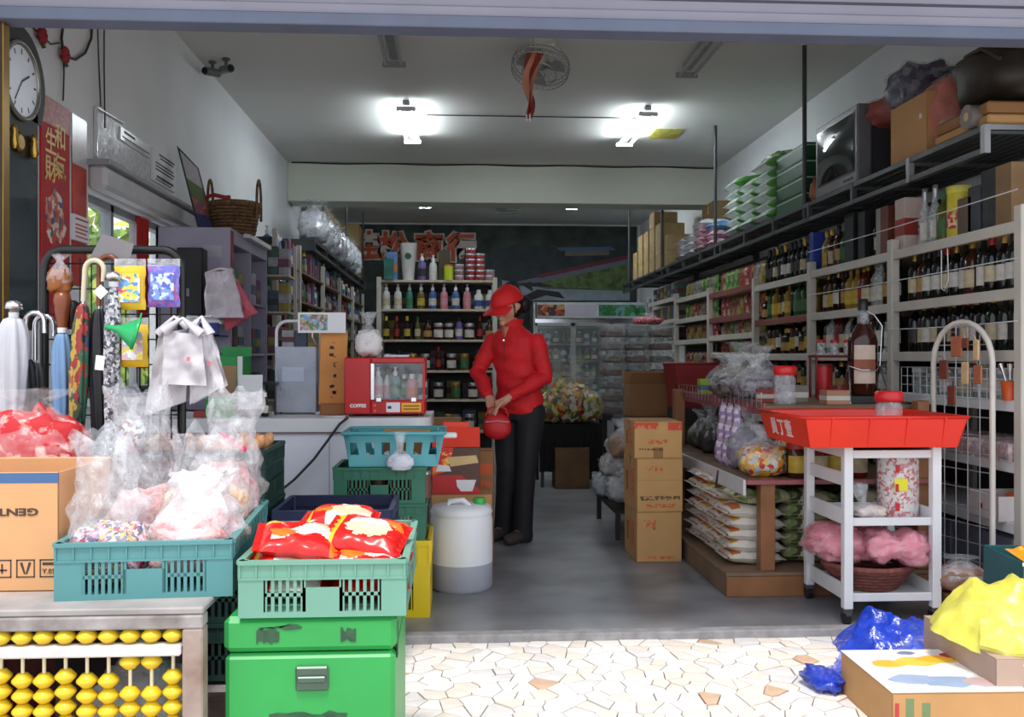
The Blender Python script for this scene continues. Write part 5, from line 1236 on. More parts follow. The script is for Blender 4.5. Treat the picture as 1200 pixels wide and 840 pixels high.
# hands: palm, four fingers curled over the pouch top, thumb leaving the palm side
def hand(w, d, side, spread):
    d = d.normalized(); up = Vector((0, 0, 1)); s_ = d.cross(up).normalized() * side
    palm = w + d * .05; n_ = s_.cross(d)
    for k in range(5): ball(b, w + d * (.012 + .016 * k) + s_ * 0, (.026 + .003 * k, .02, .024))
    for k, (L_, o_) in enumerate(((.062, -.027), (.072, -.009), (.068, .009), (.052, .026))):
        p0 = w + d * .075 + s_ * o_; p1 = p0 + d * L_ * .5 + Vector((0, 0, -.012)); p2 = p1 + d * L_ * .28 + Vector((0, 0, -.022)); p3 = p2 + d * L_ * .1 + Vector((0, 0, -.02))
        b.tube([p0 - d * .02, p0, p1, p2, p3], [.0105, .0105, .0095, .009, .007], 8)
    t0 = w + d * .025 - s_ * .022; b.tube([t0, t0 - s_ * .02 + d * .022, t0 - s_ * .022 + d * .048, t0 - s_ * .014 + d * .064], [.013, .012, .0105, .008], 8)
hand(J['rw'], Vector((.22, -.45, -.62)), 1, 0); hand(J['lw'], Vector((-.62, -.1, -.38)), -1, 0)
fuse(b, 'body', skin, person, .0062, 4)
eye = M('dark_eye', (30, 22, 20), .3)
for s in (-1, 1): MB().tube([hp(.079, s * .018, .004), hp(.08, s * .03, .006), hp(.074, s * .04, .003)], [.003, .0045, .003], 6).build('eye', eye, person)
for s in (-1, 1): MB().tube([hp(.082, s * .014, .022), hp(.082, s * .03, .026), hp(.073, s * .044, .022)], [.003, .004, .003], 5).build('eyebrow', eye, person)
# jacket
red_j = M('red_jacket_knit', (210, 20, 30), .7, var=.14, vs=9, bump=.15, bs=200)
b = MB()
ring_loft(b, [((.022, 0, .805), .168, .128), ((.022, 0, .83), .17, .13), ((.02, 0, .90), .166, .126), ((.012, 0, 1.02), .148, .112), ((0, 0, 1.12), .155, .116), ((-.01, -.004, 1.22), .166, .118), ((-.015, -.005, 1.29), .158, .102), ((-.02, -.01, 1.335), .115, .085), ((-.03, -.018, 1.365), .07, .068), ((-.037, -.03, 1.395), .062, .062)])
for q, sw in (('r', .0), ('l', .0)):
    S_, E_, W_ = J[q + 's'], J[q + 'e'], J[q + 'w']
    limb(b, [S_ + Vector((0, 0, -.005)), S_ * .6 + E_ * .4, S_ * .25 + E_ * .75, E_, E_ * .7 + W_ * .3, E_ * .3 + W_ * .7, W_ * .95 + E_ * .05], [.058, .056, .052, .052, .05, .044, .036], 14)
rr = random.Random(3)
jk = fuse(b, 'jacket', red_j, person, .009, 5)
for v in jk.data.vertices:                                          # soft folds
    p = v.co; k = fbm((p.x * 7, p.y * 7, p.z * 11), 1.0, 4) * .007 + .004 * math.sin(p.z * 60 + p.x * 20) * (1 if p.z < 1.12 else .5)
    v.co += v.normal * k
MB().tube([J['chest'] + FV * .125 + Vector((.0, 0, .155)), Vector((-.005, 0, 1.22)) + FV * .121, Vector((.0, 0, 1.14)) + FV * .121], .003, 5).build('zipper', M('dark_zip', (96, 12, 18), .5), person)
cl = MB()
for s in (-1, 1): cl.grid(lambda u, v: Vector((-.034, -.022, 1.36 + .05 * v)) + SV * (s * (.012 + .058 * math.sin(u * PI * .75))) + FV * (.078 * math.cos(u * PI * .75) + .004 - .01 * v), 8, 3)
cl.build('collar', red_j, person)
vv = MB(); vv.prism([Vector((-.02, 0, 1.37)) + FV * .078 + SV * -.03, Vector((-.02, 0, 1.37)) + FV * .078 + SV * .03, Vector((-.012, 0, 1.285)) + FV * .113], FV * .006); vv.build('neck_opening', skin, person)
MB().lathe([(.006, 0), (.006, .004)], 8).build('zip_pull', chrome, person, tuple(Vector((-.01, 0, 1.275)) + FV * .122), (PI / 2, 0, 0))
# trousers
b = MB(); blk_t = M('black_trousers', (24, 24, 30), .75, var=.2, vs=8)
ring_loft(b, [((.02, 0, .77), .155, .115), ((.02, 0, .84), .158, .117), ((.02, 0, .92), .14, .102)])
for q in 'rl':
    H_, K_, A_ = J[q + 'h'], J[q + 'k'], J[q + 'a']
    limb(b, [H_ + Vector((0, 0, -.02)), H_ * .6 + K_ * .4, K_, K_ * .5 + A_ * .5, A_ + Vector((0, 0, -.01)), A_ + Vector((0, 0, -.055))], [.098, .086, .068, .064, .066, .07], 14)
fuse(b, 'trousers', blk_t, person, .009, 3)
shoe = M('dark_shoe', (66, 58, 56), .6, var=.2)
for q in 'rl':
    b = MB(); A_ = J[q + 'a']; c = Vector((A_.x, A_.y, 0))
    b.tube([c - FV * .055 + Vector((0, 0, .04)), c + Vector((0, 0, .045)), c + FV * .08 + Vector((0, 0, .036)), c + FV * .16 + Vector((0, 0, .03)), c + FV * .185 + Vector((0, 0, .026))], [.03, .04, .042, .036, .018], 12)
    for v in range(len(b.v)): x, y, z = b.v[v]; b.v[v] = (x, y, max(z, .002))
    b.build('shoe', shoe, person)
# hair and cap
hair = M('black_hair', (22, 18, 18), .5, var=.3, vs=40)
b = MB()
def hairfn(u, v):
    a = 2 * PI * u; e = -PI / 2 + PI * v; d = Vector((math.cos(a) * math.cos(e), math.sin(a) * math.cos(e), math.sin(e)))
    k = 1 + .06 * math.sin(a * 14)
    return hp(-.022 + d.x * .085 * k, d.y * .08 * k, .004 + d.z * .098)
b.grid(hairfn, 36, 14, 0, True, True); b.build('hair', hair, person)
b = MB(); blob(b, hp(-.115, .03, -.012), (.048, .05, .055), 4, .2, 3, 18, 12, 1.0, flat=False); b.build('hair_bun', hair, person)
capm = M('red_cap_cloth', (216, 22, 26), .65, var=.06, vs=10)
b = MB()
def capfn(u, v):
    a = 2 * PI * u; e = PI / 2 * (v ** .8)
    r_ = math.cos(e); return hp(-.004 + .108 * r_ * math.cos(a), .09 * r_ * math.sin(a), .040 + .098 * math.sin(e) - .008 * math.cos(a))
b.grid(capfn, 28, 10, 0, True, True)
b.tube([hp(-.004 + .109 * math.cos(a * PI / 14), .091 * math.sin(a * PI / 14), .038 - .008 * math.cos(a * PI / 14)) for a in range(28)], .005, 6, closed=True)
cp = b.build('cap', capm, person)
br = MB()
for dz in (0, -.006):
    br.grid(lambda u, v: hp(.07 * math.cos((u - .5) * 2.2) + .02 + .105 * v * math.cos((u - .5) * 1.9), .096 * math.sin((u - .5) * 2.2) * (1 - .06 * v), .034 + dz - .034 * v - .02 * (2 * u - 1) ** 2), 14, 6)
br.build('cap_brim', capm, cp); ball(bb2 := MB(), hp(-.004, 0, .137), .008); bb2.build('cap_button', capm, cp)
# red pouch she holds
pc = pfoot + Vector((-.135, -.27, 0)); pc.z = .745
t = thing('red_pouch', 'small round red pouch in the hands of the person', 'pouch', tuple(pc))
b = MB(); blob(b, (0, 0, .0), (.085, .045, .08), 6, .08, 1.5, 24, 14, .85, flat=False); b.build('body', M('red_pouch_nylon', (200, 26, 36), .5, var=.1), t)
MB().tube([(-.07, -.045, .03), (0, -.052, .036), (.07, -.045, .03)], .004, 5).build('zipper', M('pale_zip', (206, 150, 150), .4), t)
MB().tube([(-.07, 0, .06), (-.05, .0, .11), (.0, .01, .12), (.05, 0, .11), (.07, 0, .06)], .006, 6).build('strap', M('red_pouch_nylon', (200, 26, 36)), t)
# ================================================================== right wall shelving
wht = M('shelf_white_paint', (196, 190, 180), .55, var=.08, vs=4); brd = M('shelf_board', (190, 176, 158), .55, var=.1, vs=5)
SX, SD = 2.55, .50
PST = [4.10, 5.36, 6.63, 7.90, 9.35, 10.8, 12.3]
BZ = {0: [.40, .68, .96, 1.19, 1.475, 1.78], 1: [.40, .68, .93, 1.19, 1.475, 1.78], 2: [.40, .68, .93, 1.19, 1.475, 1.77], 3: [.45, .75, 1.0, 1.21, 1.38, 1.55, 1.80], 4: [.45, .75, 1.05, 1.36, 1.60, 1.84], 5: [.45, .75, 1.05, 1.36, 1.62, 1.88]}
ru = []
dark_back = M('shelf_dark_back', (62, 60, 58), .8)
for i in range(6):
    y0, y1 = PST[i], PST[i + 1]; yc = (y0 + y1) / 2; hh = (y1 - y0) / 2
    u = thing('wall_shelf', '%s shelving bay from the shop front along the right wall' % ORD[i], 'shelf', (SX + SD / 2, yc, 0), group='right wall shelving bays'); ru.append(u)
    ztop = max(BZ[i]) + .075
    for y in ((-hh, hh) if i == 0 else (hh,)):
        MB().bx(-SD / 2 - .02, -SD / 2 + .03, y - .03, y + .03, 0, ztop, b=.004).build('post', wht, u)
        MB().bx(SD / 2 - .03, SD / 2, y - .03, y + .03, 0, ztop, b=.004).build('post', wht, u)
    for z in BZ[i]:
        MB().bx(-SD / 2, SD / 2, -hh, hh, z - .03, z, b=.003).build('board', white_pl if (i == 0 and z < 1) else brd, u)
        MB().bx(-SD / 2 - .012, -SD / 2, -hh + .03, hh - .03, z - .045, z + .008, b=.003).build('edge_lip', (M('red_brown_lip', (122, 62, 54), .5) if (i == 2 and z in (1.475,)) or (i == 3 and z > 1.5) else white_pl if (i == 0 and z < 1) else wht), u)
    MB().bx(SD / 2 - .004, SD / 2, -hh, hh, 0, ztop).build('back_panel', dark_back, u)
rb = random.Random(21)
def row(i, z, items, nm, x=SX + .085, n=None, margin=.07, bay=''):
    y0, y1 = PST[i] + margin, PST[i + 1] - margin; k = len(items)
    for j, it in enumerate(items):
        y = y0 + (y1 - y0) * (j + .5) / k; lab = nm % ORD[j]
        kd, g_, l_, c_ = it[:4]
        bottle(kd, g_, l_, c_, (x + rb.uniform(-.012, .012), y + rb.uniform(-.006, .006), z + .001), lab, 'bottles on the right wall shelves', rz=-1.15 + rb.uniform(-.5, .5), sc_=it[4] if len(it) > 4 else 1.0)
W1 = ('wine', 'dark', 'white', 'black'); W2 = ('wine', 'black', 'cream', 'red'); W3 = ('wine', 'dark', 'cream', 'gold'); W4 = ('wine', 'black', 'white', 'gold'); W5 = ('tall', 'dark', 'white', 'black'); W6 = ('wine', 'brown', 'gold', 'black'); W7 = ('wine', 'black', 'dark', 'black')
S1_ = ('spirit', 'brown', 'cream', 'gold'); S2_ = ('spirit', 'clear', 'white', 'silver'); S3_ = ('spirit', 'brown', 'yellow', 'black'); S4_ = ('spirit', 'dark', 'gold', 'red'); S5_ = ('spirit', 'red', 'red', 'gold'); S6_ = ('spirit', 'yellow', 'yellow', 'gold'); S7_ = ('squat', 'black', 'gold', 'gold'); S8_ = ('spirit', 'green', 'green', 'green')
row(0, 1.475, [W3, W1, W4, W2, W5, S1_, W5, W4, W2, W1, W1, W6, W3], '%s bottle from the front on the second board of the nearest right bay')
row(0, 1.19, [W5, W7, W1, W3, W7, W4, W2, W7, W3, W7, W2, W1, W3, W7], '%s bottle from the front on the third board of the nearest right bay')
row(0, .96, [('jar', 'clear', 'white', 'silver'), ('jar', 'clear', 'white', 'silver'), ('squat', 'clear', 'white', 'white'), ('jar', 'clear', 'cream', 'white'), ('jar', 'clear', 'white', 'silver'), ('jar', 'clear', None, 'silver'), ('jar', 'clear', None, 'white')], '%s glass jar from the front on the fourth board of the nearest right bay')
row(1, 1.475, [W1, W6, S2_, S2_, S1_, S5_, S6_, S6_, W6, W4, S3_, S1_], '%s bottle from the front on the second board of the second right bay')
row(1, 1.19, [W1, S2_, W5, S3_, S2_, S2_, W4, S2_, S1_, S5_, S2_, S4_], '%s bottle from the front on the third board of the second right bay')
row(1, .93, [S7_, S2_, S3_, S1_, S7_, S5_, S7_, S1_, S3_], '%s bottle from the front on the fourth board of the second right bay')
row(2, 1.77, [W1, W7, W3, W7, W7, W1, W4, W7, W3, W7, W7], '%s tall dark bottle from the front on the top of the third right bay')
row(2, 1.475, [S6_, W6, S8_, S8_, W7, S6_, W1, S3_, S6_, S8_, S7_], '%s bottle from the front on the second board of the third right bay')
row(2, 1.19, [S3_, S3_, S7_, W4, S3_, S7_, S7_, W1, S3_, S4_, S7_], '%s bottle from the front on the third board of the third right bay')
row(2, .93, [S4_, S7_, S4_, S5_, S4_, S7_, S4_, S5_, S4_], '%s bottle from the front on the fourth board of the third right bay')
row(1, .68, [('jar', 'brown', 'red', 'red')] * 4 + [('jar', 'olive', 'green', 'gold')] * 4, '%s jar from the front on the fifth board of the second right bay')
# top of the nearest bay: gift boxes, tins, clear bottles
def top_item(px, i): q = atX(px, 300, SX + .1); return (SX + .10, q.y, 1.781)
T = 'on the top board of the nearest right bay'
goods_box(.13, .12, .31, M('box_offwhite', (200, 180, 172), .5), top_item(1067, 0), 'off-white gift box with red ribbon band ' + T, band=M('band_red', (150, 50, 44), .5))
bottle('tall', 'clear', 'white', 'silver', top_item(1084, 0), 'first clear liquor bottle beside the off-white box')
bottle('tall', 'clear', 'white', 'silver', top_item(1096, 0), 'second clear liquor bottle beside the yellow tin')
bottle('spirit', 'olive', 'green', 'green', top_item(1107, 0), 'greenish bottle just left of the yellow tin')
yt = thing('gift_tin', 'yellow round gift tin with red arches ' + T, 'tin', top_item(1124, 0))
MB().lathe([(.06, 0), (.061, .004), (.061, .27), (.06, .275)], 20).build('body', M('tin_yellow', (206, 190, 40), .4), yt); MB().lathe([(.064, .25), (.064, .285), (.055, .287)], 20).build('lid', M('tin_lemon', (220, 210, 90), .4), yt)
MB().lathe([(.0615, .06), (.0615, .15)], 20, cap=False).build('printed_band', PRINT('tin_arches', [(190, 50, 40), (220, 200, 160), (190, 50, 40), (206, 180, 90)], 22), yt)
for k, (px, h, c) in enumerate(((1143, .2, (90, 66, 44)), (1156, .24, (44, 50, 60)), (1172, .3, (24, 24, 28)), (1190, .3, (130, 98, 60)))):
    goods_box(.12, .13, h, M('top_box_%d' % k, c, .5, var=.2), top_item(px, 0), ('small brown', 'slate', 'tall black', 'tall tan')[k] + ' gift box ' + T)
T = 'on the top board of the second right bay'
for k, (px, h, w, c) in enumerate(((960, .30, .07, (40, 64, 160)), (1005, .34, .14, (18, 18, 22)), (1020, .32, .1, (16, 16, 20)), (1040, .30, .06, (150, 150, 140)), (1047, .3, .1, (110, 52, 40)))):
    goods_box(w, .12, h, M('bay2_box_%d' % k, c, .5, var=.15), top_item(px, 1), ('slim bright blue', 'wide black', 'narrow black', 'pale narrow', 'rust brown')[k] + ' gift box ' + T, rz=PI / 2)
for k, px in enumerate((970, 976, 983, 992, 1030)):
    bottle(*(S6_, S1_, W6, S8_, W3)[k], top_item(px, 1), '%s bottle from the back among boxes %s' % (ORD[k], T))
# snack bays further back
pk_ms = [PRINT('snk_%d' % k, c, 18, .35, crinkle=.3) for k, c in enumerate((((150, 54, 44), (170, 136, 60), (130, 40, 40)), ((160, 150, 60), (176, 166, 110), (130, 120, 50)), ((176, 40, 44), (206, 190, 180), (150, 36, 40)), ((60, 120, 70), (190, 200, 110), (90, 150, 80)), ((160, 156, 160), (120, 130, 146), (160, 100, 100)), ((150, 90, 54), (176, 150, 100), (120, 54, 44))))]
def stand_pack(i, z, nm, seed, nn=9, hh=.16):
    y0, y1 = PST[i] + .06, PST[i + 1] - .06; r2 = random.Random(seed)
    for j in range(nn):
        k = r2.randrange(6)
        snack('st%d_%d' % (k, int(hh * 100)), hh, .13, .06, pk_ms[k], (SX + .09, y0 + (y1 - y0) * (j + .5) / nn, z + hh / 2 + .002), nm % ORD[j], rot=(PI / 2, PI / 2, PI / 2), group='snack packs on the right wall shelves', seed=k)
for z, nm, sd, h in ((1.80, 'top', 1, .2), (1.55, 'second', 2, .2), (1.38, 'third', 3, .12), (1.21, 'fourth', 4, .13), (1.0, 'fifth', 5, .16)):
    stand_pack(3, z, '%s snack pack from the front on the ' + nm + ' board of the fourth right bay', sd, 9, h)
for z, nm, sd in ((1.84, 'top', 11), (1.60, 'second', 12), (1.36, 'third', 13), (1.05, 'fourth', 14)):
    stand_pack(4, z, '%s snack pack from the front on the ' + nm + ' board of the fifth right bay', sd, 8, .17)
for z, nm in ((1.88, 'top'), (1.62, 'second'), (1.36, 'third')):
    for j in range(7): goods_box(.14, .14, .17, mats_dk[(j * 3 + len(nm)) % 8], (SX + .1, PST[5] + .12 + .2 * j, z + .001), '%s carton from the front on the %s board of the sixth right bay' % (ORD[j], nm), 'cartons on the sixth right bay', band=mats_dk[j % 8])
# guard cords in front of the bottles
for k, (z, y1) in enumerate(((1.925, PST[2]), (1.615, PST[2]), (1.33, PST[1]))):
    cable('guard_cord', [(SX - .0205, PST[0] + (y1 - PST[0]) * q / 12, z - .006 * math.sin(q / 12 * PI)) for q in range(13)], .003, ('top', 'middle', 'bottom')[k] + ' white guard cord stretched in front of the right shelf bottles', white_pl)
q = atX(1108, 292, SX - .03)
cable('cord_loop', [(SX - .03, q.y - .02, q.z), (SX - .03, q.y - .03, q.z - .16), (SX - .035, q.y, q.z - .215), (SX - .03, q.y + .04, q.z - .2), (SX - .03, q.y + .04, q.z)], .003, 'white cord loop hanging from the top right board', white_pl)

# ================================================================== overhead rack on the right
RZ = 2.27; RX0, RX1, RY0, RY1 = 2.50, 3.04, 4.30, 13.9
ang = M('dark_angle_iron', (74, 76, 78), .45, metal=.5, var=.15, vs=8); angb = M('grey_angle_iron', (140, 140, 142), .4, metal=.5)
ork = thing('overhead_rack', 'long dark angle-iron storage rack hung above the right shelves', 'rack', ((RX0 + RX1) / 2, (RY0 + RY1) / 2, RZ))
rx, ry = (RX1 - RX0) / 2, (RY1 - RY0) / 2
for x in (-rx, rx):
    for z in (-.02, -.125): MB().bx(x - .015, x + .015, -ry, ry, z - .015, z + .015, b=.002).build('rail', ang, ork)
for y in (-ry, ry): MB().bx(-rx, rx, y - .015, y + .015, -.035, -.005).build('end_rail', angb, ork); 
n = 13
for k in range(n + 1):
    y = -ry + 2 * ry * k / n
    MB().bx(-rx - .018, -rx + .012, y - .018, y + .018, -.14, -.005).build('upright', angb if k < 2 else ang, ork)
    MB().bx(-rx, rx, y - .015, y + .015, -.05, -.03).build('cross_bar', ang, ork)
for k in range(10): x = -rx + .03 + (2 * rx - .06) * k / 9; MB().bx(x - .02, x + .02, -ry, ry, -.03, -.012).build('slat', ang, ork)
for y in (6.62, 8.95, 11.3, 13.5): MB().cyl((-rx - .0, y - (RY0 + RY1) / 2, -.14), (-rx - .0, y - (RY0 + RY1) / 2, ZC - RZ), .017, n=8).build('hanger_pole', ang, ork)
for y in (4.6, 7.0, 9.4, 11.8): MB().bx(rx - .02, rx + .036, y - (RY0 + RY1) / 2 - .02, y - (RY0 + RY1) / 2 + .02, -.3, -.02).build('wall_bracket', ang, ork)
RT = RZ + .002
# television facing the aisle
tv = thing('television', 'old grey tube television on the overhead rack facing the aisle', 'television', (RX0 + .02, 6.12, RT))
tvg = M('tv_grey', (104, 104, 110), .4); tw, th_ = .345, .50
MB().bx(0, .10, -tw, tw, 0, th_, b=.012).build('bezel', tvg, tv)
MB().bx(-.004, .0, -tw + .04, tw - .04, .075, th_ - .04, b=.0015).build('screen_surround', M('tv_black', (20, 21, 24), .3), tv)
b = MB(); b.grid(lambda u, v: (-.006 - .022 * (1 - (2 * u - 1) ** 2) * (1 - (2 * v - 1) ** 2), -tw + .05 + (2 * tw - .1) * u, .085 + (th_ - .135) * v), 14, 12); b.build('screen', M('tv_screen', (28, 36, 40), .06), tv)
for k in range(4): MB().lathe([(.008, 0), (.008, .004)], 8).build('button', black_m, tv, (-.001, -tw + .08 + .04 * k, .04), (0, -PI / 2, 0))
MB().prism([(.10, -tw + .02, .01), (.10, tw - .02, .01), (.10, tw - .02, th_ - .02), (.10, -tw + .02, th_ - .02)], (.12, 0, 0)).build('housing', M('tv_dark', (56, 56, 62), .5), tv)
b = MB(); b.prism([(.22, -.2, .03), (.22, .2, .03), (.22, .2, th_ - .1), (.22, -.2, th_ - .1)], (.2, 0, 0)); b.build('tube_housing', M('tv_dark', (56, 56, 62)), tv)
# cardboard box, wrapped bundles, black bag
yb = atX(1060, 150, RX0 + .02)
bx_ = carton('cardboard_carton', 'brown carton on the overhead rack next to the television', 'box', .42, .44, .33, kraft, (RX0 + .25, yb.y - .02, RT), -PI / 2, tape=True)
MB().bx(.13, .155, -.2212, -.22, .2, .225).build('white_sticker', paper, bx_)
def bundle(label, px, py, r, mat, seed, film=True, zoff=0.0, x=.25, ry_=0):
    q = atX(px, py, RX0 + x); t = thing('wrapped_bundle', label, 'bundle', (RX0 + x, q.y, RT + zoff))
    b = MB(); blob(b, (0, 0, r[2]), r, seed, .22, 2.5, 28, 16, .75); b.build('contents', mat, t)
    if film: b = MB(); blob(b, (0, 0, r[2] * 1.03), (r[0] * 1.05, r[1] * 1.05, r[2] * 1.05), seed, .22, 2.6, 34, 20, .75); b.build('wrapper', FILM('amber_film', (230, 200, 180), .10, .12, .5, 14), t)
    return t
bundle('dark red bundle in clear wrap on top of the carton by the television', 1048, 110, (.18, .17, .09), M('dark_red_goods', (150, 56, 56), .6, var=.3, vs=20), 3, zoff=.34)
bundle('navy patterned bundle on top of the carton by the television', 1082, 105, (.19, .16, .14), PRINT('navy_pattern', [(50, 62, 96), (76, 90, 124), (44, 50, 78), (110, 120, 140)], 12), 5, zoff=.36, x=.28)
bundle('orange and pink plastic-wrapped bundle at the rack front', 1122, 130, (.17, .13, .20), M('orange_goods', (176, 90, 50), .5, var=.3, vs=9, rgb2=(206, 120, 110)), 7, zoff=.0, x=.22)
q = atX(1195, 90, 2.8)
t = thing('black_sack', 'bulging black-brown sack on the near end of the overhead rack', 'sack', (2.78, 4.52, RT + .115)); b = MB(); blob(b, (0, 0, .17), (.25, .26, .16), 12, .15, 2, 28, 16, .7); b.build('body', M('black_brown_sack', (40, 32, 24), .5, var=.3), t); MB().tube([(-.2, -.2, .2), (-.23, -.1, .28), (-.2, .1, .3)], .012, 6).build('cord', M('dark_cord', (60, 50, 40), .7), t)
t = thing('cardboard_sheet', 'folded brown cardboard slab under the dark sack on the rack', 'cardboard', (2.76, 4.52, RT)); MB().bx(-.25, .27, -.22, .28, .055, .11, b=.01).build('upper_fold', kraft_d, t); MB().bx(-.25, .27, -.22, .28, 0, .05, b=.01).build('lower_fold', kraft, t)
q = atX(1184, 140, RX0 + .0); t = thing('grey_roll', 'small grey roll beside the orange bundle on the rack', 'roll', (RX0 - .02 + .05, 4.42, RT)); MB().cyl((-.06, 0, .06), (.16, 0, .06), .058, n=18).build('roll', M('roll_grey', (120, 112, 110), .5), t); MB().cyl((-.062, 0, .06), (-.05, 0, .06), .022, n=12).build('core', M('roll_core', (196, 160, 100), .5), t)
# green stacked cartons and packs
gdk = M('green_carton_dark', (24, 84, 44), .45, var=.15); glt = PRINT('green_pack', [(70, 150, 60), (120, 180, 90), (40, 110, 50), (196, 216, 190)], 16, .3, crinkle=.3)
gwp = PRINT('green_white_pack', [(206, 222, 214), (226, 236, 230), (110, 170, 96), (190, 210, 200), (226, 236, 230), (214, 228, 220), (150, 196, 140)], 14, .25, crinkle=.3)
for r in range(4):
    t = carton('green_carton', '%s dark green carton from the bottom on the overhead rack' % ORD[r], 'box', .36, .62, .112, gdk, (RX0 + .22, 7.02, RT + .118 * r), tape=False, group='dark green cartons')
    MB().bx(-.1808, -.18, -.3, .3, .092, .1).build('white_line', M('pale_line', (180, 206, 190), .5), t)
    MB().bx(-.17, .17, -.3108, -.31, .09, .1).build('white_line', M('pale_line', (180, 206, 190)), t)
grn_ms = [M('pack_clear_white', (220, 230, 226), .2, var=.06, vs=20), M('pack_leaf_green', (104, 170, 84), .3, var=.15, vs=20), M('pack_mid_green', (60, 128, 66), .3, var=.2, vs=20)]
for c in range(3):
    for r in range(6 - c % 2):
        y = 7.55 + .42 * c
        snack('grn', .36, .38, .115, grn_ms, (RX0 + .16 + .012 * math.sin(r * 2.1), y + .012 * math.cos(r * 1.7), RT + .012 + .082 * r), '%s green-white pack from the bottom in the %s stack on the rack' % (ORD[r], ('nearest', 'middle', 'farthest')[c]), rot=(.0, -.16, 0), group='green and white packs on the rack', seed=3, paint=lambda u, v, s: 0 if u < .34 and .12 < v < .88 else (1 if (u < .45 or v < .2) else 2), n=(16, 12))
bundle('leafy green bundle lying on the dark green cartons', 918, 182, (.15, .3, .05), glt, 9, False, zoff=.475, x=.2)
for k, (px, c) in enumerate(((952, (150, 90, 60)), (957, (90, 120, 120)))):
    q = atX(px, 200, RX0 + .06); t = thing('small_pouch', ('brown', 'teal')[k] + ' small pouch between the television and green cartons', 'pouch', (RX0 + .06 + .1 * k, 6.54, RT)); b = MB(); blob(b, (0, 0, .08), (.05, .04, .08), k, .2, 2, 14, 10); b.build('body', M('pouch_%d' % k, c, .4, var=.2), t); MB().bx(-.03, .03, -.004, .004, .14, .18).build('seal', M('pouch_%d' % k), t)
wp = [PRINT('tissue_w', [(214, 216, 222), (226, 228, 232), (196, 180, 190), (220, 222, 228)], 12, .25, crinkle=.3), PRINT('tissue_p', [(206, 150, 166), (226, 210, 216), (196, 130, 150)], 12, .25, crinkle=.3), PRINT('tissue_b', [(96, 156, 206), (140, 190, 220), (80, 130, 190)], 12, .25)]
for c in range(4):
    for r in range((3, 4, 3, 3)[c]):
        k = 2 if (c == 0 and r == 2) else (1 if c in (0, 1) and r < 3 else 0)
        snack('tis%d' % k, .34, .30, .10, wp[k], (RX0 + .2, 9.35 + .42 * c, RT + .085 * r), '%s tissue pack from the bottom in the %s tissue stack on the rack' % (ORD[r], ORD[c]), rot=(0, -.04, 0), group='tissue packs on the rack', seed=k)
for c in range(6):
    for r in range((2, 3, 4, 3, 3, 2)[c]): carton('rack_carton', '%s tan carton from the bottom in the %s carton stack far along the rack' % (ORD[r], ORD[c]), 'box', .3, .3, .185, M('pale_kraft', (176, 150, 104), .8), (RX0 + .17, 11.25 + .38 * c, RT + .191 * r), group='tan cartons far along the rack')
carton('rack_carton', 'large brown carton at the wall far along the overhead rack', 'box', .22, .5, .62, M('brown_board', (128, 104, 66), .8), (2.93, 10.4, RT))

# ================================================================== display island right of the aisle
pw_ = M('island_wood', (146, 98, 62), .6, var=.2, vs=6, bump=.1); pw2 = M('island_wood_worn', (128, 104, 84), .8, var=.2, vs=6)
IX0, IX1, IY0, IY1 = 1.31, 2.34, 4.49, 6.7
isl = thing('display_island', 'low wooden display island with post and white-edged shelf by the aisle', 'display stand', ((IX0 + IX1) / 2, (IY0 + IY1) / 2, 0)); ix, iy = (IX0 + IX1) / 2, (IY0 + IY1) / 2
def ib(x0, x1, y0, y1, z0, z1, nm, mt, b=.003): return MB().bx(x0 - ix, x1 - ix, y0 - iy, y1 - iy, z0, z1, b=b).build(nm, mt, isl)
ib(IX0, IX1, IY0, IY0 + .03, 0, .10, 'plinth_front', pw_); ib(IX0, IX0 + .03, IY0 + .03, IY1, 0, .10, 'plinth_side', pw2); ib(IX0 - .004, IX1, IY0 - .004, IY1, .10, .118, 'plinth_top', pw2)
ib(IX1 - .03, IX1, IY0 + .03, IY1, 0, .10, 'plinth_side', pw2); ib(IX0 + .03, IX1 - .03, IY1 - .03, IY1, 0, .10, 'plinth_back', pw2)
PX = atY(897, 620, 4.56).x
ib(PX - .036, PX + .036, 4.52, 4.59, .118, .57, 'post', pw_); ib(IX1 - .06, IX1, 4.52, 4.59, .118, .95, 'post', pw_); ib(1.48, 1.55, 6.3, 6.37, .118, .95, 'post', pw_); ib(IX1 - .06, IX1, 6.3, 6.37, .118, .95, 'post', pw_)
S1Z = .565
ib(1.41, IX1, 4.5, 6.4, S1Z - .02, S1Z, 'shelf', pw2); ib(1.395, 1.41, 4.5, 6.4, S1Z - .075, S1Z + .004, 'price_rail', M('white_rail', (206, 204, 206), .5)); ib(1.41, IX1, 4.485, 4.5, S1Z - .02, S1Z + .004, 'price_rail', M('red_rail', (150, 84, 88), .5))
S2Z = .925
ib(1.55, IX1, 4.62, 6.4, S2Z - .02, S2Z, 'shelf', pw2); ib(1.535, 1.55, 4.62, 6.4, S2Z - .05, S2Z + .012, 'price_rail', M('red_rail', (170, 90, 96)))
MB().prism([(x - ix, y - iy, z) for x, y, z in ((1.393, 4.95, S1Z), (1.393, 4.93, S1Z), (1.39, 4.96, S1Z - .1), (1.39, 4.99, S1Z - .09))], (.003, 0, 0)).build('torn_tape', black_m, isl)
b = MB()
for k in range(24): y = 4.62 + 1.75 * k / 23; b.cyl((1.525 - ix, y - iy, S2Z - .02), (1.525 - ix, y - iy, S2Z + .06), .002, n=4)
for z in (.02, .06): b.cyl((1.525 - ix, 4.62 - iy, S2Z + z), (1.525 - ix, 6.37 - iy, S2Z + z), .003, n=5)
b.build('wire_guard', chrome, isl)
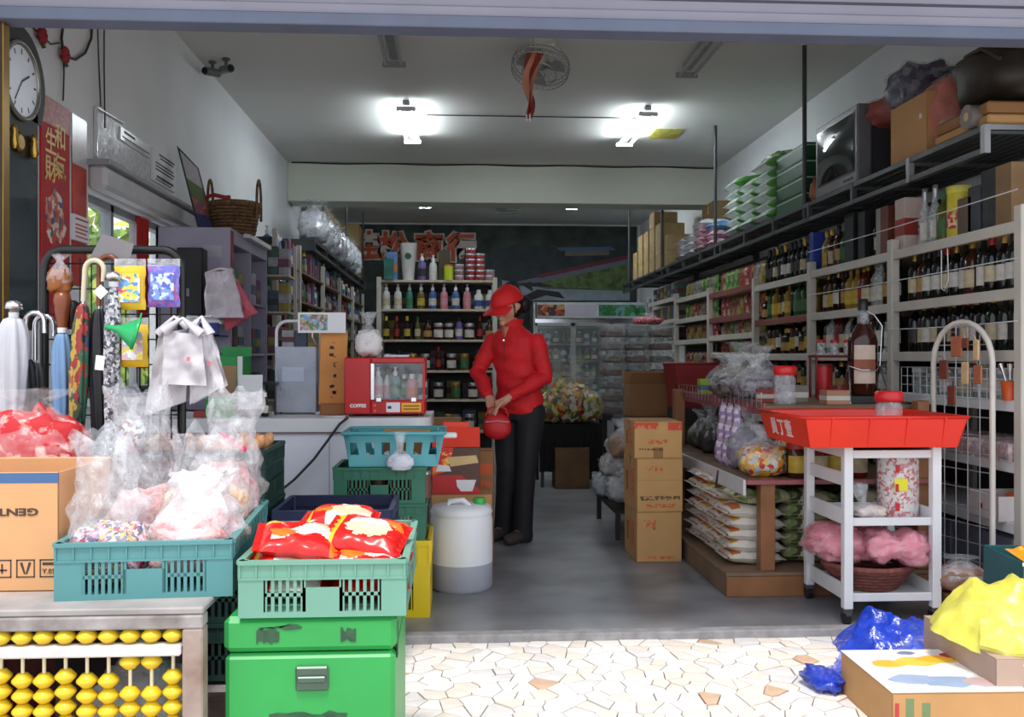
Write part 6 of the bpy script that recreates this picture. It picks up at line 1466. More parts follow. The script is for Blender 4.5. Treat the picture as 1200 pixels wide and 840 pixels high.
# rice packs stacked on the plinth
rice = [PRINT('rice_a', [(222, 216, 206), (232, 228, 220), (206, 110, 50), (226, 220, 210), (236, 232, 226), (214, 208, 196)], 13, .3, crinkle=.3), PRINT('rice_b', [(226, 222, 216), (190, 60, 50), (234, 230, 224), (216, 210, 200), (230, 226, 220), (206, 120, 60)], 12, .3, crinkle=.3), PRINT('rice_c', [(200, 194, 166), (110, 140, 80), (80, 76, 66), (206, 198, 172), (196, 188, 160), (140, 160, 100)], 14, .3, crinkle=.3)]
rice_ms = [M('rice_white', (216, 210, 200), .35, var=.06, vs=30, bump=.3, bs=60), M('rice_orange', (200, 108, 54), .35, var=.1, vs=40), M('rice_red', (176, 58, 54), .35), M('rice_grey', (186, 184, 186), .25), M('rice_yellow', (206, 176, 70), .35)]
def rice_a(u, v, s):
    if u < .03: return 3 if (int(v * 12) % 3) else 2
    if .07 < u < .24 and .1 < v < .9: return 1
    if .7 < u < .8 and .3 < v < .7: return 2
    return 0
def rice_b(u, v, s):
    if u < .06: return 0 if (int(v * 12) % 4) else 3
    if .07 < u < .22 and .1 < v < .9: return 1 if v > .35 else 4
    return 3 if .5 < u < .6 else 0
for c, (y, n_) in enumerate(((4.72, 5), (4.93, 6), (5.14, 7), (5.36, 7))):
    for r in range(n_):
        snack('rice%d' % ((c + r) % 2), .30, .20, .072, rice_ms, (1.35 + .15 + .01 * math.sin(r * 3 + c), y, .119 + .057 * r), '%s rice pack from the bottom in the %s stack from the front' % (ORD[r], ORD[c]), rot=(0, .04, math.radians(3 * math.sin(r * 5 + c))), group='rice packs on the wooden island', cat='rice pack', name='rice_pack', seed=r % 2, paint=(rice_a, rice_b)[(c + r) % 2], n=(24, 12))
for c, (x, y) in enumerate(((1.80, 4.80), (2.12, 4.80))):
    for r in range(5): snack('ricec', .30, .30, .09, rice[2], (x, y, .119 + .07 * r), '%s large green rice sack from the bottom in the %s pile behind the post' % (ORD[r], ('left', 'right')[c]), rot=(0, 0, PI / 2), group='large rice sacks', cat='rice sack', name='rice_sack', seed=4)
snack('ricec', .30, .26, .09, rice[2], (1.53, 4.75, .119 + .057 * 5 + .02), 'green and beige rice sack on top of the front rice stack', rot=(0, .05, .1), cat='rice sack')
# goods on the island's shelf
pk = PRINT('noodle_pack', [(226, 190, 60), (206, 60, 50), (226, 226, 230), (220, 150, 60), (180, 190, 210), (236, 210, 110)], 26, .3)
vio = PRINT('violet_pack', [(190, 170, 206), (226, 220, 232), (170, 140, 190), (206, 60, 90), (230, 226, 236)], 22, .3)
def isp(px, Y, z): q = atY(px, 500, Y); return (q.x, Y, z + .001)
for k, (px, Y, r, ct, sd, lb) in enumerate(((893, 4.66, (.12, .10, .10), pk, 2, 'clear bag of yellow and red packets at the island shelf front'), (925, 4.72, (.11, .1, .11), pk, 3, 'second clear bag of yellow packets near the red tray'), (880, 4.95, (.13, .11, .13), M('clear_purple_goods', (150, 140, 160), .6, var=.3, vs=20), 5, 'large clear bag of lilac goods behind the yellow packets'), (870, 5.3, (.14, .12, .13), M('clear_grey_goods', (140, 136, 140), .6, var=.3, vs=20), 6, 'clear bag of greyish goods deep on the island shelf'), (834, 5.85, (.10, .1, .12), M('dark_goods', (60, 58, 52), .6, var=.5, vs=26), 7, 'dark bag of goods at the far end of the island shelf'), (823, 6.15, (.1, .1, .1), M('olive_goods', (84, 86, 66), .6, var=.5, vs=26), 8, 'olive bag of goods beside the carton stack'))):
    clear_bag('packet_bag', lb, 'bag', isp(px, Y, S1Z), r, ct, sd + 80, .3, fill=.8)
for k in range(3):
    for r in range(3):
        snack('vio', .13, .09, .05, vio, (1.475 + .012 * r, 5.02 + .13 * k, S1Z + .066 + .10 * r + (.002 if r else 0)), '%s violet packet up in the %s violet stack on the island' % (ORD[r], ORD[k]), rot=(PI / 2, PI / 2, PI / 2), group='violet packets on the island', seed=2)
for k in range(4): bottle('jar', 'red' if k % 2 else 'brown', 'cream' if k % 2 else 'yellow', 'red', (1.70 + .1 * k, 4.6, S1Z + .001), '%s yellow-labelled jar from the left beside the noodle bags' % ORD[k], 'jars on the island shelf', sc_=1.2)
for k, (px, Y, r, ct, sd, lb) in enumerate(((862, 5.3, (.15, .14, .10), M('dark_berry', (66, 50, 48), .5, var=.5, vs=40, rgb2=(120, 106, 104)), 1, 'clear bag of dark dried fruit on the island top left'), (885, 5.05, (.13, .12, .10), M('dark_berry2', (74, 56, 52), .5, var=.5, vs=40, rgb2=(150, 140, 150)), 2, 'clear bag of dark dried fruit near the red lidded jar'), (893, 5.55, (.12, .12, .12), M('dark_berry', (66, 50, 48)), 3, 'dark bag of dried fruit behind the front ones'), (870, 5.9, (.16, .14, .13), M('dark_berry3', (90, 84, 60), .5, var=.5, vs=30, rgb2=(176, 160, 70)), 4, 'bag with yellow-green goods on the island top'), (850, 6.15, (.13, .1, .1), M('dark_berry2', (74, 56, 52)), 5, 'dark bag next to the dark red bin'))):
    clear_bag('dried_fruit_bag', lb, 'bag', isp(px, Y, S2Z), r, ct, sd + 100, .3, fill=.75)
lg = M('lime_box', (150, 180, 50), .5); q = isp(818, 6.2, S2Z); goods_box(.10, .07, .10, lg, (1.62, 6.02, S2Z + .001), 'small lime green box at the island top left edge', band=M('lime_band', (70, 120, 150), .5))
# jars, tin and the big bottle on the island's top shelf
def jar_big(label, loc, s=1.0, content=None, tiltx=0.0):
    t = thing('plastic_jar', label, 'jar', loc, rot=(tiltx, 0, 0))
    MB().lathe([(.05 * s, 0), (.056 * s, .008 * s), (.056 * s, .13 * s), (.045 * s, .155 * s), (.045 * s, .165 * s)], 18).build('body', FILM('clear_jar_plastic', (220, 222, 228), .3, .08, .1), t)
    if content: MB().lathe([(.048 * s, .006 * s), (.05 * s, .05 * s), (.03 * s, .07 * s), (.001, .075 * s)], 14).build('contents', content, t)
    MB().lathe([(.055 * s, .15 * s), (.058 * s, .155 * s), (.058 * s, .19 * s), (.05 * s, .196 * s)], 20).build('lid', M('jar_lid_red', (212, 30, 34), .35), t)
    return t
q = atY(922, 478, 4.72); jar_big('tall clear jar with red lid left of the big bottle', (q.x, 4.75, S2Z + .001), 1.0)
q = atY(1018, 470, 4.75)
wb_ = thing('whisky_bottle', 'giant whisky bottle on a tilting wire cradle above the red tray', 'bottle', (q.x, 4.82, S2Z + .045))
MB().lathe([(.07, 0), (.078, .01), (.078, .28), (.07, .31), (.028, .37), (.022, .39), (.022, .45)], 22, sx=1, sy=.8).build('body', M('whisky_glass', (52, 22, 14), .06, var=.15), wb_)
MB().lathe([(.025, .44), (.026, .45), (.026, .5), (.02, .503)], 14).build('cap', black_m, wb_)
MB().lathe([(.0235, .37), (.03, .38), (.029, .44), (.0235, .445)], 12, cap=False).build('neck_band', FILM('clear_neck', (200, 206, 210), .4, .1, .2), wb_)
b = MB(); b.grid(lambda u, v: (.0792 * math.sin((u - .62) * 1.5), -.0638 * math.cos((u - .62) * 1.5), .06 + .2 * v), 10, 4); b.build('label', M('whisky_label', (196, 176, 160), .6, var=.1, vs=20), wb_)
b = MB(); b.grid(lambda u, v: (.0802 * math.sin((u - .62) * 1.5), -.0648 * math.cos((u - .62) * 1.5), .13 + .055 * v), 10, 2); b.build('label_picture', M('label_sunset', (150, 84, 60), .6, var=.3), wb_)
for s in (-1, 1):
    MB().tube([(s * .11, -.1, -.045), (s * .082, -.02, .15), (s * .10, .09, -.045)], .005, 6).build('cradle_leg', chrome, wb_)
MB().tube([(-.082, -.02, .15), (-.04, -.075, .13), (.04, -.075, .13), (.082, -.02, .15)], .004, 6).build('cradle_bar', chrome, wb_); MB().tube([(.082, -.02, .15), (.10, -.01, .36), (.06, 0, .42), (.02, 0, .44)], .004, 6).build('cradle_handle', chrome, wb_); MB().bx(-.09, .09, -.06, .06, -.045, -.004, b=.003).build('cradle_base', black_m, wb_)
tin(.042, .2, M('tin_scarlet', (190, 28, 34), .4), M('tin_scarlet_dk', (130, 20, 26), .4), (atY(968, 460, 5.1).x, 5.12, S2Z + .001), 'scarlet red round tin left of the giant bottle')
rs_ = M('dark_red_rack', (120, 22, 28), .4)
t = thing('red_rack', 'small dark red rack behind the scarlet tin', 'rack', (atY(980, 460, 5.45).x, 5.5, S2Z)); MB().bx(-.13, .13, -.06, .06, .24, .255).build('top', rs_, t)
for s in (-1, 1):
    for r in (-1, 1): MB().cyl((s * .12, r * .05, 0), (s * .12, r * .05, .24), .008, n=6).build('leg', rs_, t)
for k in range(3): bottle('jar', 'clear', None, 'red', (atY(962 + 16 * k, 400, 5.5).x, 5.5, S2Z + .2565), '%s small red-capped jar from the left on the dark red rack' % ORD[k], sc_=.6)
for k in range(4): goods_box(.12, .1, .07 + .02 * (k % 2), M('islbox_%d' % (k % 3), ((150, 60, 50), (120, 110, 104), (170, 120, 90))[k % 3], .5, var=.2), (1.66 + .14 * k, 4.72 + (.0 if k else .25) + .2 * (k % 2), S2Z + .001), '%s flat goods box from the left on the island top' % ORD[k], band=M('islband', (196, 190, 180), .5))
# dark red bin and open cartons at the island's far end
t = thing('red_bin', 'dark red plastic bin at the far end of the island', 'bin', (atY(822, 440, 6.75).x, 6.95, .0)); rbm = M('dark_red_plastic', (136, 24, 28), .5)
b = MB(); n = 4
zz0, zz1 = .80, atY(820, 426, 6.75).z; w0, w1 = .16, .20
for s in (-1, 1):
    b.prism([(-w0, s * .15, zz0), (w0, s * .15, zz0), (w1, s * .18, zz1), (-w1, s * .18, zz1)], (0, -s * .006, 0)); b.prism([(s * w0, -.15, zz0), (s * w0, .15, zz0), (s * w1, .18, zz1), (s * w1, -.18, zz1)], (-s * .006, 0, 0))
b.bx(-w0, w0, -.15, .15, zz0, zz0 + .006); b.build('bin', rbm, t); MB().tube([(-w1, -.18, zz1), (w1, -.18, zz1), (w1, .18, zz1), (-w1, .18, zz1)], .008, 6, closed=True).build('rim', rbm, t)
MB().bx(-.17, .17, -.16, .16, 0, zz0, b=.004).build('pedestal', M('dark_stand', (52, 44, 42), .8), t)
q = atY(768, 470, 7.2); carton('open_carton', 'open brown carton with raised flaps before the clear boxes', 'box', .34, .3, .26, kraft_d, (q.x, 7.5, .70), open_=60, tape=False, flap=.35)
t = thing('goods_stand', 'dark stand carrying the open carton in the aisle', 'stand', (q.x, 7.5, 0)); MB().bx(-.25, .25, -.2, .2, .66, .70, b=.003).build('top', M('dark_stand', (52, 44, 42)), t)
for sx in (-1, 1):
    for sy in (-1, 1): MB().bx(sx * .22 - .02, sx * .22 + .02, sy * .17 - .02, sy * .17 + .02, 0, .66).build('leg', M('dark_stand', (52, 44, 42)), t)
# stack of three cartons in the aisle
po_ = PRINT('print_orange_marks', [(196, 152, 98), (206, 110, 66), (196, 152, 98), (200, 96, 56)], 55, .8); pdk = PRINT('print_dark_marks', [(196, 152, 98), (90, 66, 50), (110, 84, 62), (196, 152, 98)], 60, .8); ored = PRINT('print_red_marks', [(206, 84, 60), (206, 84, 60), (196, 140, 92), (206, 76, 56)], 30, .8)
k0, k1 = atY(746, 640, 5.28).x, atY(799, 640, 5.28).x; kw = k1 - k0; kx = (k0 + k1) / 2
zb_ = [0, atY(770, 600, 5.28).z, atY(770, 537, 5.28).z]; hs = [zb_[1] - .006, zb_[2] - zb_[1] - .006, atY(770, 494, 5.28).z - zb_[2] - .006]
ck_ = M('carton_kraft', (196, 152, 98), .8, var=.07, vs=5)
for k in range(3):
    mk = [[(.12, .42, .72, .86, po_), (.36, .42, .66, .72, kraft_d), (.2, .85, .06, .12, po_)], [(.2, .6, .78, .86, po_), (.06, .94, .22, .30, pdk), (.2, .85, .08, .15, po_), (0, 1, .60, .605, kraft_d)], [(0, .5, .82, 1.0, ored), (.7, 1, .78, 1.0, ored), (.3, .7, .4, .52, po_), (.1, .6, .22, .27, pdk), (.4, .6, 0, .3, kraft_d)]][k]
    grow = (0, .004, .014)[k]
    carton('cardboard_carton', ('bottom', 'middle', 'top')[k] + ' carton with orange print of the aisle stack', 'box', kw + grow, .38, hs[k], ck_, (kx, 5.28 + .19, zb_[k] + .001), (0, .02, -.03)[k], 'carton stack in the aisle', marks=mk, side_marks=[(.2, .6, .25, .8, po_), (.65, .8, .3, .7, kraft_d)])
# heap of silvery bags beyond the stack
for k, (px, Y, z, r, c) in enumerate(((712, 6.35, .36, (.1, .12, .09), (176, 172, 168)), (722, 6.2, .5, (.1, .1, .1), (150, 120, 96)), (705, 6.5, .2, (.11, .14, .1), (170, 174, 180)), (722, 6.0, .24, (.12, .12, .1), (160, 162, 168)), (722, 6.6, .46, (.12, .12, .1), (190, 190, 190)))):
    q = atY(px, 500, Y); clear_bag('goods_bag', ('silver bag', 'brownish bag', 'low grey bag', 'front pale bag', 'rear white bag')[k] + ' in the heap left of the carton stack', 'bag', (q.x + .04, Y, z), r, M('heap_%d' % k, c, .5, var=.3, vs=20), 120 + k, .3)
t = thing('low_rack', 'low dark rack under the silvery bags by the aisle', 'rack', (1.13, 6.35, 0)); MB().bx(-.12, .16, -.42, .42, .17, .195).build('board', M('dark_stand', (52, 44, 42)), t)
for s in (-.1, .14):
    for y in (-.4, .4): MB().bx(s - .015, s + .015, y - .015, y + .015, 0, .17).build('leg', M('dark_stand', (52, 44, 42)), t)

# ================================================================== white trolley with the red tray
cwm = M('trolley_white', (216, 216, 220), .4, var=.06, vs=5); CX0, CX1, CYa, CYb = 1.70, 2.095, 4.0, 4.44
tr = thing('trolley', 'white three-tier metal trolley on castors under the red tray', 'trolley', ((CX0 + CX1) / 2, (CYa + CYb) / 2, 0)); cx, cy = (CX0 + CX1) / 2, (CYa + CYb) / 2; hx_, hy_ = (CX1 - CX0) / 2, (CYb - CYa) / 2
for sx in (-1, 1):
    for sy in (-1, 1):
        MB().bx(sx * hx_ - .02, sx * hx_ + .02, sy * hy_ - .02, sy * hy_ + .02, .07, .775, b=.003).build('leg', cwm, tr)
        cs = MB(); cs.cyl((sx * hx_ - .012, sy * hy_ + .01, .033), (sx * hx_ + .012, sy * hy_ + .01, .033), .033, n=14); w_ = cs.build('castor', black_m, tr)
        MB().bx(sx * hx_ - .02, sx * hx_ + .02, sy * hy_ - .016, sy * hy_ + .02, .05, .074, b=.003).build('castor_fork', M('castor_grey', (70, 70, 74), .5), w_)
for z, hgt in ((.11, .06), (.44, .06), (.735, .04)):
    MB().bx(-hx_, hx_, -hy_, hy_, z, z + .008).build('shelf', cwm, tr)
    for s in (-1, 1): MB().bx(-hx_, hx_, s * hy_ - .006, s * hy_ + .006, z - .01, z + .025, b=.002).build('shelf_rim', cwm, tr); MB().bx(s * hx_ - .006, s * hx_ + .006, -hy_, hy_, z - .01, z + hgt, b=.002).build('side_rim', cwm, tr)
MB().bx(-hx_ - .004, -hx_ + .004, -hy_, hy_, .60, .66, b=.002).build('side_brace', cwm, tr)
# red tray
rt = M('red_tray_plastic', (226, 42, 26), .35, var=.04); X0, X1, Y0, Y1, TZ0, TZ1 = 1.475, 2.19, 3.90, 4.50, .778, .908
ty = thing('red_tray', 'large bright red plastic tray with white characters on the trolley', 'tray', ((X0 + X1) / 2, (Y0 + Y1) / 2, TZ0)); tx, tyy = (X1 - X0) / 2, (Y1 - Y0) / 2; th = TZ1 - TZ0; sl = .03
MB().bx(-tx + sl, tx - sl, -tyy + sl, tyy - sl, 0, .006).build('bottom', rt, ty)
for s in (-1, 1):
    MB().prism([(-tx + sl, s * (tyy - sl), 0), (tx - sl, s * (tyy - sl), 0), (tx, s * tyy, th), (-tx, s * tyy, th)], (0, -s * .005, 0)).build('side', rt, ty)
    MB().prism([(s * (tx - sl), -tyy + sl, 0), (s * (tx - sl), tyy - sl, 0), (s * tx, tyy, th), (s * tx, -tyy, th)], (-s * .005, 0, 0)).build('side', rt, ty)
MB().tube([(-tx, -tyy, th), (tx, -tyy, th), (tx, tyy, th), (-tx, tyy, th)], .0075, 6, closed=True).build('rim', rt, ty)
for k in range(4):
    x = -tx + 2 * tx * (.17, .40, .63, .86)[k]; MB().prism([(x - .004, -tyy + sl - .001, 0), (x + .004, -tyy + sl - .001, 0), (x + .004, -tyy - .006, th), (x - .004, -tyy - .006, th)], (0, .004, 0)).build('rib', rt, ty)
for sx in (-1, 1):
    for sy in (-1, 1): MB().bx(sx * (tx - .08) - .04, sx * (tx - .08) + .04, sy * (tyy - .08) - .04, sy * (tyy - .08) + .04, -.003, .001).build('foot', rt, ty)
an = math.atan2(sl, th); whp = M('white_print', (240, 200, 200), .5)
for k, ch in enumerate('員丁壹'):
    text(ch, .085, ty, (-tx + sl * .5 - .003, .12 - .095 * k, th * .48), (PI / 2 - 0, 0, -PI / 2), whp, bold=.002).rotation_euler = Euler((PI / 2 + an, 0, -PI / 2))
q = atY(1044, 485, 4.1)
jar_big('squat clear jar of orange sweets with red lid inside the red tray', (q.x, 4.12, TZ0 + .03), 1.05, M('orange_sweets', (226, 130, 50), .5, var=.3, vs=40), 0.0)
t = thing('folded_cloth', 'folded red cloth under the jar inside the red tray', 'cloth', (q.x, 4.14, TZ0 + .007)); b = MB(); blob(b, (0, 0, .01), (.12, .1, .011), 3, .15, 2, 18, 8, .5); b.build('upper_fold', M('dark_red_cloth', (150, 24, 26), .8), t); MB().bx(-.1, .1, -.08, .08, 0, .008).build('lower_fold', M('dark_red_cloth', (150, 24, 26)), t)
# goods on the trolley shelves
whs = PRINT('shell_snack', [(232, 222, 218), (214, 60, 70), (240, 234, 230), (206, 120, 130), (236, 230, 226), (232, 226, 222)], 46, .4)
q = atY(1057, 600, 4.12)
t = thing('snack_canister', 'clear canister of red and white snacks with yellow tag on the trolley', 'canister', (q.x, 4.16, .449)); 
MB().lathe([(.082, 0), (.088, .01), (.088, .25), (.08, .27)], 22).build('contents', whs, t); MB().lathe([(.09, 0), (.092, .01), (.092, .262), (.085, .28)], 22).build('shell', FILM('canister_plastic', (230, 232, 236), .18, .08, .2), t)
MB().box((-.03, -.094, .15), (.055, .002, .055), (0, 0, -.2)).build('yellow_tag', M('neon_yellow', (236, 226, 40), .5), t)
for k in range(3): MB().box((-.045 + .0 * k, -.0915, .05 + .085 * k), (.018, .003, .035)).build('red_strip', M('strip_red', (196, 34, 40), .5), t)
q = atY(1022, 612, 4.06); clear_bag('snack_bag', 'small clear bag of pale snacks beside the canister on the trolley', 'bag', (q.x + .0, 4.10, .449), (.08, .06, .035), M('pale_snack', (214, 196, 190), .6, var=.3, vs=30), 140, 1.2, lean=(-.06, 0))
pkb = M('pink_netting', (226, 96, 124), .5, var=.2, vs=14, rgb2=(236, 150, 166), bump=.7, bs=40)
bs_ = thing('braided_basket', 'flat brown woven basket on the bottom shelf of the trolley', 'basket', (1.88, 4.2, .119)); 
b = MB()
for k in range(6): b.tube([((.13 + .012 * k) * math.cos(a * PI / 16) * (1 + .02 * (-1) ** (a + k)), (.12 + .012 * k) * math.sin(a * PI / 16) * (1 + .02 * (-1) ** (a + k)), .012 + .016 * k) for a in range(32)], .010, 5, closed=True)
b.build('weave', M('red_brown_wicker', (120, 66, 58), .7, var=.3, vs=40), bs_); MB().tube([(.195 * math.cos(a * PI / 14), .185 * math.sin(a * PI / 14), .105) for a in range(28)], .014, 6, closed=True).build('rim', M('red_brown_wicker', (120, 66, 58)), bs_)
MB().lathe([(.001, .004), (.13, .004), (.13, .012), (.001, .012)], 20, cap=False).build('base', M('red_brown_wicker', (120, 66, 58)), bs_)
for k, (x, y, z, r, rz_, lb) in enumerate(((1.80, 4.25, .235, (.20, .15, .085), .5, 'pink wrapped bundle leaning over the left side of the trolley'), (1.955, 4.10, .235, (.15, .12, .08), -.3, 'pink wrapped bundle at right on the lower trolley basket'))):
    t = thing('pink_bundle', lb, 'bundle', (x, y, z), rz_); b = MB(); blob(b, (0, 0, .085), r, k + 3, .22, 2.6, 34, 20, .8, flat=False)
    for i, v in enumerate(b.v):
        f = 1 - .35 * math.exp(-(v[0] / .03) ** 2); b.v[i] = (v[0], v[1] * f, .085 + (v[2] - .085) * f)
    b.build('contents', pkb, t); b2 = MB(); b2._add([(v[0] * 1.05, v[1] * 1.06, .085 + (v[2] - .085) * 1.06) for v in b.v], b.f, 0, True); b2.build('wrapper', FILM('pink_film', (246, 200, 210), .28, .1, .9, 30), t)
    MB().tube([(0, r[1] * .68 * math.cos(a * PI / 8), .085 + r[2] * .68 * math.sin(a * PI / 8)) for a in range(16)], .007, 5, closed=True).build('tie', M('pale_tie', (236, 196, 200), .4), t)

# ================================================================== arched wire rack with wooden tags
ga, gb_ = atY(1094, 480, 4.55), atY(1163, 430, 4.17); gtop = 1.335; gm_ = (ga + gb_) / 2; gdir = Vector((gb_.x - ga.x, gb_.y - ga.y, 0)); gw2 = gdir.length / 2; gang = math.atan2(gdir.y, gdir.x); gdir.normalize(); gnrm = Vector((gdir.y, -gdir.x, 0))
if gnrm.x > 0: gnrm = -gnrm
def on_rack(px, py):
    d = _ray(px, py); o_ = Vector((0, 0, CAMZ)); p_ = Vector((gm_.x, gm_.y, 0)) + gnrm * .035; return o_ + d * ((p_ - o_).dot(gnrm) / d.dot(gnrm))
wr = thing('arched_rack', 'narrow white arched wire rack hung with wooden tags at right', 'rack', (gm_.x, gm_.y, 0.0), gang)
cream_t = M('cream_tube', (206, 200, 192), .4)
MB().tube([(-gw2, 0, 0), (-gw2, 0, gtop - gw2)] + [(-gw2 * math.cos(a * PI / 12), 0, gtop - gw2 + gw2 * math.sin(a * PI / 12)) for a in range(1, 12)] + [(gw2, 0, gtop - gw2), (gw2, 0, 0)], .0135, 10).build('tube_frame', cream_t, wr)
b = MB()
for k in range(1, 5):
    x = -gw2 + 2 * gw2 * k / 5; b.cyl((x, 0, .1), (x, 0, gtop - gw2 + math.sqrt(max(0, gw2 ** 2 - x ** 2))), .0028, n=5)
for k in range(16): 
    z = .12 + .085 * k; hwz = gw2 if z < gtop - gw2 else math.sqrt(max(0, gw2 ** 2 - (z - gtop + gw2) ** 2)); b.cyl((-hwz, .003, z), (hwz, .003, z), .0028, n=5)
b.build('wire_grid', M('galvanised_wire', (186, 186, 190), .35, metal=.4), wr)
for s in (-1, 1): MB().bx(s * gw2 - .014, s * gw2 + .014, -.1, .1, 0, .02, b=.004).build('foot', cream_t, wr)
tg = [M('tag_wood_a', (170, 100, 70), .5, var=.2, vs=20), M('tag_wood_b', (206, 176, 130), .5, var=.2, vs=20), M('tag_wood_c', (120, 60, 44), .5, var=.2, vs=20)]
for k, (px, y0, y1, m_) in enumerate(((1121, 394, 418, 0), (1131, 396, 408, 2), (1144, 398, 422, 1), (1106, 422, 444, 2), (1131, 424, 450, 1), (1146, 428, 450, 0), (1115, 452, 475, 2))):
    a, b_ = on_rack(px, y0), on_rack(px, y1); t = thing('wooden_tag', ('orange-brown wide tag at the top of the arched rack', 'small dark red tag at the top of the arched rack', 'pale slim tag at the top right of the arched rack', 'dark tag at left of the arched rack', 'pale slim tag at the middle of the arched rack', 'brown tag at right of the arched rack', 'lowest dark tag of the arched rack')[k], 'tag', (a.x, a.y, b_.z), gang); h = a.z - b_.z
    MB().bx(-1.4 * (.026, .016, .012, .02, .016, .018, .019)[k], 1.4 * (.026, .016, .012, .02, .016, .018, .019)[k], -.005, .005, 0, h, b=.003).build('tag', tg[m_], t); MB().tube([(0, 0, h), (0, -.01, h + .02), (0, -.035, h + .02)], .0018, 4).build('hook', chrome, t)
# lower right bay goods
bw_ = atX(1170, 465, SX - .02)
t = thing('wire_basket', 'low white wire basket along the fourth board of nearest bay', 'basket', (SX + .075, 4.75, .961)); b = MB()
for z in (.0, .05, .10, .15):
    b.tube([(-.05, -.55, z), (-.05, .55, z), (.1, .55, z), (.1, -.55, z)], .003, 5, closed=True)
for k in range(16): y = -.55 + 1.1 * k / 15; b.cyl((-.05, y, 0), (-.05, y, .15), .0025, n=4)
b.build('wires', white_pl, t); MB().bx(-.05, .1, -.55, .55, .0, .004).build('tray', FILM('frame_sheet'), t)
for k in range(3):
    y = 4.3 + .34 * k; t = thing('clear_tray', '%s pinkish clear food tray from the front on the fifth board' % ORD[k], 'tray', (SX + .14, y, .681), group='clear food trays'); MB().bx(-.17, .17, -.155, .155, 0, .09, b=.012).build('shell', FILM('pink_tray_film', (226, 206, 210), .5, .1, .4), t); b = MB(); blob(b, (0, 0, .04), (.14, .13, .035), k, .2, 4, 18, 8, .5); b.build('contents', M('tray_pink', (190, 140, 140), .6, var=.3, vs=20), t)
q = atX(1190, 590, SX + .0)
wb2 = carton('white_open_box', 'white open box of orange packets on the lowest board of nearest bay', 'box', .26, .34, .12, M('white_box_card', (216, 206, 206), .6), (SX + .12, 4.33, .401), -PI / 2, open_=-70, tape=False, flap=.1, flaps=())
MB().bx(-.03, -.0, -.1708, -.17, .04, .07).build('red_mark', pr_red, wb2)
for k in range(3): snack('orpk', .12, .08, .04, PRINT('orange_packet', [(236, 130, 30), (240, 170, 50), (226, 100, 30)], 20, .3), (SX + .06 + .06 * k, 4.27 + .06 * k, .46 + .012 * k), '%s orange packet in the white open box' % ORD[k], rot=(.3, .2, .5 * k))
q = atX(1195, 442, SX - .02)
t = thing('ladle_cup', 'orange cup of metal ladles at the near end of the wire basket', 'cup', (SX - .0, 4.19, .966)); MB().lathe([(.03, 0), (.04, .09), (.036, .09), (.028, .006)], 14).build('cup', M('orange_cup', (206, 84, 30), .4), t)
for k in range(3): MB().tube([(0, 0, .02), (-.02 + .02 * k, .02 - .02 * k, .13), (-.03 + .03 * k, .03 - .03 * k, .17)], [.005, .006, .014], 8).build('ladle', chrome, t)
# grey plastic boxes under the lowest boards
for k in range(2): goods_box(.36, .5, .3, M('grey_bin', (116, 120, 136), .5), (SX + .2, 4.45 + .55 * k, .02), ('near', 'far') [k] + ' grey plastic bin under the nearest right bay', name='grey_bin', cat='bin')

# ================================================================== boxes and bags at the right front
tb2 = M('teal_carton', (30, 92, 96), .5, var=.08)
q = atZ(1147, 645, .42)
b_t = carton('teal_box', 'teal open box holding an orange pack at the right edge', 'box', .30, .34, .22, tb2, (2.33, 3.62, .16), -.12, open_=-75, tape=False, flap=.1, flaps=())
MB().bx(-.15, .15, -.1708, -.17, .205, .219).build('white_edge', paper, b_t)
snack('bigor', .24, .2, .07, PRINT('big_orange', [(240, 150, 40), (236, 110, 30), (120, 170, 60), (246, 190, 70)], 12, .3), (2.33, 3.56, .34), 'large orange and green pack lying in the teal box', rot=(.25, 0, .1))
carton('cardboard_carton', 'plain brown carton under the teal box at right', 'box', .34, .36, .185, kraft_d, (2.33, 3.62, PAVE_Z))
q = atY(1122, 672, 3.95); clear_bag('brown_goods_bag', 'clear bag of brown goods under the arched wire rack', 'bag', (2.22, 4.02, .132), (.12, .09, .07), M('brown_goods', (130, 96, 80), .6, var=.4, vs=18), 150, .1)
goods_box(.24, .2, .13, kraft_d, (2.26, 4.02, .0), 'plain brown box supporting the bag of brown goods')
cbr = M('grey_brown_card', (176, 150, 134), .8, var=.06)
cA = atZ(1102, 742, .20)
carton('cardboard_carton', 'grey-brown carton under the yellow plastic bag', 'box', .56, .50, .235, cbr, (cA.x + .31, 3.12, PAVE_Z), -.04, tape=False)
t = thing('yellow_bag', 'crumpled bright yellow plastic bag on the grey-brown carton', 'bag', (cA.x + .24, 3.12, .212)); yb_ = FILM('yellow_bag_film', (250, 244, 100), .92, .35, .3, 8, a2=1.0)
def crumple(rx, ry, h, seed, n=46, edge=.03, skirt=0.0):
    """thin plastic bag lying crumpled: ridged height field with an irregular outline, doubled under"""
    b = MB()
    def fn(u, v):
        a = 2 * PI * u; r = v ** .8
        o_ = 1 + .16 * noise.noise(Vector((math.cos(a) * 1.7, math.sin(a) * 1.7, seed))) + .07 * noise.noise(Vector((math.cos(a) * 5, math.sin(a) * 5, seed + 3)))
        x, y = rx * o_ * r * math.cos(a), ry * o_ * r * math.sin(a)
        rid = 1 - abs(noise.noise(Vector((x * 7, y * 7, seed)))) * 2.2; rid2 = 1 - abs(noise.noise(Vector((x * 17, y * 17, seed + 9)))) * 2
        z = h * (1 - r ** 3.2) * (.62 + .30 * rid + .12 * rid2) + edge * .35 * (1 - r) - skirt * max(0, r - .8) * 5 * max(0, -math.sin(a))
        return (x, y, max(z, .004 if not skirt else -9))
    b.grid(fn, n, 24, 0, True, True)
    return b
crumple(.29, .25, .19, 8.3, skirt=.03).build('body', yb_, t)
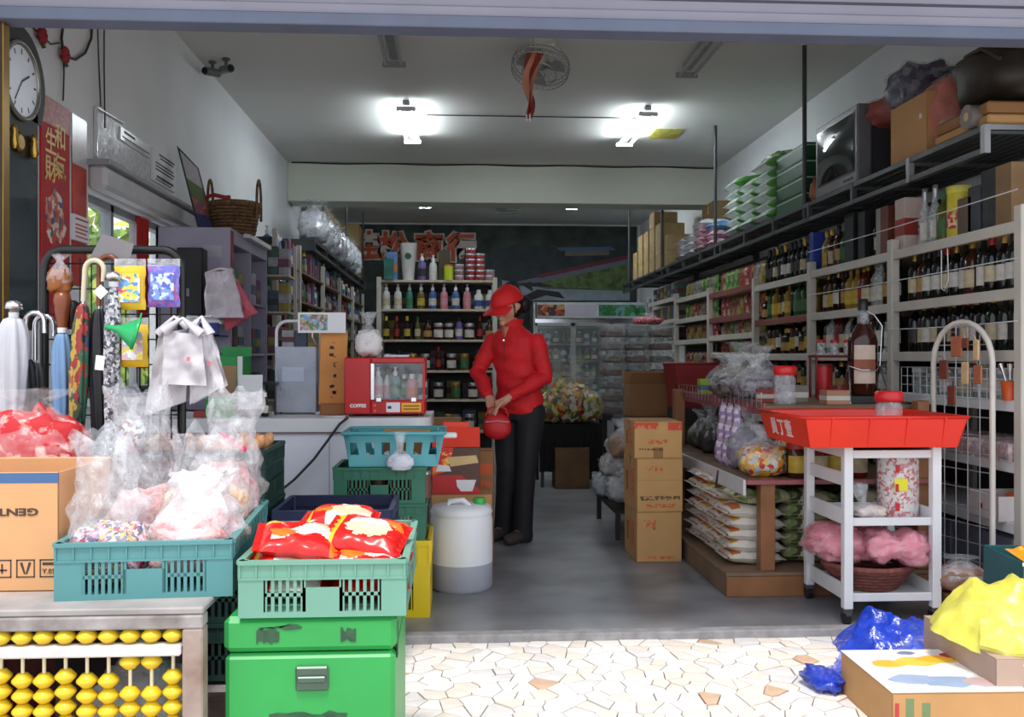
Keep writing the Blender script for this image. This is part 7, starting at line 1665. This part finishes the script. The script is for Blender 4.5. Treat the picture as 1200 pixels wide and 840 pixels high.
b = MB(); blob(b, (0, 0, .05), (.17, .15, .045), 2, .2, 2, 20, 10, .6); b.build('contents', M('white_contents', (226, 224, 214), .6), t)
b = MB(); sheet(b, (-.24, -.18, .02), (-.1, -.26, .005), (-.04, -.22, .09), (-.2, -.12, .1), 10, 8, .02, 4); b.build('loose_flap', yb_, t)
# printed white box at the bottom right
A1, A2, A3 = atZ(1040, 812, .115), atZ(1000, 765, .115), atZ(1096, 762, .115)
wpb = carton('printed_box', 'white-topped carton printed with yellow fruit at the bottom right', 'box', .43, .42, .142, kraft, (A1.x + .235, A1.y + .20, PAVE_Z), -.03, tape=False, marks=[(.1, .16, .1, .9, M('box_green_print', (110, 130, 90), .7)), (.22, .28, .2, .8, M('box_green_print', (110, 130, 90))), (.02, .05, .3, .8, pr_red), (.06, .085, .1, .4, pr_red)])
MB().bx(-.217, .217, -.212, .212, .147, .149).build('white_top', M('white_print_top', (228, 226, 228), .5), wpb)
rr = random.Random(6)
for k, (x, y, r, c) in enumerate(((-.11, .06, .06, (236, 190, 60)), (-.01, .08, .075, (240, 200, 80)), (.085, .10, .075, (236, 180, 50)), (.15, .14, .05, (170, 50, 44)), (.0, .17, .03, (120, 130, 170)), (.16, .1, .03, (110, 130, 80)), (.0, -.12, .09, (150, 170, 200)), (.12, -.13, .07, (196, 170, 170)), (-.1, -.1, .07, (160, 176, 204)))):
    MB().prism([(x + r * math.cos(a * PI / 5) * rr.uniform(.8, 1.2), y + .6 * r * math.sin(a * PI / 5) * rr.uniform(.8, 1.2), .149) for a in range(10)], (0, 0, .0004 + .0003 * k)).build('fruit_print', M('fruit_%d' % k, c, .5), wpb)
# blue plastic bag
blu = FILM('blue_bag_film', (28, 70, 206), .86, .25, .7, 18, a2=1.0)
q = atZ(1052, 764, PAVE_Z); t = thing('blue_bag', 'crumpled blue plastic bag lying on the pavement by the trolley', 'bag', (q.x, q.y + .04, PAVE_Z))
crumple(.24, .16, .13, 3.1).build('body', blu, t)
b = MB(); b.v = []; crumple(.11, .08, .17, 5.7, 30).build('peak', blu, t, (-.06, .02, 0))
b = MB(); sheet(b, (-.52, -.46, .012), (-.40, -.50, .012), (-.02, -.06, .05), (-.17, -.02, .06), 14, 12, .03, 6); b.build('handle_flap', blu, t)
b = MB(); blob(b, (-.46, -.42, .03), (.06, .10, .03), 13, .4, 2.5, 20, 12); b.build('corner', blu, t)
# ================================================================== back of the shop
wht = M('shelf_white_paint', (196, 190, 180), .55, var=.08, vs=4); brd = M('shelf_board', (190, 176, 158), .55, var=.1, vs=5)
# free-standing shelf behind the person
SY = 10.0; s0, s1 = atY(444, 330, SY).x, atY(580, 330, SY).x; sw = s1 - s0
zt = atY(510, 328, SY).z
sh = thing('display_shelf', 'pale shelving unit of toiletries behind the person', 'shelf', ((s0 + s1) / 2, SY + .2, 0))
for s in (-1, 1):
    for y in (-.19, .19): MB().bx(s * sw / 2 - .025, s * sw / 2 + .025, y - .015, y + .015, 0, zt + .03, b=.003).build('post', wht, sh)
bz = [zt] + [atY(510, y, SY).z for y in (362, 398, 434, 468, 505)]
for z in bz: MB().bx(-sw / 2, sw / 2, -.2, .2, z - .025, z, b=.003).build('board', brd, sh)
MB().bx(-sw / 2, sw / 2, .195, .205, 0, zt).build('back_panel', M('shelf_dark_back', (62, 60, 58), .8), sh)
rb = random.Random(11)
def shx(f): return s0 + sw * f
TB = 'atop the shelf behind the person'
goods_box(.11, .1, .30, M('box_sky', (90, 130, 180), .5, var=.3, vs=12), (shx(.11), SY + .1, zt), 'blue and orange carton ' + TB, band=M('box_orange', (190, 120, 60), .5))
goods_box(.10, .09, .22, M('box_teal', (40, 100, 90), .5, var=.3, vs=12), (shx(.085), SY + .02, zt), 'dark teal carton ' + TB)
def tumbler():
    t = thing('tumbler', 'x', 'cup'); MB().lathe([(.06, 0), (.088, .38), (.09, .385), (.09, .39)], 18).build('cup', M('cup_white', (206, 204, 200), .4), t)
    MB().lathe([(.035, 0), (.035, .002)], 16).build('round_mark', M('cup_green', (40, 84, 66), .5), t, (0, -.079, .25), (PI / 2, 0, 0)); return t
q = tumbler(); tag(q, 'tall white cup with green round mark ' + TB, 'cup'); q.location = (shx(.25), SY + .06, zt)
bottle('shampoo', 'violet', 'dark', 'white', (shx(.37), SY + .05, zt), 'dark violet pump bottle ' + TB, sc_=1.05)
bottle('shampoo', 'white', 'white', 'white', (shx(.465), SY + .05, zt), 'slim white spray bottle ' + TB, sc_=1.0)
goods_box(.12, .1, .33, M('box_olive', (70, 66, 40), .6), (shx(.56), SY + .18, zt), 'tall dark olive carton ' + TB)
tin(.05, .16, M('tin_lime', (186, 206, 40), .4), M('tin_orange', (200, 90, 40), .4), (shx(.60), SY + .04, zt), 'lime green canister with orange lid ' + TB)
for c in range(4):
    for r in range((3, 6, 5, 2)[c]):
        tin(.052, .052, M('can_dusty' if c in (0, 3) else 'can_red', (150, 110, 120) if c in (0, 3) else (150, 50, 50), .4, var=.35, vs=30), cap_ms['silver'], (shx((.69, .79, .87, .955)[c]), SY + .05, zt + .0575 * r), '%s can up in the %s stack %s' % (ORD[r], ('first', 'second', 'third', 'last')[c], TB), 'stacked cans')
kinds = [('shampoo', 'white', 'cream', 'white'), ('shampoo', 'teal', 'green', 'white'), ('shampoo', 'olive', 'yellow', 'white'), ('shampoo', 'blue', 'white', 'white'), ('shampoo', 'pink', 'pink', 'white'), ('shampoo', 'violet', 'white', 'black'), ('squat', 'white', 'blue', 'white'), ('sauce', 'brown', 'red', 'red'), ('sauce', 'dark', 'yellow', 'yellow'), ('sauce', 'olive', 'cream', 'green'), ('jar', 'brown', 'white', 'silver'), ('squat', 'brown', 'gold', 'black'), ('jar', 'olive', 'green', 'gold')]
rows = [(1, [0, 0, 1, 2, 3, 4, 3, 4, 6, 6], 'second'), (2, [8, 7, 8, 9, 11, 10, 10, 5, 10, 7, 11], 'third'), (3, [10, 11, 12, 10, 7, 10, 12, 11, 10], 'fourth'), (4, [12, 10, 11, 10, 12, 10, 7], 'fifth'), (5, [10, 11, 10, 12, 10, 11], 'sixth')]
for (r, ks, nm) in rows:
    for i, k in enumerate(ks):
        kd, g_, l_, c_ = kinds[k]
        bottle(kd, g_, l_, c_, (shx(.06 + .9 * i / (len(ks) - 1)), SY + .06 + rb.uniform(-.02, .03), bz[r] + .001), '%s container from the left on the %s board of the shelf behind the person' % (ORD[i], nm), 'toiletries on the back shelf', sc_=1.0 if kd != 'jar' else 1.15)
for r in range(1, 6):
    for i in range(7): goods_box(.15, .1, (.19, .16, .21, .18)[(i + r) % 4], mats_dk[(i * 3 + r * 2) % 8], (shx(.08 + .84 * i / 6), SY + .3, bz[r] + .001), '%s carton from the left at the back of board %s behind the toiletries' % (ORD[i], ('two', 'three', 'four', 'five', 'six')[r - 1]), 'cartons at the back of the shelf', band=mats_dk[(i + r) % 8])
goods_box(.26, .2, .07, M('box_green_glow', (70, 160, 60), .5), (shx(.75), SY + .06, bz[3] + .17), 'flat bright green box on the fourth board of the back shelf') if False else None
# big cartons beyond the shelf, left
c0, c1 = atY(370, 264, 10.5), atY(434, 320, 10.5)
# left wall shelving units
LX, LD = -1.45, .46
posts = [7.62, 8.75, 10.3, 11.75, 13.2, 14.65]
lsz = [.35, .75, 1.1, 1.42, 1.70, 1.98]
for i in range(len(posts) - 1):
    y0, y1 = posts[i], posts[i + 1]; yc = (y0 + y1) / 2; hh = (y1 - y0) / 2
    u = thing('wall_shelf', '%s shelving unit from the front along the left wall' % ORD[i], 'shelf', (LX - LD / 2, yc, 0), group='left wall shelving units')
    for y in ((-hh, hh) if i == 0 else (hh,)):
        for x in (-LD / 2, LD / 2): MB().bx(x - .02, x + .02, y - .022, y + .022, 0, 2.20 if i == 0 else 2.16, b=.003).build('post', wht, u)
    for z in lsz: MB().bx(-LD / 2, LD / 2 + .01, -hh + .0, hh, z - .022, z, b=.002).build('board', M('shelf_board_brown', (122, 92, 66), .6, var=.15) if z > 1.3 else brd, u)
    MB().bx(-LD / 2 - .01, -LD / 2, -hh, hh, 0, 2.1).build('back_panel', M('shelf_dark_back', (62, 60, 58)), u)
    n = int((y1 - y0) / .17)
    for zi, z in enumerate(lsz):
        if zi < 2: continue
        for k in range(n):
            y = y0 + .1 + (y1 - y0 - .18) * k / (n - 1); kd = rb.random(); lab = '%s item from the front on board %s of the %s left wall shelf' % (ORD[k], ('one', 'two', 'three', 'four', 'five', 'six')[zi], ORD[i])
            if kd < .5: goods_box(.12, .13, rb.choice((.16, .2, .24)), mats_dk[rb.randrange(8)], (LX - .10, y, z + .001), lab, 'goods on the left wall shelves', PI / 2, band=mats_dk[rb.randrange(8)])
            else:
                kk = kinds[rb.choice((1, 3, 5, 6, 7, 8, 11))]; bottle(*kk, (LX - .08, y, z + .001), lab, 'goods on the left wall shelves')
# goods crowding the near end of those shelves
for k, (px, py, w_, h_, c_) in enumerate(((318, 372, .14, .2, 2), (333, 372, .12, .24, 0), (320, 330, .13, .2, 4), (336, 330, .12, .26, 5))):
    q = atY(px, py, 7.5); 
e0, e1 = atY(308, 300, 7.45).x, atY(330, 300, 7.45).x
u = thing('end_rack', 'dark narrow end rack of goods next to the grey cabinet', 'rack', ((e0 + e1) / 2, 7.42, 0))
for z in (.5, .85, 1.2, 1.52, 1.80): MB().bx(-.09, .16, -.16, .16, z - .015, z).build('board', brd, u)
for s in (-.09, .16): MB().bx(s - .012, s + .012, .12, .15, 0, 2.05).build('post', wht, u)
for j, z in enumerate((.5, .85, 1.2, 1.52, 1.80)):
    for k in range(3): goods_box(.075, .12, (.2, .16, .22)[(j + k) % 3], mats_dk[(j * 2 + k * 3) % 8], ((e0 + e1) / 2 - .045 + .08 * k, 7.36, z + .001), '%s carton from the left on board %s of the dark end rack' % (ORD[k], ('one', 'two', 'three', 'four', 'five')[j]), 'cartons on the end rack', band=mats_dk[(j + k + 1) % 8])
# cartons and a silver bag on top of the left shelves
tz = 2.2
LRZ = 2.36
lr = thing('overhead_rack', 'dark overhead rack along the left wall above the far shelves', 'rack', (LX - .2, 12.1, LRZ))
for x in (-.24, .22):
    for z in (-.02, -.11): MB().bx(x - .015, x + .015, -2.6, 2.6, z - .015, z + .015).build('rail', ang, lr)
for k in range(7): MB().bx(-.28, .24, -2.6 + .866 * k - .015, -2.6 + .866 * k + .015, -.12, -.005).build('cross_bar', ang, lr)
for k in range(6): MB().bx(-.2 + .08 * k - .015, -.2 + .08 * k + .015, -2.6, 2.6, -.03, -.012).build('slat', ang, lr)
for y in (.2, 2.4): MB().cyl((.22, y, -.11), (.22, y, ZC - LRZ), .012, n=6).build('hanger_pole', ang, lr)
carton('cardboard_carton', 'tall brown carton at the far end of the left overhead rack', 'box', .5, .5, .80, M('brown_board', (128, 104, 66), .8), (LX - .255, 14.35, LRZ), tape=True)
carton('cardboard_carton', 'long brown carton at the wall on the left overhead rack', 'box', .24, 1.7, .72, M('brown_board', (128, 104, 66), .8), (XL + .15, 12.8, LRZ), tape=True)
foil = M('silver_foil', (226, 230, 238), .22, metal=.3, var=.12, vs=30, bump=1.0, bs=25)
for k in range(9):
    sb = thing('foil_bag', '%s silver foil bag from the front on the left overhead rack' % ORD[k], 'bag', (LX - .05, 10.0 + .43 * k, LRZ + .001), group='foil bags on the left rack')
    b = MB(); blob(b, (0, 0, .17), (.15, .23, .17 + .02 * (k % 3)), 5 + k, .3, 4, 22, 16, .8); b.build('contents', foil, sb)
    b = MB(); film_bag(b, (0, 0, .2), (.16, .235, .19), 4 + k, .15, .25, 20, 14, pinch=.4); b.build('film', clear_film, sb)
for k in range(6):
    kk = [kinds[i] for i in (3, 6, 3, 4, 0, 6)][k]; bottle(*kk, (LX - .1, 7.8 + .14 * k, 1.981), '%s bottle from the front on top of the near left shelf' % ORD[k], 'bottles on the left shelf top')

# glass-door fridge against the back wall
FY = 14.7; f0, f1 = atY(627, 380, FY).x, atY(760, 380, FY).x; fz = atY(660, 354, FY).z; fw = f1 - f0
fr = thing('display_fridge', 'tall glass-door drinks fridge with sign panel by the back wall', 'fridge', ((f0 + f1) / 2, FY + .35, 0))
fin = M('fridge_inside', (120, 124, 124), .5)
MB().bx(-fw / 2, fw / 2, .3, .35, 0, fz).build('back', fin, fr)
for s in (-1, 1): MB().bx(s * fw / 2 - .03, s * fw / 2 + .03, -.35, .35, 0, fz, b=.004).build('side', alu, fr)
MB().bx(-fw / 2, fw / 2, -.35, .35, 0, .2).build('base', alu, fr)
sgz = atY(660, 373, FY).z
MB().bx(-fw / 2, fw / 2, -.35, .35, sgz, fz, b=.006).build('sign_box', M('fridge_sign', (196, 200, 204), .4), fr)
MB().bx(-fw / 2, fw / 2, -.36, -.34, sgz - .07, sgz - .01).build('top_rail', chrome, fr)
for x0, x1, mt in ((.02, .26, PRINT('fr_sign_red', [(60, 40, 36), (180, 70, 50), (200, 150, 90), (90, 50, 40)], 9)), (.28, .54, M('fr_pale', (190, 184, 198), .4, var=.1)), (.56, .97, PRINT('fr_green', [(40, 110, 60), (70, 140, 80), (120, 160, 170), (50, 120, 70)], 7))):
    MB().bx(-fw / 2 + x0 * fw, -fw / 2 + x1 * fw, -.356, -.35, sgz + .04, fz - .04).build('sign_print', mt, fr)
nd = 3
for k in range(nd):
    x0 = -fw / 2 + fw * k / nd; x1 = x0 + fw / nd; d = MB()
    for (a, b_, c_, e_) in ((x0, x0 + .04, .2, sgz - .07), (x1 - .04, x1, .2, sgz - .07), (x0, x1, .2, .26), (x0, x1, sgz - .12, sgz - .07)): d.bx(a + .003, b_ - .003, -.375, -.35, c_, e_)
    dr = d.build('door', alu, fr); MB().bx(x0 + .04, x1 - .04, -.365, -.36, .26, sgz - .12).build('pane', FILM('fridge_glass', (210, 220, 220), .14, .05, 0), dr); MB().cyl((x1 - .05, -.4, .9), (x1 - .05, -.4, 1.3), .012, n=6).build('handle', chrome, dr)
for k in range(6):
    MB().bx(-fw / 2 + .03, fw / 2 - .03, -.3, .3, .3 + .27 * k, .315 + .27 * k).build('shelf', alu, fr)
    for j in range(14):
        kk = [('squat', 'green', 'white', 'white'), ('squat', 'brown', 'yellow', 'red'), ('squat', 'white', 'blue', 'blue'), ('squat', 'olive', 'green', 'green'), ('squat', 'red', 'white', 'white')][(j * 3 + k) % 5]
        bottle(*kk, ((f0 + f1) / 2 - fw / 2 + .1 + (fw - .2) * j / 13, FY + .16, .316 + .27 * k), '%s drink from the left on fridge shelf %s' % (ORD[j], ('one', 'two', 'three', 'four', 'five', 'six')[k]), 'drinks in the fridge', sc_=.95)

# table of wrapped gift baskets in the aisle
GY = 8.4; g0, g1 = atY(632, 500, GY).x, atY(706, 500, GY).x; gz_ = atY(670, 497, GY).z
tb_ = thing('black_table', 'low table under a black cloth at the aisle end', 'table', ((g0 + g1) / 2, GY + .3, 0)); w = g1 - g0; bl_cl = M('black_cloth', (18, 18, 20), .85)
MB().bx(-w / 2, w / 2, -.3, .3, gz_ - .03, gz_, b=.004).build('top', bl_cl, tb_)
b = MB(); b.grid(lambda u, v: (-w / 2 + w * u, -.305 - .012 * math.sin(u * 40) * (1 - v), gz_ * (.25 + .75 * v)), 40, 4); b.build('cloth_front', bl_cl, tb_)
b = MB(); b.grid(lambda u, v: (-w / 2 - .01 - .01 * math.sin(u * 40) * (1 - v), -.3 + .6 * u, gz_ * (.25 + .75 * v)), 30, 4); b.build('cloth_side', bl_cl, tb_)
for sx in (-1, 1):
    for sy in (-1, 1): MB().bx(sx * (w / 2 - .03) - .015, sx * (w / 2 - .03) + .015, sy * .27 - .015, sy * .27 + .015, 0, gz_ - .03).build('leg', black_m, tb_)
a, b_ = atY(651, 526, GY - .1), atY(691, 556, GY - .1)
carton('wooden_box', 'brown wooden box on the floor under the black table', 'box', b_.x - a.x, .3, a.z, M('dull_wood', (120, 90, 58), .7, var=.2), ((a.x + b_.x) / 2, GY + .06, 0), tape=False)
gm = [PRINT('gift_a', [(180, 150, 50), (206, 196, 160), (70, 96, 50), (150, 40, 34), (110, 120, 70), (210, 200, 90)], 15), PRINT('gift_b', [(160, 30, 30), (60, 80, 40), (200, 190, 180), (186, 150, 60)], 15), PRINT('gift_c', [(190, 170, 70), (90, 110, 60), (200, 200, 190), (140, 60, 40)], 15)]
for k, (f, dy, r, sd) in enumerate(((.2, .1, (.13, .12, .16), 1), (.5, .05, (.14, .12, .19), 2), (.8, .1, (.13, .12, .17), 3), (.35, .4, (.13, .1, .24), 4), (.68, .42, (.13, .1, .22), 5))):
    clear_bag('gift_bundle', '%s on the black table' % ('gold-red wrapped gift bundle at front left', 'tallest yellow gift bundle at front middle', 'red gift bundle at front right', 'gift bundle at back left', 'gift bundle at back right')[k], 'gift', (g0 + w * f, GY + .02 + dy, gz_ + .002), r, gm[k % 3], sd + 60, .4, fill=.85, film=FILM('gift_film', (230, 226, 210), .14, .1, .7))
    for j in range(4):
        pass
# wall of clear pastry boxes by the aisle
PYB = 9.2; p0, p1 = atY(706, 400, PYB).x, atY(792, 400, PYB).x; pw = p1 - p0
pl_m = FILM('clear_box_plastic', (206, 212, 212), .26, .08, .3)
fills = []; fill_ms = [M('fill_red', (104, 34, 34), .6, var=.4, vs=24), M('fill_brown', (92, 64, 50), .6, var=.4, vs=24), M('fill_grey', (120, 116, 112), .6, var=.4, vs=24)]
for f in range(3):
    def mk(f=f):
        t = thing('clear_food_box', 'x', 'box'); ww, dd, h_ = pw / 3 - .012, .3, .125
        MB().bx(-ww / 2, ww / 2, -dd / 2, dd / 2, 0, h_, b=.012).build('shell', pl_m, t)
        b = MB(); blob(b, (0, 0, .034), (ww * .44, dd * .44, .032), f, .4, 8, 26, 10, .5); b.build('contents', fill_ms[f], t)
        MB().bx(-ww / 2 + .01, ww / 2 - .01, -dd / 2 + .01, dd / 2 - .01, h_, h_ + .003).build('lid_edge', pl_m, t); return t
    fills.append(Proto(mk))
zt = atY(750, 372, PYB).z
st = thing('box_stand', 'low dark stand under the stacked clear food boxes', 'stand', ((p0 + p1) / 2, PYB + .17, 0)); MB().bx(-pw / 2, pw / 2, -.16, .16, .55, .6, b=.003).build('top', M('dark_stand', (52, 44, 42)), st)
for sx in (-1, 1):
    for sy in (-1, 1): MB().bx(sx * (pw / 2 - .03) - .02, sx * (pw / 2 - .03) + .02, sy * .13 - .02, sy * .13 + .02, 0, .55).build('leg', M('dark_stand', (52, 44, 42)), st)
nrow = int((zt - .6) / .128)
for r in range(nrow):
    for c in range(3): fills[(r + c * 2) % 3]((p0 + pw * (c + .5) / 3, PYB + .17, .601 + .1287 * r), '%s clear food box from the bottom in the %s stack by the aisle' % (ORD[r], ('left', 'middle', 'right')[c]), group='stacked clear food boxes')
q = ((p0 + p1) / 2 + .12, PYB + .15, .601 + .128 * nrow)
clear_bag('sweets_bag', 'bag of red sweets on the stacked clear food boxes', 'bag', q, (.16, .1, .05), PRINT('red_sweets', [(190, 40, 60)]), 71, .2)
